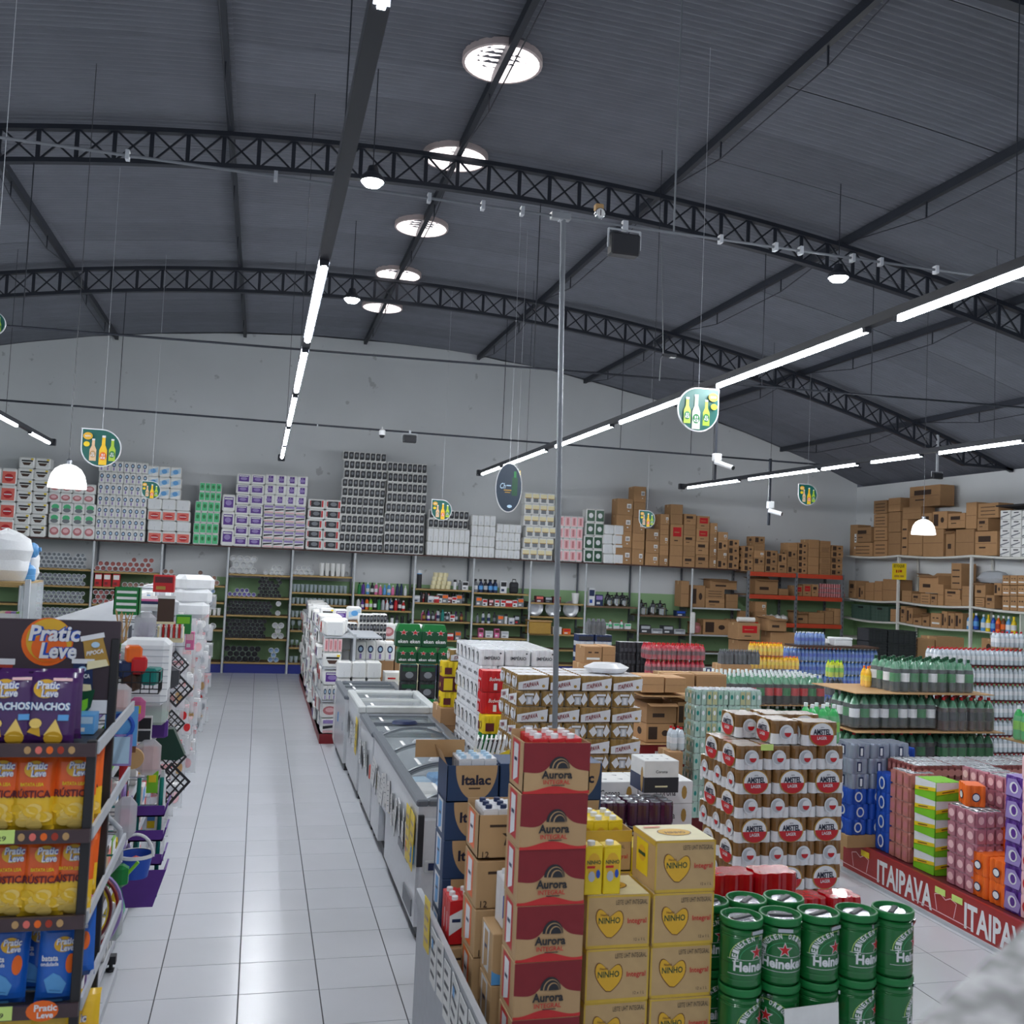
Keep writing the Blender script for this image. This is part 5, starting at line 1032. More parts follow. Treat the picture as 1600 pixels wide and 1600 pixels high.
for y, c in ((8.0, 'yellow'), (6.98, 'label_green'), (6.78, 'label_green'), (5.75, 'label_green')):
    put('price_tag', MB().box(-.004, .0, -.06, .06, -.025, .025, c), (XP - .003, y, ZP - .06), ('yellow' if c == 'yellow' else 'pale green') + ' price tag on the red platform edge', 'price tag', 'platform price tags')
def lp(me, u0, v0, n, h, lab, g, X=XP + .08, long_=True, rows=1, cols=1, w=.2, zb=ZP, sz=1):
    """a column of packs on the platform seen from u0 (left edge) with top at v0"""
    y = at(u0, v0, X=X).y
    for k in range(n):
        for c in range(cols):
            for r in range(rows): put('can_pack', me, (X + .14 + .28 * r, y - w / 2 - w * c, zb + h * k), lab + layer(k, n), 'can pack', g, -PI / 2 if long_ else 0, (w / .2 * .98, 1, sz) if long_ else None)
def tri(body, low, top, fa=None, h=.125, ends=False, nx=3): return can_pack(nx, 4, .0331, h, body, low, .4, top, fa, fa, ends)
def ringart(c, d='film_white'): return lambda f, w, h: (f.ell(w / 2, h * .5, w * .2, h * .34, d, 14), f.ell(w / 2, h * .5, w * .13, h * .24, c, 12))
def canrow(c1, c2, n=3):
    def art(f, w, h):
        for k in range(n): f.k = 0; f.rect(w * (k + .12) / n, w * (k + .88) / n, h * .06, h * .92, c1); f.ell(w * (k + .5) / n, h * .5, w * .1, h * .26, c2, 10)
    return art
BLUE = tri('blue', None, 'blue', ringart('blue'), .17); GREY = tri('film_grey', None, 'film_grey', lambda f, w, h: (f.rect(w * .38, w * .62, h * .15, h * .8, 'navy'), f.rect(w * .44, w * .56, h * .2, h * .7, 'film_white')), .135)
M('can_rose', (196, 128, 118), .3, .2, coat=.3, var=.12); M('can_pink', (190, 124, 140), .3, .2, coat=.3, var=.12); M('can_maroon', (140, 74, 70), .3, .2, coat=.3, var=.12)
ROSE = tri('can_rose', None, 'film_clear_white', canrow('can_rose', 'rose'), .125, True); PINK = tri('can_pink', None, 'film_clear_white', canrow('can_pink', 'pale_pink'), .125, True); MARO = tri('can_maroon', None, 'film_clear_white', canrow('can_maroon', 'can_rose'), .125, True)
def schw(f, w, h): f.poly(((0, h * .5), (w, h * .55), (w, h), (0, h)), 'film_white'); f.poly(((0, h * .3), (w, h * .52), (w, h * .72), (0, h * .52)), 'yellow'); f.poly(((0, 0), (w, 0), (w, h * .5), (0, h * .28)), 'lime'); f.poly(((w * .2, h * .42), (w * .66, h * .53), (w * .66, h * .58), (w * .2, h * .48)), 'brown')
SCHW = tri('lime', None, 'lime', schw, .165)
def fanta(f, w, h): f.ell(w / 2, h * .45, w * .2, h * .22, 'navy', 12); f.ell(w / 2, h * .45, w * .16, h * .16, 'film_white', 12)
FANT = tri('orange', None, 'orange', fanta, .165)
def purp(f, w, h): f.poly(((w * .1, h * .1), (w * .8, h * .1), (w * .9, h * .5), (w * .6, h * .9), (w * .2, h * .86)), 'lilac'); f.ell(w * .5, h * .5, w * .2, h * .26, 'film_white', 12); f.ell(w * .52, h * .5, w * .12, h * .2, 'purple', 10)
PURP = tri('purple', None, 'lilac', purp, .165)
REDW = tri('pale_pink', None, 'film_white', lambda f, w, h: f.ell(w / 2, h * .5, w * .3, h * .34, 'red', 14), .165)
lp(BLUE, 1321, 1240, 3, .172, 'blue can pack with white ring on the red platform end', 'blue packs at the end', cols=1, w=.26)
Yg = 8.0; xg = at(1322, 1200, Y=Yg).x; zg = at(1380, 1162, Y=Yg).z; ng = int((zg - ZP) / .137)
for k in range(ng):
    for c in range(3): put('can_pack', GREY if k > ng - 4 else BLUE, (xg + .14 + .205 * c + .02 * (k % 2), Yg + .14, zg - .137 * (ng - k)), ('blue can pack under the grey ones', 'grey can pack stacked above the blue ones')[k > ng - 4] + layer(k, ng), 'can pack', ('blue packs under grey', 'grey packs')[k > ng - 4], 0, (1, 1, 1 if k > ng - 4 else .8))
put('plinth', MB().box(xg + .03, xg + .68, Yg, Yg + .27, ZP, max(ZP + .01, zg - .137 * ng - .003), 'kraft'), (0, 0, 0), 'cardboard plinth under the grey and blue packs', 'plinth')
lp(BLUE, 1366, 1215, 4, .172, 'blue can pack in the taller blue stack', 'tall blue packs', cols=1, w=.22)
lp(BLUE, 1370, 1205, 5, .172, 'blue can pack behind the taller blue stack', 'blue packs behind', X=XP + .36, cols=1, w=.22)
lp(ROSE, 1389, 1240, 6, .127, 'rose coloured can pack beside the green tonic', 'rose packs', cols=1, w=.28)
lp(SCHW, 1429, 1228, 5, .152, 'green white and yellow tonic can pack', 'tonic packs', cols=1, sz=.92, w=.27)
lp(PINK, 1478, 1290, 5, .127, 'pink can pack beside the orange drink', 'pink packs', cols=1, w=.34); lp(PINK, 1500, 1265, 7, .127, 'pink can pack in the higher row behind', 'pink packs behind', X=XP + .4, cols=2, w=.3)
lp(FANT, 1513, 1340, 2, .167, 'orange drink can pack on the red platform', 'orange packs', cols=2, w=.2); lp(FANT, 1540, 1310, 3, .167, 'orange drink can pack behind', 'orange packs behind', X=XP + .33, cols=1, w=.24)
put('can_pack', FANT, (XP + .25, at(1510, 1270, X=XP + .2).y, ZP + .64), 'small crumpled orange pack lying on the pink cans', 'can pack', None, -.4, (.8, .8, 1))
lp(PURP, 1566, 1275, 6, .167, 'purple and lilac can pack near the stone parapet', 'purple packs', cols=1, w=.22)
lp(REDW, 1591, 1250, 7, .167, 'white and red can pack beside the purple ones', 'white and red packs', cols=1, w=.24)
Ym = 7.6; xm = at(1430, 1230, Y=Ym).x; zm = at(1500, 1196, Y=Ym).z; nl = int((zm - ZP) / .127)
MARO = can_pack(6, 3, .0331, .125, 'can_maroon', None, .4, 'film_clear_white', canrow('can_maroon', 'can_rose', 6), canrow('can_maroon', 'can_rose', 3), True)
for k in range(nl):
    for c in range(4):
        for r in range(2 if k == nl - 1 else 1): put('can_pack', MARO, (xm + .2 + .4 * c, Ym + .1 + .2 * r, zm - .127 * (nl - k)), 'reddish brown can pack in the wide block' + layer(k, nl), 'can pack', 'reddish brown packs')
put('plinth', MB().box(xm, xm + 1.6, Ym, Ym + .42, ZP, max(ZP + .01, zm - .127 * nl - .003), 'kraft'), (0, 0, 0), 'cardboard plinth under the reddish brown packs', 'plinth')
# ================================================================ chest freezers in a row
M('freezer_in', (190, 198, 204), .5); M('freezer_frame', (112, 118, 126), .35, .3); M('lid_glass', (196, 210, 214), .06, alpha=.22, var=0); M('freezer_plastic', (196, 200, 200), .4)
def freezer(xl, xr, y0, y1, zt, label, lids, frame='freezer_frame', notch=None, papers=0, yellow=0, rim=.05, badge=False, name='chest_freezer'):
    t = thing(name, (xl, y0, 0), label, 'freezer', 'chest freezers'); w, d = xr - xl, y1 - y0; zb = .10
    mb = MB()
    if notch:
        a, b, zn = notch
        mb.box(0, .06, .0, a, zb, zt, 'fridge').box(0, .06, b, d, zb, zt, 'fridge').box(0, .06, a, b, zn, zt, 'fridge').box(.06, .3, a, a + .02, zb, zn, 'fridge').box(.06, .3, b - .02, b, zb, zn, 'fridge').box(.3, .32, a, b, zb, zn, 'soft_black')
    else: mb.box(0, .06, 0, d, zb, zt, 'fridge', .008)
    mb.box(w - .06, w, 0, d, zb, zt, 'fridge', .008).box(.06, w - .06, 0, .06, zb, zt, 'fridge').box(.06, w - .06, d - .06, d, zb, zt, 'fridge').box(.06, w - .06, .06, d - .06, zb, zt - .45, 'freezer_in')
    put('cabinet', mb, parent=t)
    put('base_recess', MB().box(.03, w - .03, .03, d - .03, .03, zb, 'soft_black'), parent=t)
    for x in (.06, w - .06):
        for y in (.08, d - .08): put('foot', MB().lathe([(.03, 0), (.03, .02), (.012, .03), (.012, zb)], 'soft_black', 8), (x, y, 0), parent=t)
    fr = MB(); 
    for a in ((-.02, .07, -.02, d + .02), (w - .07, w + .02, -.02, d + .02), (.07, w - .07, -.02, .07), (.07, w - .07, d - .07, d + .02)): fr.box(a[0], a[1], a[2], a[3], zt, zt + rim, frame, .012)
    put('top_frame', fr, parent=t)
    n = len(lids); L = (d - .14) / n
    for k, kind in enumerate(lids):
        ya, yb = .07 + L * k, .07 + L * (k + 1) + (.02 if k < n - 1 else 0); zz = zt + rim * .5 + .012 * (k % 2); m = 10; vs = []
        bow = .075 if kind == 'c' else .0
        for i in range(m + 1):
            u = i / m; x = .07 + (w - .14) * u; z = zz + bow * (1 - (2 * u - 1) ** 2); vs += [(x, ya, z), (x, yb, z)]
        lid = put('lid', MB().add(vs, [(2 * i, 2 * i + 2, 2 * i + 3, 2 * i + 1) for i in range(m)], 'lid_glass', True), parent=t)
        for y in (ya + .02, yb - .02):
            e = MB()
            for i in range(m):
                p, q = Vector(vs[2 * i]), Vector(vs[2 * i + 2]); p.y = q.y = y; e.bar(p, q, .045, .025, frame)
            put('lid_edge', e, parent=lid)
        if kind == 'o': put('handle', MB().lathe([(.0, .03), (.1, .03), (.13, .0)], 'navy', 16), (w / 2, ya + .03, zz), parent=lid, scale=(1.2, .7, 1))
        if kind == 'c': put('handle', MB().lathe([(.09, .0), (.12, .02), (.135, 0)], 'light_grey', 18, caps=False), (w / 2, ya + .10, zz + bow), parent=lid, scale=(1, .6, 1))
        put('lid_sticker', MB().box(.16, .19, ya + .1, ya + .36, zz + .012 + bow * .4, zz + .014 + bow * .4, 'paper'), parent=lid)
    for k in range(int(d / .28)):
        for i in range(3):
            c = random.choice(('paper', 'pale_blue', 'cream', 'light_grey', 'salmon', 'sky', 'paper', 'light_grey'))
            put('frozen_pack', MB().box(-.13, .13, -.11, .11, 0, .1 + .08 * random.random(), c, .02), (w * (i + .5) / 3.0, .18 + .28 * k, zt - .449), parent=t, rz=J(.3))
    for k in range(papers):
        y = d - .12 - (d - .5) * k / max(1, papers - 1); z = zt - .32 + J(.05)
        sh = MB().box(-.003, 0, -.075, .075, -.13, .13, 'paper'); f = lside(sh, -.003, .075, -.13, .0008)
        for r in range(5): f.k = 0; f.rect(.03, .06 + random.random() * .05, .05 + .042 * r, .056 + .042 * r, 'grey')
        sh.box(-.0035, -.0005, -.077, -.073, -.13, .13, 'dark_grey'); put('price_sheet', sh, (-.01, y, z), parent=t, rot=(J(.3), J(.06), J(.12)))
    for k in range(yellow):
        sh = MB().box(-.004, 0, -.09, .09, -.2, .2, 'yellow'); f = lside(sh, -.004, .09, -.2, .001)
        for r in range(4): f.k = 0; f.rect(.03, .15, .07 + .08 * r, .095 + .08 * r, 'gold')
        put('price_sheet', sh, (-.014, .16 + .2 * k, zt - .28), parent=t, rot=(.08 - .1 * k, 0, 0))
    if badge:
        put('end_panel', MB().box(.02, w - .02, -.03, .0, .16, zt - .08, 'fridge', .015), parent=t)
        put('badge', MB().box(.05, .26, -.05, -.03, zt - .46, zt - .37, 'freezer_plastic', .01).box(.08, .24, -.053, -.05, zt - .44, zt - .39, 'navy'), parent=t)
        put('side_slot', MB().box(-.012, .0, .35, .85, zt - .5, zt - .44, 'grey'), parent=t)
        put('vent_grille', MB().box(-.01, .0, .1, .5, .14, .26, 'grey'), parent=t)
        put('corner_gap', MB().box(-.002, .04, -.034, -.0, zt - .42, zt - .06, 'soft_black'), parent=t)
freezer(1.205, 1.955, 7.12, 9.95, .95, 'long ice cream freezer with bowed glass lids and yellow sheets', ['c', 'c', 'c'], notch=(1.72, 2.2, .46), papers=11, yellow=2, badge=True)
freezer(1.20, 2.0, 10.02, 11.2, .93, 'freezer with flat glass lids and a dark oval handle', ['f', 'o'], papers=4)
freezer(1.19, 2.06, 11.32, 12.72, .97, 'chest freezer with a thick rounded cream rim', ['f', 'f'], 'freezer_plastic', papers=5, yellow=1, rim=.08)
freezer(1.16, 1.98, 12.85, 14.4, .91, 'plain white chest freezer beside the paper shelves', ['f', 'f', 'f'])
# ================================================================ paper goods aisle unit behind the freezers
G0, G1 = 14.75, 22.4
t = thing('gondola', (.98, G0, 0), 'low aisle gondola with a red plinth packed with paper goods', 'shelf')
put('plinth', MB().box(0, .04, 0, G1 - G0, 0, .14, 'dark_red').box(.04, .85, 0, .04, 0, .14, 'dark_red'), parent=t)
put('back_panel', MB().box(.42, .46, 0, G1 - G0, .14, 1.6, 'light_grey'), parent=t)
for z in (.14, .62, 1.1, 1.56): put('shelf_board', MB().box(.0, .85, .01, G1 - G0, z - .02, z, 'light_grey'), parent=t)
kinds = ['circle', 'cup', 'mix', 'violet', 'pinkst', 'pink', 'red', 'black', 'dark', 'plain']
PDESC = dict(circle='blue ringed', cup='cup printed', mix='black and pink banded', violet='purple label', pinkst='pink striped', pink='pink oval', red='red and white', black='black label', dark='red ended', plain='plain white')
for j, y in enumerate([G0 + .45 + .38 * k for k in range(19)]):
    for z, h in ((.143, .225), (.37, .22), (.623, .225), (.85, .22), (1.103, .22), (1.325, .21), (1.563, .22)):
        if z > 1.5 and j % 3 == 2: continue
        kd = random.choice(kinds); put('towel_pack', PK[kd], (1.18 + J(.06), y + .17 + J(.02), z), PDESC[kd] + ' towel pack on the aisle side of the low gondola', 'paper pack', 'packs on the gondola side', -PI / 2, (.33, .36, h * .97))
for k, kd in enumerate(('mix', 'pink', 'circle', 'violet', 'cup', 'pinkst', 'plain')): put('towel_pack', PK[kd], (1.12 + J(.01), G0 + .2, (.143, .37, .623, .85, 1.103, 1.325, 1.563)[k]), PDESC[kd] + ' paper pack at the near end of the low gondola', 'paper pack', None, J(.05), (.26, .34, .215))
def gpack(kind, u0, u1, v0, v1, nc, nr, Y, z0, label, group, **k): return packs(kind, u0, u1, v0, v1, nc, nr, label, group, z0=z0, Y=Y, depth=.3, **k)
gpack('plain', 527, 597, 1034, 1056, 3, 1, 14.62, .9 if False else at(560, 1060, Y=14.62).z, 'large plain white roll pack behind the last freezer', 'large white packs')
z = at(560, 1060, Y=14.62).z
for k in range(3): put('paper_bundle', PK['plain'], (at(537 + 24 * k, 1060, Y=14.62).x, 14.62 + .15, z * .02), 'tall white wrapped bundle under the large white packs', 'paper pack', 'bundles under white packs', 0, (.22, .3, z * .975))
zq = at(570, 1032, Y=15.3).z
gpack('circle', 556, 618, 1002, 1030, 1, 1, 15.3, zq, 'white towel pack with a row of blue chain links', 'chain link packs', cat='paper pack'); gpack('cup', 515, 540, 1005, 1030, 1, 1, 15.3, zq, 'white pack with a dark cup beside the blue chain packs', 'cup packs gondola'); gpack('gold', 522, 556, 1006, 1030, 1, 1, 15.25, zq, 'black and gold towel pack beside the blue chain packs', None)
zq = 1.78
for c, (u0, n) in enumerate(((514, 1), (536, 2), (560, 3), (583, 3))): gpack('dark' if False else 'black', u0, u0 + 22, 1000 - 13.5 * n, 1000, 1, n, 16.2, at(560, 1001, Y=16.2).z, 'black label paper pack in the stepped stack', 'stepped black packs')
gpack('cup', 500, 522, 950, 985, 1, 2, 17., at(510, 985, Y=17.).z, 'white cup-printed pack at the top of the gondola', 'cup packs top'); gpack('violet', 522, 543, 952, 970, 1, 1, 17., at(530, 970, Y=17.).z, 'purple label pack at the top of the gondola', None); gpack('blue', 543, 565, 948, 968, 1, 1, 17., at(550, 968, Y=17.).z, 'pale blue pack at the top of the gondola', None); gpack('pink', 596, 662, 975, 1000, 3, 1, 16.6, at(630, 1000, Y=16.6).z, 'white pack with small red oval behind the green carriers', 'red oval packs')
for k in range(3): put('support_box', CT[0], (at(607 + 22 * k, 1000, Y=16.6).x, 16.75, 0), 'tall plain carton under the red oval packs', 'box', 'cartons under red oval packs', 0, (.22, .28, at(630, 1000, Y=16.6).z - .003))
for u, zz in ((511, 17.), (533, 17.), (554, 17.)): 
    x = at(u, 990, Y=zz).x; zt = at(u, 985 if u < 520 else 970, Y=zz).z; put('support_box', CT[0], (x, zz + .15, 1.57), 'plain carton under the upper gondola packs', 'box', 'cartons under gondola packs', 0, (.2, .3, max(.02, zt - 1.572)))
for k in range(2):
    p = at(610, 1060, Y=14.7); put('white_box', small_box_mesh('paper', 'white', 'red'), (p.x + .05, 14.85, p.z - .146 + .117 * k), 'white box with red corner beside large white packs', 'box', 'white boxes', 0, (.26, .3, .115))
p = at(630, 1075, Y=14.3)
for k in range(5): put('white_box', small_box_mesh('paper', 'dark_grey', 'white'), (at(622, 1070, Y=14.5).x, 14.62, .165 * k), 'white printed box stacked behind the freezer', 'box', 'white box stack', 0, (.24, .22, .162))
mb = MB().prism([(-.0, .0), (.34, -.32), (.34, .55), (.0, .86)], 0, .02, 'cream'); put('yellow_board', mb, (at(626, 1105, Y=14.1).x, 14.35, at(640, 1112, Y=14.2).z + .3), 'pale yellow sign board standing behind the freezers', 'sign board', rz=.4)
put('board_stand', MB().box(-.02, .02, -.02, .02, 0, at(640, 1112, Y=14.2).z + .1, 'light_grey').box(-.15, .15, -.15, .15, 0, .02, 'light_grey'), (at(633, 1105, Y=14.2).x, 14.42, 0), 'thin metal stand behind the pale yellow board', 'stand')

# ================================================================ milk: boxed cartons
M('milk_kraft', (184, 150, 108), .65, var=.04, rnd=.03); M('milk_red', (196, 44, 44), .5); M('milk_dark_red', (128, 30, 38), .5); M('milk_navy', (36, 62, 98), .5, rnd=.04); M('ninho_kraft', (192, 160, 112), .6, rnd=.04); M('ninho_yellow', (208, 172, 62), .5); M('ninho_deep', (222, 172, 44), .5)
def wave(f, u0, u1, fn, base, mat, n=28):
    for k in range(n):
        a, b = u0 + (u1 - u0) * k / n, u0 + (u1 - u0) * (k + 1) / n
        f.mb.add([f.p(a, base), f.p(b, base), f.p(b, fn(b)), f.p(a, fn(a))], [(0, 1, 2, 3)], mat)
def aurora(f, w, h):
    g = lambda u: h * (.43 + .30 * math.exp(-((u / w - .54) / .17) ** 2) - .03 * math.sin(u / w * 6)); f.k = 1; wave(f, 0, w, g, h, 'milk_dark_red')
    f.k = 2; wave(f, 0, w, lambda u: h * (.70 + .1 * math.sin(u / w * 5 + 1)) if g(u) < h * .66 else h * .99, h, 'milk_red') if False else None
    f.k = 1; wave(f, 0, w, lambda u: h * (.10 - .05 * math.cos(u / w * 7.5 - .4)), 0, 'milk_red')
    f.k = 2; c = w * .54
    for r, m in ((.155, 'soft_black'), (.128, 'milk_kraft'), (.118, 'soft_black'), (.09, 'milk_kraft'), (.078, 'soft_black')):
        n = 16; off = (.155 - r) * w * .55; f.poly([(c + off + w * r * math.cos(t_), h * .50 + h * r * 1.5 * math.sin(t_)) for t_ in [PI * k / n for k in range(n + 1)]], m)
    f.text('Aurora', w * .5, h * .38, w * .46, h * .16, 'soft_black', .035); f.text('INTEGRAL', w * .5, h * .235, w * .40, h * .085, 'milk_red', .015); f.rect(w * .42, w * .62, h * .165, h * .18, 'soft_black')
def window_side(f, w, h, c1, c2):
    f.rect(w * .18, w * .72, h * .12, h * .97, c1); f.poly(((w * .3, h * .12), (w * .62, h * .25), (w * .62, h * .9), (w * .3, h * .9)), c2); f.rect(w * .36, w * .56, h * .55, h * .62, 'navy'); f.rect(w * .05, w * .95, h * .02, h * .1, 'carton_print') if False else None
def box_mesh(w, d, h, body, fa=None, la=None, ta=None, open_=False):
    mb = MB()
    if open_:
        for a in ((-w / 2, w / 2, -d / 2, -d / 2 + .004, 0, h), (-w / 2, w / 2, d / 2 - .004, d / 2, 0, h + .02), (-w / 2, -w / 2 + .004, -d / 2, d / 2, 0, h), (w / 2 - .004, w / 2, -d / 2, d / 2, 0, h), (-w / 2, w / 2, -d / 2, d / 2, 0, .005)): mb.box(*a, body)
    else: mb.box(-w / 2, w / 2, -d / 2, d / 2, 0, h, body, .003)
    if fa: fa(front(mb, -w / 2, -d / 2, 0, .0008), w, h)
    if la: la(lside(mb, -w / 2, d / 2, 0, .0008), d, h)
    if ta: ta(topf(mb, -w / 2, -d / 2, h, .0008), w, d)
    return mb.mesh('milk_box')
AUL = lambda f, w, h: window_side(f, w, h, 'milk_red', 'film_white')
AU = box_mesh(.262, .2, .2045, 'milk_kraft', aurora, AUL); AUO = box_mesh(.262, .2, .19, 'milk_kraft', aurora, AUL, None, True)
def carton_milk(body, a, cap, txt=None):
    mb = MB().box(-.032, .032, -.03, .03, 0, .19, body, .002).prism([(-.032, .19), (.032, .19), (.03, .2), (-.03, .195)], -.03, .03, body)
    mb.lathe([(.015, .192), (.015, .212), (.013, .214), (0, .214)], cap, 10, Matrix.Translation((-.006, -.008, 0)), caps=False)
    f = front(mb, -.032, -.03, 0, .0006)
    if txt == 'n':
        f.ell(.032, .12, .026, .05, 'ninho_deep', 14); f.text('NINHO', .032, .132, .052, .017, 'dark_green', .03); f.rect(.006, .036, .108, .118, 'red'); f.ell(.024, .075, .013, .022, 'light_grey', 10); f.ell(.048, .085, .008, .018, 'blue', 8)
    else: f.poly(((.0, .04), (.064, .08), (.064, .16), (0, .13)), a); f.rect(.012, .052, .1, .115, 'navy')
    return mb.mesh('milk_carton')
MC_R, MC_B, MC_O, MC_Y, MC_W = carton_milk('red', 'film_white', 'white'), carton_milk('film_white', 'sky', 'pale_blue'), carton_milk('film_white', 'orange', 'navy'), carton_milk('yellow', 'film_white', 'white', 'n'), carton_milk('film_white', 'blue', 'white')
def fill(me, x, y, z, nx, ny, label, group, name='milk_carton'):
    for i in range(nx):
        for j in range(ny): put(name, me, (x + .0655 * (i - (nx - 1) / 2), y + .0625 * (j - (ny - 1) / 2), z), label, 'carton', group, J(.03))
XU = 1.128
for k in range(9): put('milk_box', AU, (XU + J(.003), 3.70 + J(.004), .206 * k), 'brown milk box with dark red top and black arcs' + layer(k, 10), 'box', 'tower of red-topped milk boxes', J(.01))
put('milk_box', AUO, (XU, 3.70, .206 * 9), 'open red-topped milk box full of cartons crowning the tower', 'box'); fill(MC_R, XU, 3.70, .206 * 9 + .006, 3, 3, 'red and white milk carton with white cap inside the crowning box', 'cartons in the crowning box')
def heart(s, cx, cy):
    P = []
    for k in range(40):
        t_ = 2 * PI * k / 40; x = 16 * math.copysign(abs(math.sin(t_)) ** 1.5, math.sin(t_)); y = 13 * math.cos(t_) - 5 * math.cos(2 * t_) - 2 * math.cos(3 * t_) - math.cos(4 * t_)
        P.append((cx + s * .92 * x, cy + s * (max(y, -15.5) * .98 - .10 * x)))
    return P
def ninho(f, w, h):
    f.rect(0, w, h * .965, h, 'ninho_yellow'); f.same().rect(0, w, 0, h * .06, 'ninho_yellow'); f.same().rect(0, w * .025, 0, h, 'ninho_yellow'); f.same().rect(w * .975, w, 0, h, 'ninho_yellow')
    f.poly(heart(w * .0152, w * .36, h * .5), 'brown'); f.poly(heart(w * .0143, w * .36, h * .5), 'ninho_deep')
    f.text('NINHO', w * .355, h * .53, w * .34, h * .12, 'dark_green', .02); f.text('Nestlé', w * .28, h * .64, w * .13, h * .045, 'brown', .01)
    f.text('LEITE UHT INTEGRAL', w * .70, h * .87, w * .5, h * .09, 'soft_black', 0.); f.text('Integral', w * .79, h * .5, w * .3, h * .13, 'milk_red', .015); f.text('12 x 1 L', w * .84, h * .16, w * .18, h * .055, 'soft_black', 0.)
def ninho_l(f, w, h): f.rect(0, w, h * .9, h, 'ninho_yellow'); f.rect(w * .2, w * .7, h * .2, h * .86, 'yellow'); f.ell(w * .45, h * .6, w * .16, h * .16, 'ninho_deep', 12); f.rect(w * .3, w * .6, h * .56, h * .63, 'dark_green')
def ninho_t(f, w, d): f.rect(.004, w - .004, .004, d - .004, 'cream'); f.ell(w * .5, d * .5, w * .28, d * .22, 'brown', 20); f.ell(w * .5, d * .5, w * .265, d * .205, 'ninho_deep', 20); f.text('NINHO', w * .5, d * .46, w * .34, d * .12, 'brown', .02); f.rect(w * .1, w * .38, d * .78, d * .84, 'salmon')
NI = box_mesh(.262, .24, .2, 'ninho_kraft', ninho, ninho_l, ninho_t); NIO = box_mesh(.262, .24, .17, 'ninho_kraft', lambda f, w, h: (f.rect(0, w, h * .72, h, 'ninho_yellow'), f.text('LEITE UHT INTEGRAL', w * .6, h * .6, w * .56, h * .09, 'soft_black', 0.), f.text('Integral', w * .78, h * .35, w * .3, h * .14, 'milk_red', .01)), None, None, True)
xn = (1.443, 1.716)
for c, n in ((0, 7), (1, 8)):
    for k in range(n): put('milk_box', NI, (xn[c] + J(.004), 3.83 + J(.006), .2045 * k), 'tan milk box with a golden heart %s' % ('by the red tower' if c == 0 else 'by the kegs') + layer(k, n), 'box', 'golden heart milk boxes', J(.015), (1, 1, 1.015))
for x in (1.335, 1.412): put('milk_carton', MC_Y, (x, 3.755, 1.432), 'bright yellow milk carton standing alone on a heart box', 'carton', 'two standing yellow cartons', 0, (1.1, 1.1, .95))
for k in range(7): put('milk_box', NI, (1.47, 4.12, .2045 * k), 'tan and yellow milk box behind the golden heart boxes', 'box', 'heart boxes behind', 0, (1, 1, 1.015))
put('milk_box', NIO, (1.47, 4.12, 1.432), 'open tan box of yellow cartons behind the standing ones', 'box'); fill(MC_Y, 1.47, 4.12, 1.44, 3, 3, 'yellow milk carton with white cap packed in the open box', 'cartons in the open heart box')
# navy boxes
def italac(f, w, h):
    f.ell(w * .55, h * .52, w * .42, h * .62, 'milk_kraft', 28) if False else f.poly([(w * .16, h)] + [(w * .56 - w * .40 * math.cos(t_), h * .96 - h * .92 * math.sin(t_)) for t_ in [PI * k / 20 for k in range(21)]] + [(w * .96, h)], 'milk_kraft')
    f.text('Italac', w * .56, h * .6, w * .56, h * .28, 'ink', .035); f.rect(w * .42, w * .64, h * .35, h * .39, 'carton_print')
ITL = box_mesh(.268, .25, .188, 'milk_navy', italac, lambda f, w, h: window_side(f, w, h, 'film_white', 'sky')); ITO = box_mesh(.268, .25, .18, 'milk_navy', italac, None, None, True)
for c in range(3):
    for k in range(8): put('milk_box', ITL, (1.1 + .275 * c, 5.03, .189 * k), 'navy milk box with a tan half moon' + layer(k, 9), 'box', 'navy milk boxes', J(.01))
put('milk_box', ITO, (1.1, 5.03, 1.513), 'open navy milk box of blue-capped cartons', 'box'); fill(MC_B, 1.13, 5.04, 1.52, 3, 3, 'blue and white milk carton inside the open navy box', 'cartons in the navy box')
put('milk_box', ITL, (1.375, 5.03, 1.513), 'closed navy milk box beside the open one', 'box'); put('milk_box', ITL, (1.65, 5.03, 1.513), 'closed navy milk box right of the red tower', 'box')
put('box_flap', MB().add([(0, 0, 0), (.0, .22, .0), (-.03, .22, .07), (-.03, 0, .07)], [(0, 1, 2, 3)], 'kraft').box(-.13, .13, .22, .224, 0, .09, 'kraft'), (.968, 4.92, 1.69), 'brown flap folded up from the open navy box', 'flap')
# semi skimmed boxes between the navy ones and the tower
def semi(f, w, h): f.rect(w * .2, w * .6, h * .72, h * .78, 'carton_print'); f.poly(((w * .42, h * .58), (w * .5, h * .5), (w * .46, h * .3), (w * .54, h * .3), (w * .5, h * .5), (w * .58, h * .58)), 'carton_print'); f.rect(w * .66, w * .9, h * .44, h * .54, 'carton_print'); f.text('SEMI', w * .66, h * .14, w * .3, h * .1, 'rust', .01); f.text('12', w * .14, h * .1, w * .12, h * .14, 'carton_print', .01)
SE = box_mesh(.25, .24, .2, 'milk_kraft', semi, lambda f, w, h: window_side(f, w, h, 'orange', 'film_white')); SEO = box_mesh(.25, .24, .185, 'milk_kraft', semi, lambda f, w, h: window_side(f, w, h, 'orange', 'film_white'), None, True)
for k in range(7): put('milk_box', SE, (1.1, 4.32, .205 * k), 'plain brown milk box with a cow head print' + layer(k, 8), 'box', 'cow head milk boxes', J(.02))
put('milk_box', SEO, (1.1, 4.32, 1.44), 'open brown milk box of mixed cartons', 'box'); fill(MC_O, 1.1, 4.32, 1.446, 3, 3, 'white and orange milk carton in the open brown box', 'cartons in the brown box')
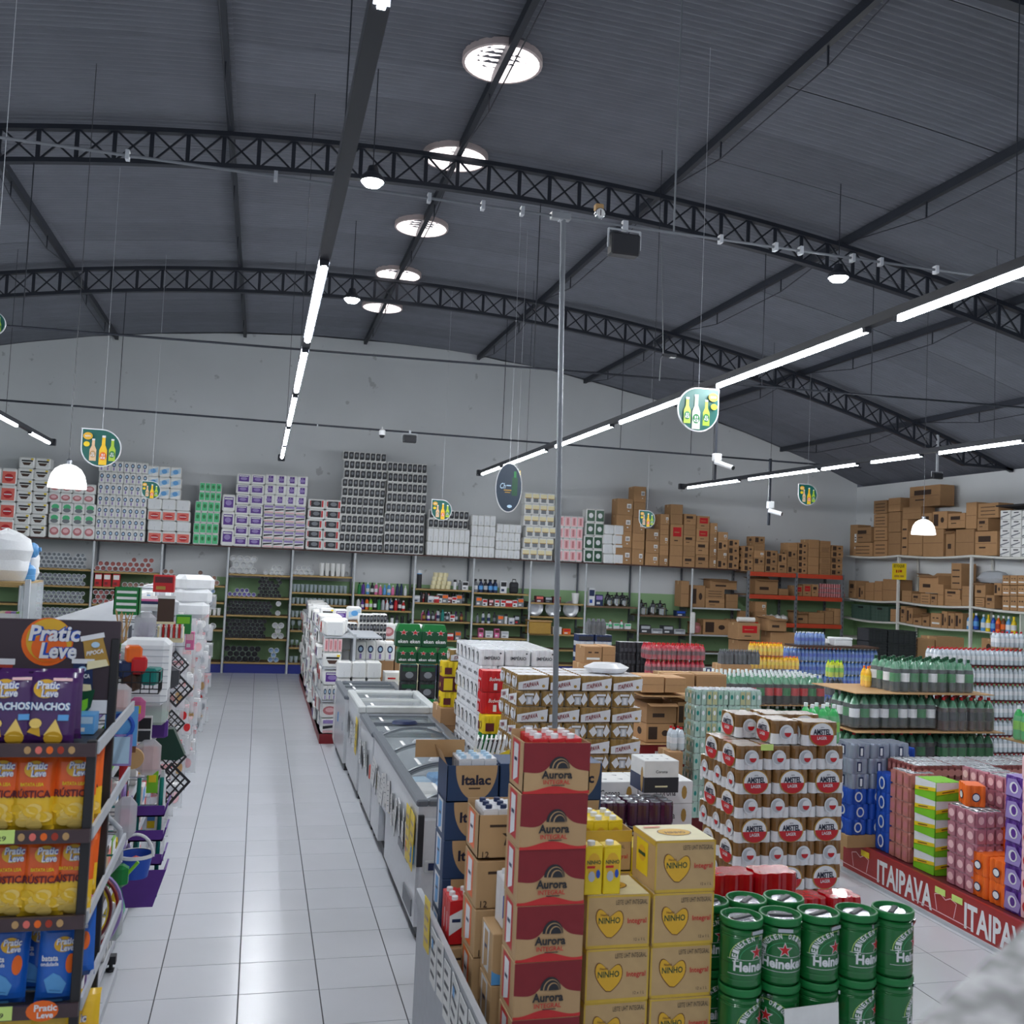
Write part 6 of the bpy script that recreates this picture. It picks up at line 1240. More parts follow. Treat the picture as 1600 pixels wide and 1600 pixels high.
LB = box_mesh(.2, .2, .2, 'milk_kraft', lambda f, w, h: (f.poly([(w * .0, h * .3)] + [(w * .5 - w * .5 * math.cos(t_), h * .3 - h * .14 * math.sin(t_)) for t_ in [PI * k / 12 for k in range(13)]] + [(w, 0), (0, 0)], 'sky'), f.poly(((w * .3, h * .8), (w * .4, h * .9), (w * .5, h * .8), (w * .45, h * .74), (w * .35, h * .74)), 'blue'), f.text('L', w * .6, h * .5, w * .14, h * .24, 'blue', .03)), lambda f, w, h: window_side(f, w, h, 'film_white', 'milk_kraft'))
for k in range(6): put('milk_box', LB, (1.09, 4.02, .205 * k), 'narrow brown milk box with blue marks' + layer(k, 6), 'box', 'blue-marked milk boxes', J(.02))
fill(MC_W, 1.1, 4.02, 1.231, 2, 2, 'white milk carton with blue print on the narrow boxes', 'white cartons')
for k in range(5): put('milk_box', SE, (1.02, 4.62, .19 * k), 'plain brown milk box under loose red cartons', 'box', 'boxes under red cartons', 0, (.7, .9, .93)) 
fill(MC_R, 1.0, 4.63, .955, 2, 3, 'red milk carton standing in the low gap', 'red cartons in the gap')
fill(carton_milk('green', 'film_white', 'white'), 1.09, 4.5, .955, 1, 2, 'green milk carton standing in the low gap', 'green cartons in the gap')
# price panel along the aisle side of the milk
t = thing('side_partition', (.9, 3.2, 0), 'grey side panel with hanging price sheets below the milk boxes', 'panel')
put('panel', MB().box(0, .015, 0, 2.0, .0, 1.0, 'light_grey'), parent=t)
put('price_rail', MB().box(-.012, .0, 0, 2.0, .93, 1.0, 'light_grey'), parent=t)
for k in range(9):
    sh = MB().box(-.003, 0, -.07, .07, -.12, .12, 'paper' if k < 8 else 'yellow'); f = lside(sh, -.003, .07, -.12, .0008)
    for r in range(4): f.k = 0; f.rect(.02, .12 - .02 * (r % 2), .04 + .05 * r, .058 + .05 * r, 'dark_grey' if k < 8 else 'gold')
    f.k = 1; f.rect(.03, .07, .16, .2, 'sky') if k % 3 == 1 else None
    put('price_sheet', sh, (-.016, .22 + .17 * k if k < 8 else 1.62, .87 + J(.02) if k < 8 else .95), parent=t, rot=(J(.15), 0, 0))
# tray packs with a yellow card near the freezers
p = at(765, 1196, Y=6.2); 
t = thing('tray_display', (p.x, 6.3, 0), 'yellow card tray of dark red packets between freezer and milk', 'display')
put('stand', MB().box(-.12, .14, -.08, .3, 0, p.z, 'carton'), parent=t)
put('yellow_card', MB().prism([(-.12, 0), (-.0, .03), (.12, 0), (.13, .1), (.02, .055), (-.13, .1)], -.1, -.095, 'yellow'), (0, 0, p.z), parent=t)
for k in range(7): put('packet', MB().box(-.007, .007, -.06, .1, 0, .13, 'maroon', .003).box(-.005, .005, -.065, .105, .12, .155, 'paper').box(-.009, .009, -.064, -.06, .0, .14, 'paper'), (-.1 + .03 * k, -.02, p.z + .012), parent=t, rot=(0, .22, -.25))
# cased beer, purple and yellow packs between milk and the beer block
def corona(f, w, h): f.text('Corona', w * .5, h * .5, w * .36, h * .3, 'soft_black', .01); f.ell(w * .84, h * .5, w * .05, h * .3, 'gold', 10)
def cor_t(f, w, d):
    for k in range(6): f.k = 0; f.poly(((w * (.12 + .16 * (k % 3) * 1.8), d * (.3 + .4 * (k // 3))), (w * (.2 + .16 * (k % 3) * 1.8), d * (.2 + .4 * (k // 3))), (w * (.22 + .16 * (k % 3) * 1.8), d * (.3 + .4 * (k // 3)))), 'grey')
CO = box_mesh(.34, .26, .13, 'paper', corona, None, cor_t)
p = at(1000, 1258, Y=5.4)
for i in range(3):
    n = int(p.z / .132)
    for k in range(n): 
        if k < n - 2 and i == 1: continue
        put('beer_case', CO, (1.68 + .345 * i, 5.55, p.z - .132 * (n - k - 1) + .0), 'white beer case with black lettering and a gold bottle', 'beer case', 'white beer cases')
for i in range(3): put('case_pallet', MB().box(-.17, .17, -.13, .13, 0, max(.02, p.z - .132 * (n - 1) - .003), 'tan'), (1.68 + .345 * i, 5.55, 0), 'wooden block under the white beer cases', 'block', 'blocks under cases')
p2 = at(1035, 1240, Y=5.0)
EX = box_mesh(.2, .2, .17, 'paper', lambda f, w, h: (f.rect(0, w, 0, h * .48, 'soft_black'), f.rect(w * .32, w * .68, h * .17, h * .22, 'cream'), f.text('Corona', w * .5, h * .66, w * .34, h * .09, 'soft_black', .01)), lambda f, w, h: (f.rect(0, w, 0, h * .5, 'navy'), f.ell(w * .85, h * .4, w * .09, h * .4, 'gold', 10)), cor_t)
put('beer_case', EX, (p2.x, 5.12, p2.z), 'white and black beer box with a gold bottle corner', 'beer case')
PM = can_pack(4, 3, .033, .12, 'maroon', None, .4, 'maroon', None, None); YM = can_pack(4, 3, .033, .12, 'yellow', None, .4, 'yellow', None, None); M('purple_dark', (70, 28, 58), .25, coat=.5, var=.15); PM = can_pack(4, 3, .033, .12, 'purple_dark', None, .4, 'purple_dark', None, None, True)
xq = [1.82, 2.09]
zz = [at(1000, v, Y=4.9).z for v in (1264, 1290)]
for i in range(2):
    for k in range(11): put('can_pack', PM, (xq[i], 4.9 if k < 10 else 5.05, zz[0] - .123 * (11 - k) + .02), 'dark purple can pack behind the heart boxes' + layer(k, 11), 'can pack', 'dark purple packs') if zz[0] - .123 * (11 - k) > -.1 else None
for i in range(2):
    for k in range(10): put('can_pack', YM, (xq[i] - .02, 4.62, zz[1] - .123 * (10 - k)), 'yellow can pack behind the heart boxes' + layer(k, 10), 'can pack', 'yellow packs behind milk') if zz[1] - .123 * (10 - k) > 0 else None
put('support_block', MB().box(1.68, 2.22, 4.5, 5.2, 0, max(.02, zz[1] - .123 * 10 - .003), 'tan'), (0, 0, 0), 'wooden block under purple and yellow packs', 'block')
# beer kegs
M('keg_green', (22, 104, 48), .3, var=.08, scale=8, coat=.5); M('keg_rim', (26, 120, 60), .4); M('keg_dark', (14, 66, 36), .35)
def keg_body():
    r, h = .083, .262
    mb = MB().lathe([(0, .0), (r * .9, .0), (r, .012), (r, .03), (r * .985, .034), (r, .04), (r, h * .36, 'keg_dark'), (r, h * .37), (r, h * .74), (r * .97, h * .75), (r, h * .765), (r * .97, h * .775), (r, h * .79), (r, h * .83), (r * .9, h * .86)], 'keg_green', 28, caps=False)
    return mb.mesh('keg_body')
KB = keg_body(); KR = MB().lathe([(.083, .232), (.086, .24), (.086, .257), (.084, .262), (.078, .262), (.076, .245)], 'keg_rim', 24, caps=False).mesh('keg_rim'); KL = MB().lathe([(0, .252), (.05, .253), (.06, .246), (.077, .244)], 'chrome', 20, caps=False).box(-.05, .05, -.012, .012, .251, .258, 'dark_grey', .003).box(-.03, .03, -.0865, -.08, .212, .226, 'chrome').mesh('keg_lid')
class Wrap(Face):
    def p(s, u, v):
        a = -PI / 2 + u / .083; r = .0834 + .0004 * s.k; return Vector((r * math.cos(a), r * math.sin(a), v))
kp = MB(); f = Wrap(kp, (0, 0, 0), (1, 0, 0), (0, 0, 1))
f.text('Heineken', 0, .088, .19, .04, 'film_white', .035); star(f, 0, .142, .026, 'red', 'film_white'); f.k = 0
for k, ch in enumerate('HEINEKEN ORIGINAL'):
    if ch == ' ': continue
    a = PI * (1.06 - 1.12 * k / 16); vs, fs = glyphs(ch, .03); cu, cv, R = 0, .125, .072; f.k = 1
    kp.add([f.p(cu + (R + y * .02) * math.cos(a) * 1.25 + x * .013 * math.sin(a), cv + (R + y * .02) * math.sin(a) - x * .013 * math.cos(a)) for x, y in vs], fs, 'film_white')
for R, wd in ((.088, .0018), (.056, .0012)):
    for k in range(24):
        a, b = PI * k / 24, PI * (k + 1) / 24; f.k = 1; kp.add([f.p(q * math.cos(t_) * 1.25, .115 + q * math.sin(t_)) for q, t_ in ((R, a), (R, b), (R + wd, b), (R + wd, a))], [(0, 1, 2, 3)], 'label_green' if R > .08 else 'mint')
for v in (.113, .056):
    for k in range(24):
        a = -.12 + .24 * k / 24; f.k = 1; kp.add([f.p(a, v), f.p(a + .01, v), f.p(a + .01, v + .0016), f.p(a, v + .0016)], [(0, 1, 2, 3)], 'film_white')
KP = kp.mesh('keg_print')
def keg(x, y, z, turn, lab, g):
    t = thing('beer_keg', (x, y, z), lab, 'keg', g, turn)
    for nm, me in (('body', KB), ('rim', KR), ('lid', KL), ('print', KP)): put(nm, me, parent=t)
kx = [1.955 + .1745 * i for i in range(5)]
for i, x in enumerate(kx):
    for k in range(5): keg(x, 3.68 + J(.004), 1.345 - .262 - .2625 * (4 - k) + .0, (.35, -.25, .4, .6, .75)[i] + (0 if k == 4 else random.uniform(-1, 1)), 'green keg, %s from the heart boxes, front row' % ORD[i] + layer(k, 5), 'front kegs ' + ('top' if k == 4 else 'below'))
for i in range(3):
    for k in range(5): keg(1.90 + .176 * i, 3.87, 1.345 - .262 - .2625 * (4 - k), J(1), 'green keg, %s from the heart boxes, rear row' % ORD[i] + layer(k, 5), 'kegs second row')
zb = 1.345 - .262 * 5.01; put('keg_pallet', MB().box(1.84, 2.76, 3.58, 3.98, max(0, zb - .03), max(.005, zb - .002), 'tan'), (0, 0, 0), 'wooden pallet under the beer kegs', 'pallet')
sh = MB().box(-.12, .12, -.002, .0, -.16, .16, 'paper'); put('paper_sign', sh, (at(1270, 1630, Y=3.57).x, 3.575, at(1270, 1608, Y=3.57).z - .07), 'white paper sheet taped to the front kegs', 'sign', rot=(0, -.05, 0))
# red film-wrapped beer behind the kegs
def bebida(f, w, h): f.text('BEBIDA', w * .35, h * .4, w * .46, h * .14, 'film_white', .02); f.text('12 L', w * .82, h * .2, w * .14, h * .1, 'film_white', .01)
M('film_red', (186, 16, 28), .18, coat=.7, var=.12); RF = can_pack(3, 2, .036, .17, 'film_red', None, .4, 'film_red', bebida, None); RC = can_pack(3, 2, .036, .17, 'film_red', None, .4, 'film_red', bebida, None)
for k in range(7):
    for x in (2.2, 2.42): put('can_pack', RF, (x, 4.28, 1.33 - .172 * (7 - k)), 'glossy red film-wrapped drink pack behind the kegs' + layer(k, 7), 'drink pack', 'red film packs behind kegs')
for k in range(6):
    for x in (2.66, 2.85): put('can_pack', RF, (x, 4.38, 1.17 - .172 * (6 - k)) , 'glossy red film-wrapped drink pack in the lower stack' + layer(k, 6), 'drink pack', 'lower red film packs', 0, (.85, 1, 1))
put('red_block', MB().box(2.08, 2.96, 4.2, 4.5, 0, .118, 'tan'), (0, 0, 0), 'wooden pallet under the red film packs', 'pallet')
put('film_banner', MB().add([(0, 0, 0), (.06, 0, .02), (.17, 0, -.15), (.11, 0, -.17)], [(0, 1, 2, 3)], 'rose').box(0, .01, .001, .003, 0, .01, 'rose'), (2.33, 4.19, 1.42), 'pinkish torn film strip hanging over the red packs', 'film strip') if False else None
# granite parapet by the camera
def granite():
    mt = bpy.data.materials.new('granite'); mt.use_nodes = True; nt = mt.node_tree; b = nt.nodes['Principled BSDF']; tc = nt.nodes.new('ShaderNodeTexCoord')
    v = nt.nodes.new('ShaderNodeTexNoise'); v.inputs['Scale'].default_value = 60; v.inputs['Detail'].default_value = 4; nt.links.new(tc.outputs['Object'], v.inputs['Vector'])
    r = nt.nodes.new('ShaderNodeValToRGB'); r.color_ramp.elements[0].position = .38; r.color_ramp.elements[0].color = lin((44, 44, 48)) + (1,); r.color_ramp.elements[1].position = .64; r.color_ramp.elements[1].color = lin((138, 138, 140)) + (1,)
    nt.links.new(v.outputs['Fac'], r.inputs[0]); nt.links.new(r.outputs[0], b.inputs['Base Color']); b.inputs['Roughness'].default_value = .4; _m['granite'] = mt
granite()
A, B = at(1400, 1628, Z=2.44), at(1660, 1392, Z=2.44); d = (B - A).normalized(); nrm = Vector((d.y, -d.x, 0))
A2, B2 = A - d * .25, B + d * .5
t = thing('parapet', (0, 0, 0), 'grey speckled granite parapet top close to the viewer', 'parapet')
put('coping', MB().plan([tuple(q.to_2d()) for q in (A2, A2 + nrm * .22, B2 + nrm * .22, B2)], 2.40, 2.44, 'granite'), parent=t)
put('wall', MB().plan([tuple(q.to_2d()) for q in (A2 + nrm * .03, A2 + nrm * .19, B2 + nrm * .19, B2 + nrm * .03)], 0, 2.40, 'light_grey'), parent=t)
# ================================================================ snack rack at the left
M('rack_black', (34, 33, 36), .45); M('rack_print', (70, 54, 58), .45, var=.2, scale=14); M('foil_purple', (70, 34, 92), .25, coat=.5, var=.12); M('foil_orange', (232, 96, 28), .28, coat=.4, var=.1); M('foil_blue', (26, 96, 190), .28, coat=.4, var=.1); M('foil_yellow', (238, 192, 40), .3, coat=.3, var=.08); M('chip', (240, 206, 110), .5); M('header_dark', (62, 50, 58), .5, var=.15, scale=4)
RX0, RX1, RY0, RY1 = -1.45, -.50, 3.60, 4.05
SZ = [2.022, 1.738, 1.455, 1.17, .89, .3]
t = thing('snack_rack', (RX0, RY0, 0), 'black metal snack rack with a printed header board', 'rack'); w, d = RX1 - RX0, RY1 - RY0
for x in (.015, w - .015): put('front_post', MB().box(x - .015, x + .015, 0, .03, 0, SZ[0] + .03, 'rack_black', .003), parent=t); put('rear_post', MB().box(x - .015, x + .015, d - .03, d, 0, 2.36, 'rack_black', .003), parent=t)
for n, z in enumerate(SZ):
    s = put('shelf', MB().box(.03, w - .03, .02, d - .03, z - .012, z, 'rack_black'), parent=t)
    mb = MB().box(0, w, -.012, 0, z - .022, z + .022, 'rack_print'); f = front(mb, 0, -.012, z - .035, .001)
    for k in range(5 if n != 3 else 0): f.ell(w - .21 + .034 * k, .036, .011, .013, ('tan', 'salmon', 'orange', 'rust', 'tan')[k], 10); f.k = 0
    f.rect(w - .47, w - .36, .034, .04, 'paper'); f.k = 0; f.ell(w - .5, .037, .014, .012, 'light_grey', 10)
    if n == 3: f.k = 0; f.text('apaixon', w - .4, .035, .16, .035, 'paper', .01, .3); f.k = 0; f.ell(w - .11, .04, .05, .034, 'orange', 16); f.k = 1; f.text('Pratic', w - .10, .05, .07, .022, 'film_white', .03); f.text('Leve', w - .10, .027, .05, .02, 'film_white', .03)
    put('price_strip', mb, parent=s)
    if n in (1, 3): 
        tg = MB().box(w - .37 if n == 1 else w - .34, w - .23 if n == 1 else w - .2, -.016, -.013, z - .018, z + .026, 'label_green'); f = front(tg, w - .37 if n == 1 else w - .34, -.016, z - .02, .0008); f.text('R$ 7,29' if n == 1 else 'R$ 6,89', .07, .018, .09, .018, 'soft_black', .01); put('price_tag', tg, parent=s)
    put('side_rail', MB().box(w - .004, w + .006, .03, d + .55, z - .02, z + .022, 'light_grey'), parent=s)
mb = MB().box(0, w, d - .02, d, SZ[0] + .05, 2.425, 'header_dark', .003); f = front(mb, 0, d - .02, SZ[0] - .045, .0012)
cx, cz = w - .255, .365
f.ell(cx, cz, .09, .09, 'orange', 28); f.ell(cx + .006, cz + .006, .08, .081, 'ninho_deep', 28); f.ell(cx + .008, cz - .02, .062, .054, 'orange', 24)
for dx, m, b in ((.0, 'blue', .10), (0, 'film_white', .03)): f.text('Pratic', cx + .025, cz + .032, .18, .06, m, b, .15); f.same(); f.text('Leve', cx + .04, cz - .032, .13, .06, m, b, .15)
def mini_bag(u, v, s, c, txt, ang):
    ca, sa = math.cos(ang), math.sin(ang); R = lambda p: (u + ca * p[0] * s - sa * p[1] * s, v + sa * p[0] * s + ca * p[1] * s)
    f.poly([R(p) for p in ((-.5, -.7), (.5, -.7), (.42, .5), (.5, .75), (-.5, .75), (-.42, .5))], c); f.poly([R(p) for p in ((-.5, .58), (.5, .58), (.5, .8), (-.5, .8))], 'film_white'); f.poly([R(p) for p in ((-.46, -.7), (.46, -.7), (.4, -.4), (-.38, -.34))], 'cream')
    f.text(txt, u, v, s * .7, s * .2, 'film_white', .03, 0, math.tan(ang)); f.ell(u, v + s * .33, s * .18, s * .13, 'pale_blue', 12)
f.k = 2; mini_bag(w - .085, .33, .085, 'gold', 'PIPOCA', .22); f.k = 2; mini_bag(w - .125, .24, .08, 'navy', 'PIPOCA', 0.); f.k = 2; mini_bag(w - .41, .22, .1, 'rust', 'SNACK', 0.)
for k, c in enumerate(('orange', 'rust', 'orange', 'dark_green')): f.k = 2; f.poly([(w - .40 + .075 * k + q * .03, .2 + r * .03) for q, r in ((-1, -.5), (1, -.5), (.8, .7), (-.8, .7))], c); f.ell(w - .40 + .075 * k, .24 + .01 * (k % 2), .022, .014, 'pale_blue', 10); f.ell(w - .40 + .075 * k, .185, .03, .014, 'tan', 10)
f.k = 2; f.rect(w - .1, w - .02, .1, .15, 'film_white')
put('header_board', mb, parent=t)
class BagFace(Face):
    def p(s, u, v):
        x, z = u - s.w / 2, v; return Vector((x, -bulge(x / s.w, z / s.h) * s.d - .0012 - .0006 * s.k, z))
def bulge(a, b):                                                  # a -.5..0.5, b 0..1
    e = max(0, 1 - (2 * abs(a)) ** 2.6); g = max(0, 1 - (abs(2 * b - 1)) ** 5); return e ** .55 * g ** .7
def snack_bag(w, h, d, bands, art):
    nx, nz = 10, 14; mb = MB()
    for side in (-1, 1):
        vs = [(w * (i / nx - .5) * (1 - .05 * bulge(0, j / nz)), side * d * bulge(i / nx - .5, j / nz), h * j / nz) for j in range(nz + 1) for i in range(nx + 1)]
        for j in range(nz):
            m = next(c for lim, c in bands if j / nz < lim)
            mb.add([vs[j * (nx + 1) + i] for i in range(nx + 1)] + [vs[(j + 1) * (nx + 1) + i] for i in range(nx + 1)], [(i, i + 1, nx + 2 + i, nx + 1 + i) for i in range(nx)], m, True)
    f = BagFace(mb, (0, 0, 0), (1, 0, 0), (0, 0, 1)); f.w, f.h, f.d = w, h, d; art(f, w, h); return mb.mesh('snack_bag')
def logo(f, u, v, s):
    f.ell(u - s * .1, v, s * .5, s * .42, 'ninho_deep', 18); f.text('Pratic', u, v + s * .16, s * .95, s * .36, 'blue', .09, .1); f.text('Leve', u + s * .1, v - s * .2, s * .7, s * .34, 'blue', .09, .1); f.same().same(); f.k += 2
    f.text('Pratic', u, v + s * .16, s * .95, s * .36, 'film_white', .03, .1); f.text('Leve', u + s * .1, v - s * .2, s * .7, s * .34, 'film_white', .03, .1)
def chips(f, w, h, top, n, seed):
    r = random.Random(seed); f.k = 2
    for k in range(n): f.k = 2 + k * .3; f.ell(w * (.2 + .6 * r.random()), h * (.06 + top * r.random()), w * .17, w * .12, 'chip' if k % 3 else 'foil_yellow', 12)
def rustica(f, w, h): chips(f, w, h, .26, 11, 3); f.k = 6; logo(f, w * .58, h * .78, w * .46); f.k = 6; f.text('BATATA LISA', w * .5, h * .59, w * .5, h * .045, 'yellow', .03); f.text('RÚSTICA', w * .5, h * .48, w * .82, h * .12, 'maroon', .03); f.rect(w * .62, w * .9, h * .925, h * .955, 'film_white')
def nachos(f, w, h):
    f.k = 2; f.poly(((w * .1, h * .18), (w * .3, h * .36), (w * .36, h * .12)), 'ninho_deep'); f.poly(((w * .42, h * .14), (w * .62, h * .36), (w * .78, h * .12)), 'chip'); f.ell(w * .6, h * .1, w * .18, w * .14, 'ninho_deep', 12); f.ell(w * .25, h * .3, w * .12, w * .1, 'chip', 12); f.rect(w * .66, w * .86, h * .34, h * .42, 'sky')
    f.k = 6; logo(f, w * .42, h * .77, w * .46); f.k = 6; f.text('NACHOS', w * .5, h * .53, w * .74, h * .11, 'sky', .06); f.text('NACHOS', w * .5, h * .53, w * .72, h * .1, 'film_white', .03); f.rect(w * .5, w * .86, h * .88, h * .92, 'pale_pink')
def batata(f, w, h):
    f.k = 2; f.poly(((w * .2, h * .3), (w * .4, h * .38), (w * .55, h * .34), (w * .7, h * .24), (w * .62, h * .12), (w * .3, h * .14)), 'sky'); f.poly(((w * .28, h * .0), (w * .64, h * .0), (w * .58, h * .16), (w * .34, h * .18)), 'sky'); f.ell(w * .76, h * .48, w * .11, h * .12, 'orange', 14)
    f.k = 6; logo(f, w * .62, h * .72, w * .42); f.k = 6; f.text('batata', w * .3, h * .56, w * .36, h * .07, 'film_white', .03); f.text('ondulada', w * .3, h * .49, w * .4, h * .05, 'film_white', .02); f.rect(w * .1, w * .4, h * .9, h * .93, 'film_white')
NB = snack_bag(.165, .245, .032, ((.35, 'foil_purple'), (1.1, 'foil_purple')), nachos); RB_ = snack_bag(.145, .262, .034, ((.22, 'foil_yellow'), (.36, 'foil_yellow'), (1.1, 'foil_orange')), rustica); BB_ = snack_bag(.14, .262, .034, ((1.1, 'foil_blue'),), batata); YB_ = snack_bag(.16, .25, .034, ((1.1, 'foil_yellow'),), lambda f, w, h: logo(f, w * .5, h * .6, w * .5))
def bag(me, u, n, Y, lab, g, tilt=.1, rz=0.): 
    x = at(u, 1200 + 130 * n, Y=Y).x; put('snack_bag', me, (x, Y, SZ[n] + .004), lab + (' in front' if Y < 3.7 else ' behind') + ', %s from the open side' % ORD[max(0, min(7, int((125 - u) / 48)))], 'snack bag', g, rot=(-tilt, J(.03), rz))
for u, Y in ((12, 3.66), (72, 3.66), (-45, 3.66), (20, 3.76), (84, 3.77)): bag(NB, u, 0, Y, 'purple nacho bag on the uppermost shelf', 'purple nacho bags', .12, J(.08))
for u, Y in ((-8, 3.67), (46, 3.66), (108, 3.67), (20, 3.76), (82, 3.76), (120, 3.8)): bag(RB_, u, 1, Y, 'orange chip bag on the second shelf', 'orange chip bags upper', .1, J(.06))
for u, Y in ((12, 3.67), (60, 3.66), (104, 3.67), (35, 3.77), (85, 3.78), (112, 3.86)): bag(RB_, u, 2, Y, 'orange chip bag on the third shelf', 'orange chip bags lower', .1, J(.06))
for u, Y in ((2, 3.67), (86, 3.66), (48, 3.76), (-40, 3.68), (110, 3.86)): bag(BB_, u, 3, Y, 'blue chip bag on the fourth shelf', 'blue chip bags', .12, J(.1))
for u, Y in ((20, 3.70), (78, 3.68), (110, 3.8)): bag(YB_, u, 4, Y, 'yellow snack bag on the fifth shelf', 'yellow snack bags', .1, J(.1))
for n, (me, lab, g) in {1: (RB_, 'orange chip bag turned sideways at the open rack side', 'side orange bags'), 2: (RB_, 'orange chip bag turned sideways at the lower rack side', 'side orange bags low'), 3: (BB_, 'blue chip bag turned sideways at the open rack side', None)}.items(): put('snack_bag', me, (RX1 - .06, 3.93, SZ[n] + .004), lab, 'snack bag', g, rot=(-.05, 0, 1.3))
for k in range(2): put('blue_box', small_box_mesh('sky', 'pale_blue', 'white'), (RX1 - .18 + .09 * k, 3.93, SZ[0] + .002), 'small pale blue box beside the purple nacho bags', 'box', 'pale blue boxes', 0, (.08, .1, .07))
put('green_leaflet', MB().prism([(0, 0), (.07, .1), (.09, .22), (.0, .2), (-.04, .08)], 0, .004, 'dark_green').prism([(.0, .03), (.05, .1), (.05, .16), (0, .14)], -.003, .0, 'lime').mesh('card'), (RX1 - .12, 3.98, SZ[0] + .03), 'dark green leaf-shaped price card behind the nacho bags', 'card', scale=(.55, 1, .55))

# ================================================================ aisle gondola behind the snack rack
GX = -.80
t = thing('gondola', (GX, 4.75, 0), 'tall aisle gondola hung with household goods behind the snack rack', 'shelf')
L = 12.0
put('back_panel', MB().box(-.5, -.46, 0, L, .1, 2.15, 'light_grey'), parent=t)
for z in (.12, .55, .95, 1.35, 1.75, 2.24):
    e = 0.; put('shelf_board', MB().box(-.46, e, 0, L, z - .02, z, 'light_grey'), parent=t); put('price_rail', MB().box(e, e + .012, 0, L, z - .03, z + .02, 'light_grey'), parent=t)
for y in [0 + 1.2 * k for k in range(11)]:
    put('upright', MB().box(-.47, -.43, y, y + .04, 0, 2.21, 'grey'), parent=t)
    put('foot', MB().box(-.45, .05, y + .9, y + .96, .05, .1, 'soft_black').lathe([(.03, 0), (.03, .015), (.012, .02), (.012, .05)], 'soft_black', 8, Matrix.Translation((.02, y + .93, 0))), parent=t)
put('end_panel', MB().box(-.46, -.02, -.02, 0, .1, 2.1, 'light_grey'), parent=t)
# racks of wire hooks carry what hangs into the aisle
def hang(name, me, u, v, Y, lab, cat, g=None, rz=0., sc=None, rot=None, off=0.):
    p = at(u, v, Y=Y); o = put(name, me, p, lab, cat, g, rz, sc, rot=rot)
    hk = put('hook', HOOK, (0, 0, 0)); hk.parent = o
    hk.matrix_parent_inverse = o.matrix_basis.inverted(); hk.location = (GX, Y + .03, p.z + .02); hk.scale = (max(.05, p.x - GX), 1, 1)
    return o
HOOK = MB().tube((0, 0, 0), (1, 0, 0), .004, 'chrome', 5).mesh('hook')
def soft(body, w, h, d, b=.3): return MB().box(-w / 2, w / 2, -d / 2, d / 2, -h / 2, h / 2, body, (w * b, d * b, h * b * .6))
M('foam', (228, 230, 232), .5, var=.05); M('film_bag', (214, 214, 218), .15, alpha=.62, var=.1); M('mesh_green', (14, 58, 44), .4)
mb = soft('foam', .24, .34, .26, .12); 
for k in range(9): mb.box(-.122, .122, -.132, -.128, -.15 + .034 * k, -.146 + .034 * k, 'light_grey')
hang('foam_tray_bundle', mb, 228, 1048, 5.6, 'big white film-wrapped bundle of foam trays', 'bundle')
mb = soft('film_bag', .15, .2, .2, .15).box(-.07, .07, -.08, .08, -.1, -.03, 'mint', .02); hang('clear_bag', mb, 240, 1100, 5.62, 'clear bag with green contents below the foam trays', 'bag')
def basket(): 
    mb = MB()
    for z in (0, .05, .1): mb.path([(-.1, -.08, z), (.1, -.08, z), (.1, .08, z), (-.1, .08, z), (-.1, -.08, z)], .003, 'black', 5)
    for k in range(6): mb.tube((-.1 + .04 * k, -.08, 0), (-.1 + .04 * k, -.08, .1), .0025, 'black', 5); mb.tube((-.1 + .04 * k, .08, 0), (-.1 + .04 * k, .08, .1), .0025, 'black', 5)
    for k in range(4): mb.tube((.1, -.08 + .053 * k, 0), (.1, -.08 + .053 * k, .1), .0025, 'black', 5)
    return mb
p = at(215, 1080, Y=5.0); t = thing('wire_basket', p, 'black wire basket of small coloured packs on the gondola side', 'basket'); put('wires', basket(), parent=t); put('arm', MB().tube((-.1, .08, .05), (GX - p.x, .08, .05), .005, 'black', 5), parent=t)
for k, (c, x, z) in enumerate((('dark_brown', -.03, .0), ('red', .0, .08), ('teal', .06, .03), ('navy', -.06, .06), ('orange', -.03, .13))): put('small_pack', MB().box(-.035, .035, -.05, .05, 0, .08, c, .01), (p.x + x, 5.0 + J(.01), p.z + z + .004), '%s small pack inside the wire basket' % c.replace('_', ' '), 'pack', 'packs in the wire basket', J(.3))
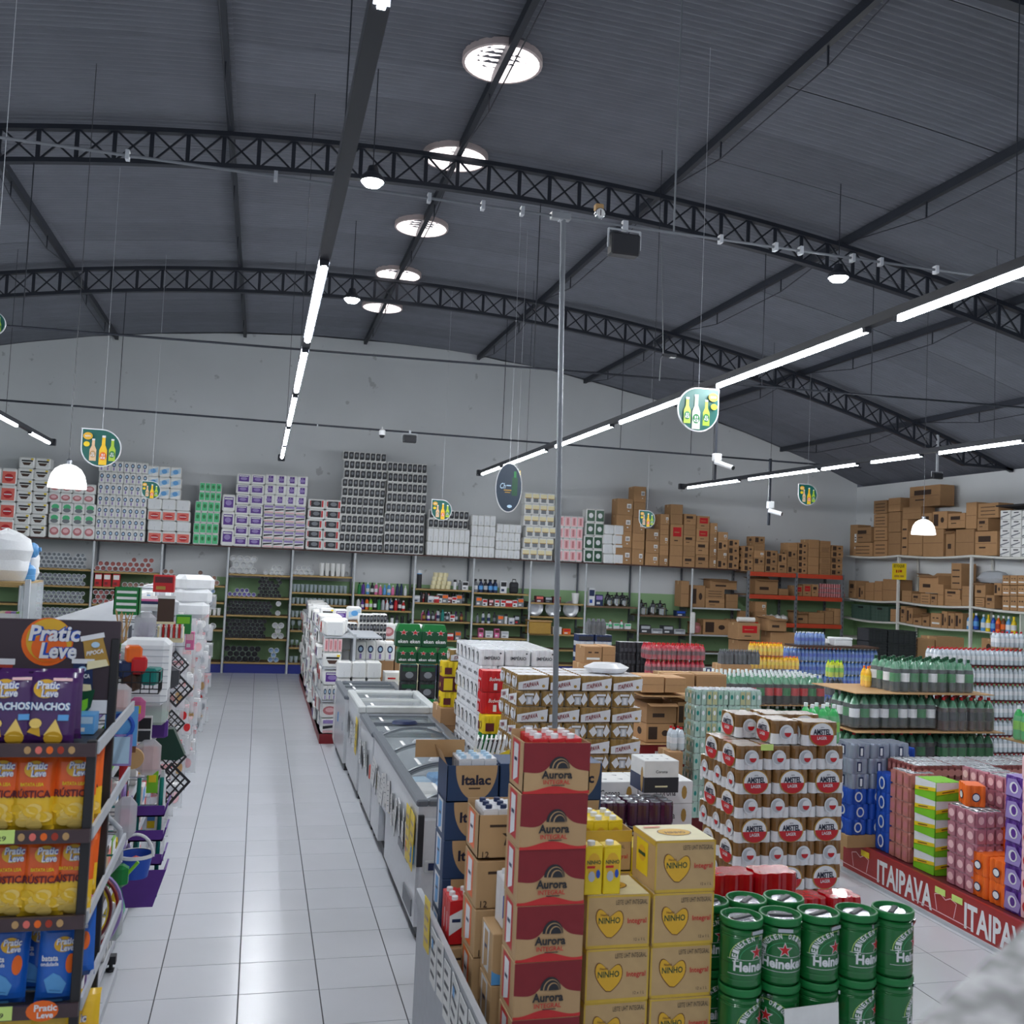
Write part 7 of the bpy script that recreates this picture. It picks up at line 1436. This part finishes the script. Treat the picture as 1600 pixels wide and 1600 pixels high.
items = [('toy_pack', soft('pink', .08, .12, .03).box(-.02, .02, -.018, -.015, -.02, .02, 'yellow'), 214, 1108, 5.3, 'pink and yellow toy pack hanging on the gondola', 'toy pack'),
         ('clear_bag', soft('film_bag', .09, .12, .05).box(-.03, .03, -.01, .01, -.05, .03, 'orange'), 188, 1090, 4.7, 'clear bag of orange sweets hanging beside the rack', 'bag'),
         ('hoop_pack', MB().lathe([(.05, -.006), (.06, 0), (.05, .006), (.042, 0), (.05, -.006)], 'blue', 18, LIE, caps=False).box(-.07, .07, .006, .01, -.09, .09, 'sky'), 189, 1135, 4.8, 'pale blue card with a blue ring toy', 'toy pack'),
         ('frame_pack', MB().box(-.035, .035, -.005, .005, -.07, .07, 'paper').box(-.03, .03, -.009, -.005, .005, .06, 'black').box(-.03, .03, -.009, -.005, -.06, -.005, 'soft_black'), 226, 1140, 5.4, 'white card holding two black frames', 'pack'),
         ('purple_case', soft('purple', .11, .1, .04, .15), 246, 1138, 5.75, 'purple case hanging on the gondola', 'case'),
         ('broom_head', MB().prism([(-.03, .09), (.03, .09), (.1, -.06), (.06, -.09), (-.08, -.08), (-.1, -.03)], -.04, .04, 'mesh_green'), 262, 1162, 6.1, 'dark green broom head hanging into the aisle', 'broom'),
         ('toy_pack', soft('film_bag', .12, .18, .05).box(-.045, .05, -.02, .02, -.08, .06, 'orange', .02), 232, 1183, 5.4, 'clear pack with bright orange toy parts', 'toy pack'),
         ('flask', MB().lathe([(0, -.06), (.018, -.06), (.02, .03), (.012, .045), (.014, .06), (0, .06)], 'red', 12), 193, 1204, 4.9, 'slim glossy red flask hanging by the price rail', 'flask'),
         ('guitar_toy', MB().lathe([(0, -.01), (.05, -.01), (.05, .01), (0, .01)], 'tan', 16, LIE).box(-.01, .01, -.012, .0, .03, .13, 'brown'), 208, 1185, 5.1, 'small tan toy guitar on the gondola', 'toy'),
         ('clear_bag', soft('film_bag', .1, .2, .04).box(-.03, .03, -.01, .01, -.04, .04, 'pink', .01), 196, 1278, 5.1, 'tall clear bag with pink item low on the gondola', 'bag'),
         ('folded_board', soft('film_white', .045, .46, .04, .3), 251, 1265, 6.2, 'tall slim white folded board on the gondola', 'board'),
         ('card_pack', MB().box(-.03, .03, -.004, .004, -.06, .06, 'lime').box(-.02, .02, -.008, -.004, 0, .04, 'yellow'), 238, 1222, 5.9, 'lime green card pack beside the shelf tower', 'card'),
         ('card_pack', MB().box(-.025, .025, -.004, .004, -.06, .06, 'paper').box(-.02, .02, -.008, -.004, -.04, .0, 'yellow').box(-.02, .02, -.008, -.004, .0, .04, 'sky'), 236, 1282, 5.95, 'white blue and yellow card pack by the shelf tower', 'card'),
         ('grey_hanger', MB().path([(-.06, 0, .12), (.02, 0, .04), (.03, 0, -.1), (-.02, 0, -.16)], .012, 'light_grey', 6), 180, 1310, 4.9, 'bunch of pale grey plastic hangers', 'hanger'),
         ('watering_can', soft('green', .1, .1, .07, .25).tube((.04, 0, 0), (.09, 0, .06), .008, 'lime'), 183, 1368, 5.0, 'small green watering can under the hangers', 'watering can'),
         ('clear_bag', soft('film_bag', .075, .17, .04).box(-.02, .025, -.01, .01, -.08, .0, 'mint', .01), 178, 1440, 5.0, 'clear bag with green toy hanging near the floor', 'bag'),
         ('mirror_card', MB().box(-.06, .06, -.004, .004, -.07, .07, 'lilac').box(-.05, .05, -.006, -.004, -.06, .06, 'pale_blue'), 184, 1172, 4.8, 'pale lilac mirror card on the gondola', 'card')]
for nm, me, u, v, Y, lab, cat in items: hang(nm, me, u, v, Y, lab, cat)
hoop = lambda c, r: MB().lathe([(r - .008, 0), (r, .008), (r + .008, 0), (r, -.008), (r - .008, 0)], c, 32, LIE, caps=False)
for k, (c, r) in enumerate((('maroon', .17), ('yellow', .155), ('dark_red', .185), ('lilac', .195))): 
    p = at(112 + 3 * k, 1432, Y=4.72 + .02 * k); put('hula_hoop', hoop(c, r), (p.x, p.y, p.z), '%s hoop hanging beside the rack near the floor' % c.replace('_', ' '), 'hoop', None, .5)
BK_ = MB().lathe([(0, -.055), (.062, -.055), (.08, .05), (.083, .05), (.083, .058), (.078, .058), (.06, -.045), (0, -.045)], 'blue', 22, caps=False).mesh('bucket')
p = at(211, 1352, Y=5.3); t = thing('toy_bucket', p, 'blue toy bucket with white rim and handle hanging in the aisle', 'bucket'); put('pail', BK_, parent=t); put('rim', MB().lathe([(.081, .045), (.089, .047), (.089, .062), (.079, .062)], 'film_white', 22, caps=False), parent=t); put('handle', MB().path([(.085 * math.cos(a), -.03, .05 + .11 * math.sin(a)) for a in [PI * k / 12 for k in range(13)]], .008, 'film_white', 6), parent=t); put('hanging_hook', MB().tube((0, -.03, .158), (GX - p.x, .02, .158), .004, 'chrome', 5), parent=t)
put('sand_toy', MB().lathe([(0, 0), (.05, 0), (.045, .05), (.02, .08), (0, .09)], 'red', 12), (p.x, 5.31, p.z - .044), 'red sand toy inside the blue bucket', 'toy')
def tower():
    p = at(224, 1400, Y=5.95); t = thing('shelf_tower', (p.x, 5.95, 0), 'purple and teal plastic shelf tower with trays', 'shelf tower')
    zs = [at(228, v, Y=5.95).z for v in (1270, 1308, 1345)]
    for x in (-.06, .06): put('pole', MB().tube((x, 0, at(215, 1408, Y=5.95).z + .02), (x, 0, at(228, 1215, Y=5.95).z), .012, 'teal', 8), parent=t)
    for z in zs: put('tray', MB().prism([(-.09, 0), (.09, 0), (.11, .075), (.10, .075), (.085, .008), (-.085, .008), (-.10, .075), (-.11, .075)], -.09, .09, 'purple').box(-.09, .09, -.09, -.085, 0, .06, 'purple'), (0, 0, z), parent=t)
    put('bin', MB().prism([(-.08, 0), (.06, 0), (.12, .2), (.11, .2), (.05, .01), (-.07, .01), (-.12, .2), (-.13, .2)], -.1, .1, 'purple').prism([(-.08, 0), (.06, 0), (.12, .2), (-.13, .2)], -.105, -.1, 'purple'), (0, 0, at(215, 1408, Y=5.95).z), parent=t)
    for z in zs: put('wall_arm', MB().tube((0, .02, z + .03), (GX - p.x, .02, z + .03), .006, 'teal', 6), parent=t)
tower()
FB = MB(); 
for a in ((-.5, .5, -.02, .02, -.5, -.42), (-.5, .5, -.02, .02, .42, .5), (-.5, -.42, -.02, .02, -.42, .42), (.42, .5, -.02, .02, -.42, .42)): FB.box(*a, 'soft_black')
for k in range(3): FB.box(-.25 + .25 * k - .025, -.25 + .25 * k + .025, -.015, .015, -.42, .42, 'soft_black'); FB.box(-.42, .42, -.015, .015, -.25 + .25 * k - .025, -.25 + .25 * k + .025, 'soft_black')
FB = FB.mesh('basket')
for u, v, Y, s in ((273, 1040, 8.2, .17), (276, 1078, 8.0, .19), (267, 1132, 7.4, .15), (266, 1185, 6.8, .16), (266, 1225, 6.6, .19)): hang('hanging_basket', FB, u, v, Y, 'black lattice basket hung by its corner into the aisle', 'basket', 'black lattice baskets', sc=s, rot=(0, PI / 4, .5))
hang('cloth_roll', soft('dark_grey', .16, .16, .1), 262, 1058, 7.6, 'bunched dark grey cloth between black baskets', 'cloth')
# pale bags hung along the far half
M('film_thin', (220, 222, 226), .1, alpha=.35, var=.0)
def clear_mesh(c, c2, w, h): 
    me = snack_bag(w, h, .035, ((1.1, 'film_thin'),), lambda f, w, h: (f.rect(w * .1, w * .9, h * .84, h * .98, c), f.ell(w * .5, h * .45, w * .26, h * .22, c2, 12)))
    return me
bagc = [clear_mesh(a, b, w_, h_) for a, b, w_, h_ in (('red', 'paper', .15, .22), ('paper', 'pale_pink', .17, .25), ('rose', 'red', .14, .2), ('paper', 'light_grey', .18, .22), ('pale_pink', 'paper', .15, .24), ('navy', 'paper', .13, .2), ('dark_grey', 'grey', .16, .2), ('red', 'tan', .15, .26))]
HZ = (.38, .62, .86, 1.1, 1.34, 1.58, 1.82, 2.02)
k = 0
for Y in [8.4 + .55 * j for j in range(13)]:
    for z in HZ:
        x = -.70 + J(.05)
        o = put('clear_bag', random.choice(bagc), (x, Y + J(.1), z - .1 + J(.05)), 'clear hanging bag of pale goods along the far gondola side, %s hook row up' % ORD[HZ.index(z)], 'bag', 'pale bags along the gondola', J(.4)); k += 1
        hk = put('hook', HOOK, (0, 0, 0)); hk.parent = o; hk.matrix_parent_inverse = o.matrix_basis.inverted(); hk.location = (GX, o.location.y, o.location.z + .18); hk.scale = (.1, 1, 1)
# packed shelves of the gondola
HG = [(small_box_mesh(a, b, c), n) for a, b, c, n in (('pink', 'white', 'pale_pink', 'pink'), ('sky', 'white', 'navy', 'sky blue'), ('yellow', 'red', 'white', 'yellow'), ('paper', 'salmon', 'grey', 'white and salmon'), ('lilac', 'white', 'purple', 'lilac'), ('teal', 'white', 'mint', 'teal'), ('red', 'white', 'maroon', 'red'), ('paper', 'sky', 'light_grey', 'white and blue'), ('dark_brown', 'gold', 'tan', 'dark brown'), ('lime', 'white', 'green', 'lime green'), ('black', 'light_grey', 'red', 'black'))]
for z, top in ((.12, .36), (.55, .34), (.95, .34), (1.35, .34), (1.75, .28)):
    y = 4.85
    while y < 8.7:
        wd = random.uniform(.09, .2); me, nm = random.choice(HG)
        put('household_pack', me, (GX - .13 + J(.03), y + wd / 2, z + .002), nm + ' household pack standing on the gondola shelves by the aisle', 'pack', 'household packs on the gondola', PI / 2, (wd * .94, .22, random.uniform(.16, top))); y += wd
# on top of the gondola
ZT = 2.24
def ontop(name, me, u, v, Y, lab, cat, g=None, rz=0., sc=(1, 1, 1)):
    p = at(u, v, Y=Y); o = put(name, me, (p.x, Y, p.z), lab, cat, g, rz, sc)
    if p.x > GX:
        hk = put('hook', HOOK, (0, 0, 0)); hk.parent = o; hk.matrix_parent_inverse = o.matrix_basis.inverted(); hk.location = (GX - .02, Y, p.z + .02); hk.scale = (p.x - GX + .02, 1, 1)
    return o
TOPM = [(soft('foam', .2, .14, .2, .2).mesh('b'), 'white foam'), (soft('paper', .18, .12, .16, .15).box(-.07, .07, -.082, -.08, -.03, .03, 'sky').mesh('b'), 'white and blue'), (soft('light_grey', .2, .16, .18, .25).mesh('b'), 'pale grey'), (soft('cream', .16, .1, .16, .15).mesh('b'), 'cream'), (soft('film_bag', .2, .14, .18, .25).box(-.05, .05, -.05, .05, -.05, .04, 'pink', .02).mesh('b'), 'clear and pink')]
for j in range(11):
    me, nm = TOPM[j % 5]; put('goods_bundle', me, (GX - .12 + J(.03), 8.0 + .35 * j, ZT + .081), '%s bundle on the gondola top, %s from the snack rack' % (nm, ORD[min(14, j)]), 'bundle', 'bundles on the gondola top', J(.3))
for k, (u, v) in enumerate(((297, 965), (300, 945), (302, 925))): ontop('plate_bundle', MB().box(-.16, .16, -.14, .14, 0, .155, 'foam', (.05, .05, .04)), u, v, 9.4 + .02 * k, 'white bundle of foam plates stacked high on the gondola', 'bundle', 'foam plate bundles', .2 * k)
ontop('cup_bundle', soft('light_grey', .2, .16, .16), 258, 950, 8.2, 'bulky pale grey bundle beside the foam plates', 'bundle')
ontop('diaper_pack', MB().box(-.14, .14, -.1, .1, 0, .1, 'paper', .03).box(-.13, .13, -.102, -.1, .05, .07, 'navy').box(-.13, .11, -.104, -.1, .07, .085, 'pink'), 238, 954, 7.4, 'white pack with pink and navy stripes on the gondola', 'pack')
ontop('candy_box', small_box_mesh('red', 'maroon', 'gold'), 256, 925, 7.4, 'red printed box on the gondola top', 'box', sc=(.14, .1, .12))
GRC = MB()
for a in ((-.07, .07, -.05, -.045, 0, .16), (-.07, -.065, -.05, .05, 0, .16), (.065, .07, -.05, .05, 0, .16), (-.07, .07, .045, .05, 0, .16)): GRC.box(*a, 'green')
for k in range(4): GRC.box(-.055, .055, -.052, -.05, .02 + .035 * k, .035 + .035 * k, 'paper')
ontop('green_basket', GRC, 198, 960, 6.2, 'bright green slotted basket on the gondola top', 'basket')
ontop('woven_screen', MB().box(-.05, .05, -.01, .01, 0, .17, 'dark_brown').box(-.055, .055, -.014, -.01, .16, .18, 'paper').box(-.055, .055, -.014, -.01, -.0, .015, 'cream'), 258, 975, 6.6, 'dark brown woven panel in a pale frame', 'panel')
ontop('clear_pack', soft('film_bag', .12, .16, .08).box(-.04, .04, -.02, .02, -.06, .02, 'purple'), 227, 978, 6.2, 'clear pack with dark purple contents', 'pack')
ontop('straw_pack', MB().box(-.08, .08, -.04, .04, 0, .1, 'cream'), 266, 1003, 6.8, 'pack of red and white straws under the woven panel', 'pack')
for k in range(9): put('straw', MB().tube((0, 0, 0), (0, 0, .09), .007, 'red' if k % 2 else 'paper', 6), (at(250 + 4.2 * k, 1000, Y=6.75).x, 6.752, at(266, 1003, Y=6.8).z + .03), 'red or white striped drinking straw in the straw pack', 'straw', 'drinking straws')
ontop('green_box', small_box_mesh('green', 'lime', 'white'), 286, 990, 7.2, 'green box beside the straw pack', 'box', sc=(.1, .08, .13))
ontop('pink_box', small_box_mesh('pink', 'pale_pink', 'white'), 296, 1015, 7.6, 'bright pink slim box beside the green one', 'box', sc=(.06, .06, .13))
for k in range(14): put('reed_stick', MB().tube((0, 0, 0), (J(.06), J(.03), .16 + J(.03)), .003, 'tan', 4), (at(190 + J(8), 1000, Y=5.6).x, 5.6, at(190, 1005, Y=5.6).z), 'thin straw coloured reed in the bunch on the gondola', 'reed', 'reeds on the gondola')
# ---- display at far left with white bundles and blue water jugs
p = at(20, 905, Y=7.0)
t = thing('gondola', (-2.3, 6.9, 0), 'gondola with glass side at the far left behind the snack header', 'shelf')
put('side_glass', MB().box(.83, .845, 0, .6, 1.7, 2.45, 'clear_plastic'), parent=t); put('upright', MB().box(.85, .88, 0, .03, 0, 2.48, 'post_paint'), parent=t)
for z in (.3, .8, 1.3, 1.75, 2.14, 2.46): put('shelf_board', MB().box(0, .84, .0, .6, z - .02, z, 'shelf_edge'), parent=t)
def lumpy(seed):
    r = random.Random(seed); mb = MB().lathe([(0.01, 0), (.8, .0), (1., .25), (.95, .5), (1.04, .75), (.86, 1.0), (.5, 1.15), (.01, 1.22)], 'foam', 14, smooth=True)
    d = {}
    for i, v in enumerate(mb.v):
        k = tuple(round(c, 4) for c in v); q = d.setdefault(k, 1 + r.uniform(-.16, .12)); mb.v[i] = (v[0] * q, v[1] * q, v[2] * (1 + (q - 1) * .5))
    return mb
put('white_bundle', lumpy(2), (at(30, 902, Y=7.3).x, 7.38, 2.462), 'smaller white plastic bundle behind the blue jugs', 'bundle', None, 0, (.1, .09, .2))
put('white_bundle', lumpy(1), (at(4, 900, Y=7.1).x, 7.15, 2.462), 'large white plastic bundle on the left gondola top', 'bundle', None, 0, (.16, .14, .27))
JG = MB().lathe([(0, 0), (.9, 0), (1., .15), (1., .7), (.95, .75), (1., .8), (1., 1.5), (.7, 1.85), (.3, 2.0), (.3, 2.25), (0, 2.25)], 'sky', 14, caps=False).mesh('jug')
put('water_jug', JG, (at(40, 900, Y=7.15).x, 7.2, 2.462), 'upright blue water jug beside the white bundle', 'jug', None, 0, (.05, .05, .055)); put('water_jug', JG, (at(38, 865, Y=7.15).x - .02, 7.2, at(45, 862, Y=7.15).z), 'blue water jug lying on the white bundle', 'jug', rot=(0, 1.4, 0)).scale = (.05, .05, .05)
for k in range(4): put('soap_box', small_box_mesh(('cream', 'pink', 'lilac', 'lime')[k], 'white', 'gold'), (at(2 + 9 * k, 925, Y=7.0).x, 7.1, 2.142), '%s small box on the left gondola shelf' % ('cream', 'pink', 'lilac', 'lime')[k], 'box', None, 0, (.04, .08, .12))
for k in range(4): put('green_box' if k == 3 else 'soap_box', small_box_mesh(('blue', 'white', 'tan', 'green')[k], 'white', 'navy'), (at(2 + 10 * k, 960, Y=7.0).x, 7.1, 1.752), '%s small box on the lower left gondola shelf' % ('blue', 'white', 'tan', 'green')[k], 'box', None, 0, (.04, .08, .14 + .12 * (k == 3)))
# ================================================================ hanging leaf banners
M('sign_teal', (10, 92, 84), .4); M('sign_glass1', (206, 226, 196), .4); M('sign_glass2', (240, 196, 40), .4); M('sign_glass3', (168, 200, 60), .4); M('sign_peach', (226, 190, 150), .4)
def leaf_pts(n=40, flip=False):
    P = []
    for k in range(n):
        a = 2 * PI * k / n; c, q = math.cos(a), math.sin(a); r = .5
        if c <= 1e-6 and q >= -1e-6: r = .5 / max(abs(c), abs(q), .01) if max(abs(c), abs(q)) > 0 else .5
        P.append((r * c, r * q))
    return [(-x, z) for x, z in P][::-1] if flip else P
def leaf_mesh(flip):
    mb = MB(); L = leaf_pts(flip=flip); mb.prism([(x * 1.03, z * 1.03) for x, z in L], 0, .012, 'film_white'); s = -1 if flip else 1
    f = front(mb, 0, -.001, 0, .0015); f.poly([(x * .97, z * .97) for x, z in L], 'sign_teal')
    def btl(cx, z0, h, w, c, lab):
        f.poly([(cx - w, z0), (cx + w, z0), (cx + w, z0 + h * .5), (cx + w * .45, z0 + h * .68), (cx + w * .4, z0 + h), (cx - w * .4, z0 + h), (cx - w * .45, z0 + h * .68), (cx - w, z0 + h * .5)], c); f.rect(cx - w * .45, cx + w * .45, z0 + h * .93, z0 + h, 'film_white'); f.ell(cx, z0 + h * .3, w * .9, w * 1.1, lab, 14); f.text('51', cx, z0 + h * .34, w * .8, w * .6, 'film_white', .04); f.text('ICE', cx, z0 + h * .24, w * 1.2, w * .6, 'film_white', .04)
    btl(-.2 * s, -.36, .6, .085, 'sign_peach' if not flip else 'sign_glass3', 'tan' if not flip else 'green'); btl(.06 * s, -.46, .8, .1, 'sign_glass1' if flip else 'sign_glass2', 'green' if flip else 'orange'); btl(.29 * s, -.34, .6, .085, 'sign_glass3', 'green')
    f.ell(-.34 * s, .3, .12, .1, 'foil_orange' if False else 'ninho_deep', 16); f.text('NOVO', -.34 * s, .3, .14, .05, 'film_white', .03); f.ell(-.36 * s, .08, .08, .07, 'yellow', 14)
    return mb.mesh('leaf')
LF = [leaf_mesh(False), leaf_mesh(True)]
def leaf(u, v, Y, wpx, fl, lab, rz=0., tilt=0.):
    p = at(u, v, Y=Y); s = wpx * Y / FPX
    t = thing('leaf_banner', p, lab, 'banner', 'hanging leaf banners', rz); b = put('panel', LF[fl], parent=t, scale=(s, 1, s * 1.0), rot=(0, tilt, 0))
    put('thread', MB().tube((0, .005, s * .5), (0, .005, roofz(p.x) - p.z - .01), .0022, 'light_grey', 4), parent=t)
leaf(1091, 640, 9.0, 74, 1, 'large green leaf banner with three bottles beside the light track')
leaf(158, 700, 14.0, 54, 0, 'green leaf banner hanging above the blue ring paper packs')
leaf(1262, 773, 18.0, 36, 0, 'small green leaf banner hanging before the gable wall over the orange rack')
leaf(236, 766, 18.0, 26, 0, 'small green leaf banner in front of the pale blue packs')
leaf(690, 797, 19.0, 32, 0, 'small green leaf banner before the black and white packs')
leaf(1011, 811, 19.0, 28, 0, 'small green leaf banner before the stickered cartons')
leaf(808, 742, 15.0, 20, 1, 'green leaf banner edge peeking out beside the dark oval banner', 1.0)
leaf(-12, 505, 7.0, 34, 0, 'green leaf banner cut off at the left beneath the truss')
p = at(795, 762, Y=14.0); t = thing('oval_banner', p, 'tall dark blue oval banner with a green bottle', 'banner'); s = 42 * 14 / FPX
M('banner_navy', (30, 48, 66), .4); mb = MB(); O = [(s * .52 * math.cos(2 * PI * k / 30), s * .95 * math.sin(2 * PI * k / 30)) for k in range(30)]
mb.prism(O, 0, .012, 'film_white'); f = front(mb, 0, -.001, 0, .0015); f.poly([(x * .96, z * .97) for x, z in O], 'banner_navy'); f.rect(s * .12, s * .34, -s * .3, s * .4, 'dark_green'); f.rect(s * .18, s * .28, s * .4, s * .64, 'green'); f.text('Ch', -s * .24, s * .06, s * .22, s * .22, 'pale_blue', .01, .3); f.rect(-s * .1, s * .08, s * .06, s * .1, 'pale_blue'); f.rect(-s * .2, s * .1, -s * .12, -s * .08, 'gold'); f.rect(-s * .16, s * .06, -s * .2, -s * .17, 'gold'); f.ell(s * .05, -s * .72, s * .1, s * .06, 'pale_blue', 12)
put('panel', mb, parent=t); put('thread', MB().tube((0, .005, s * .9), (0, .005, roofz(p.x) - p.z - .01), .0022, 'light_grey', 4), parent=t)
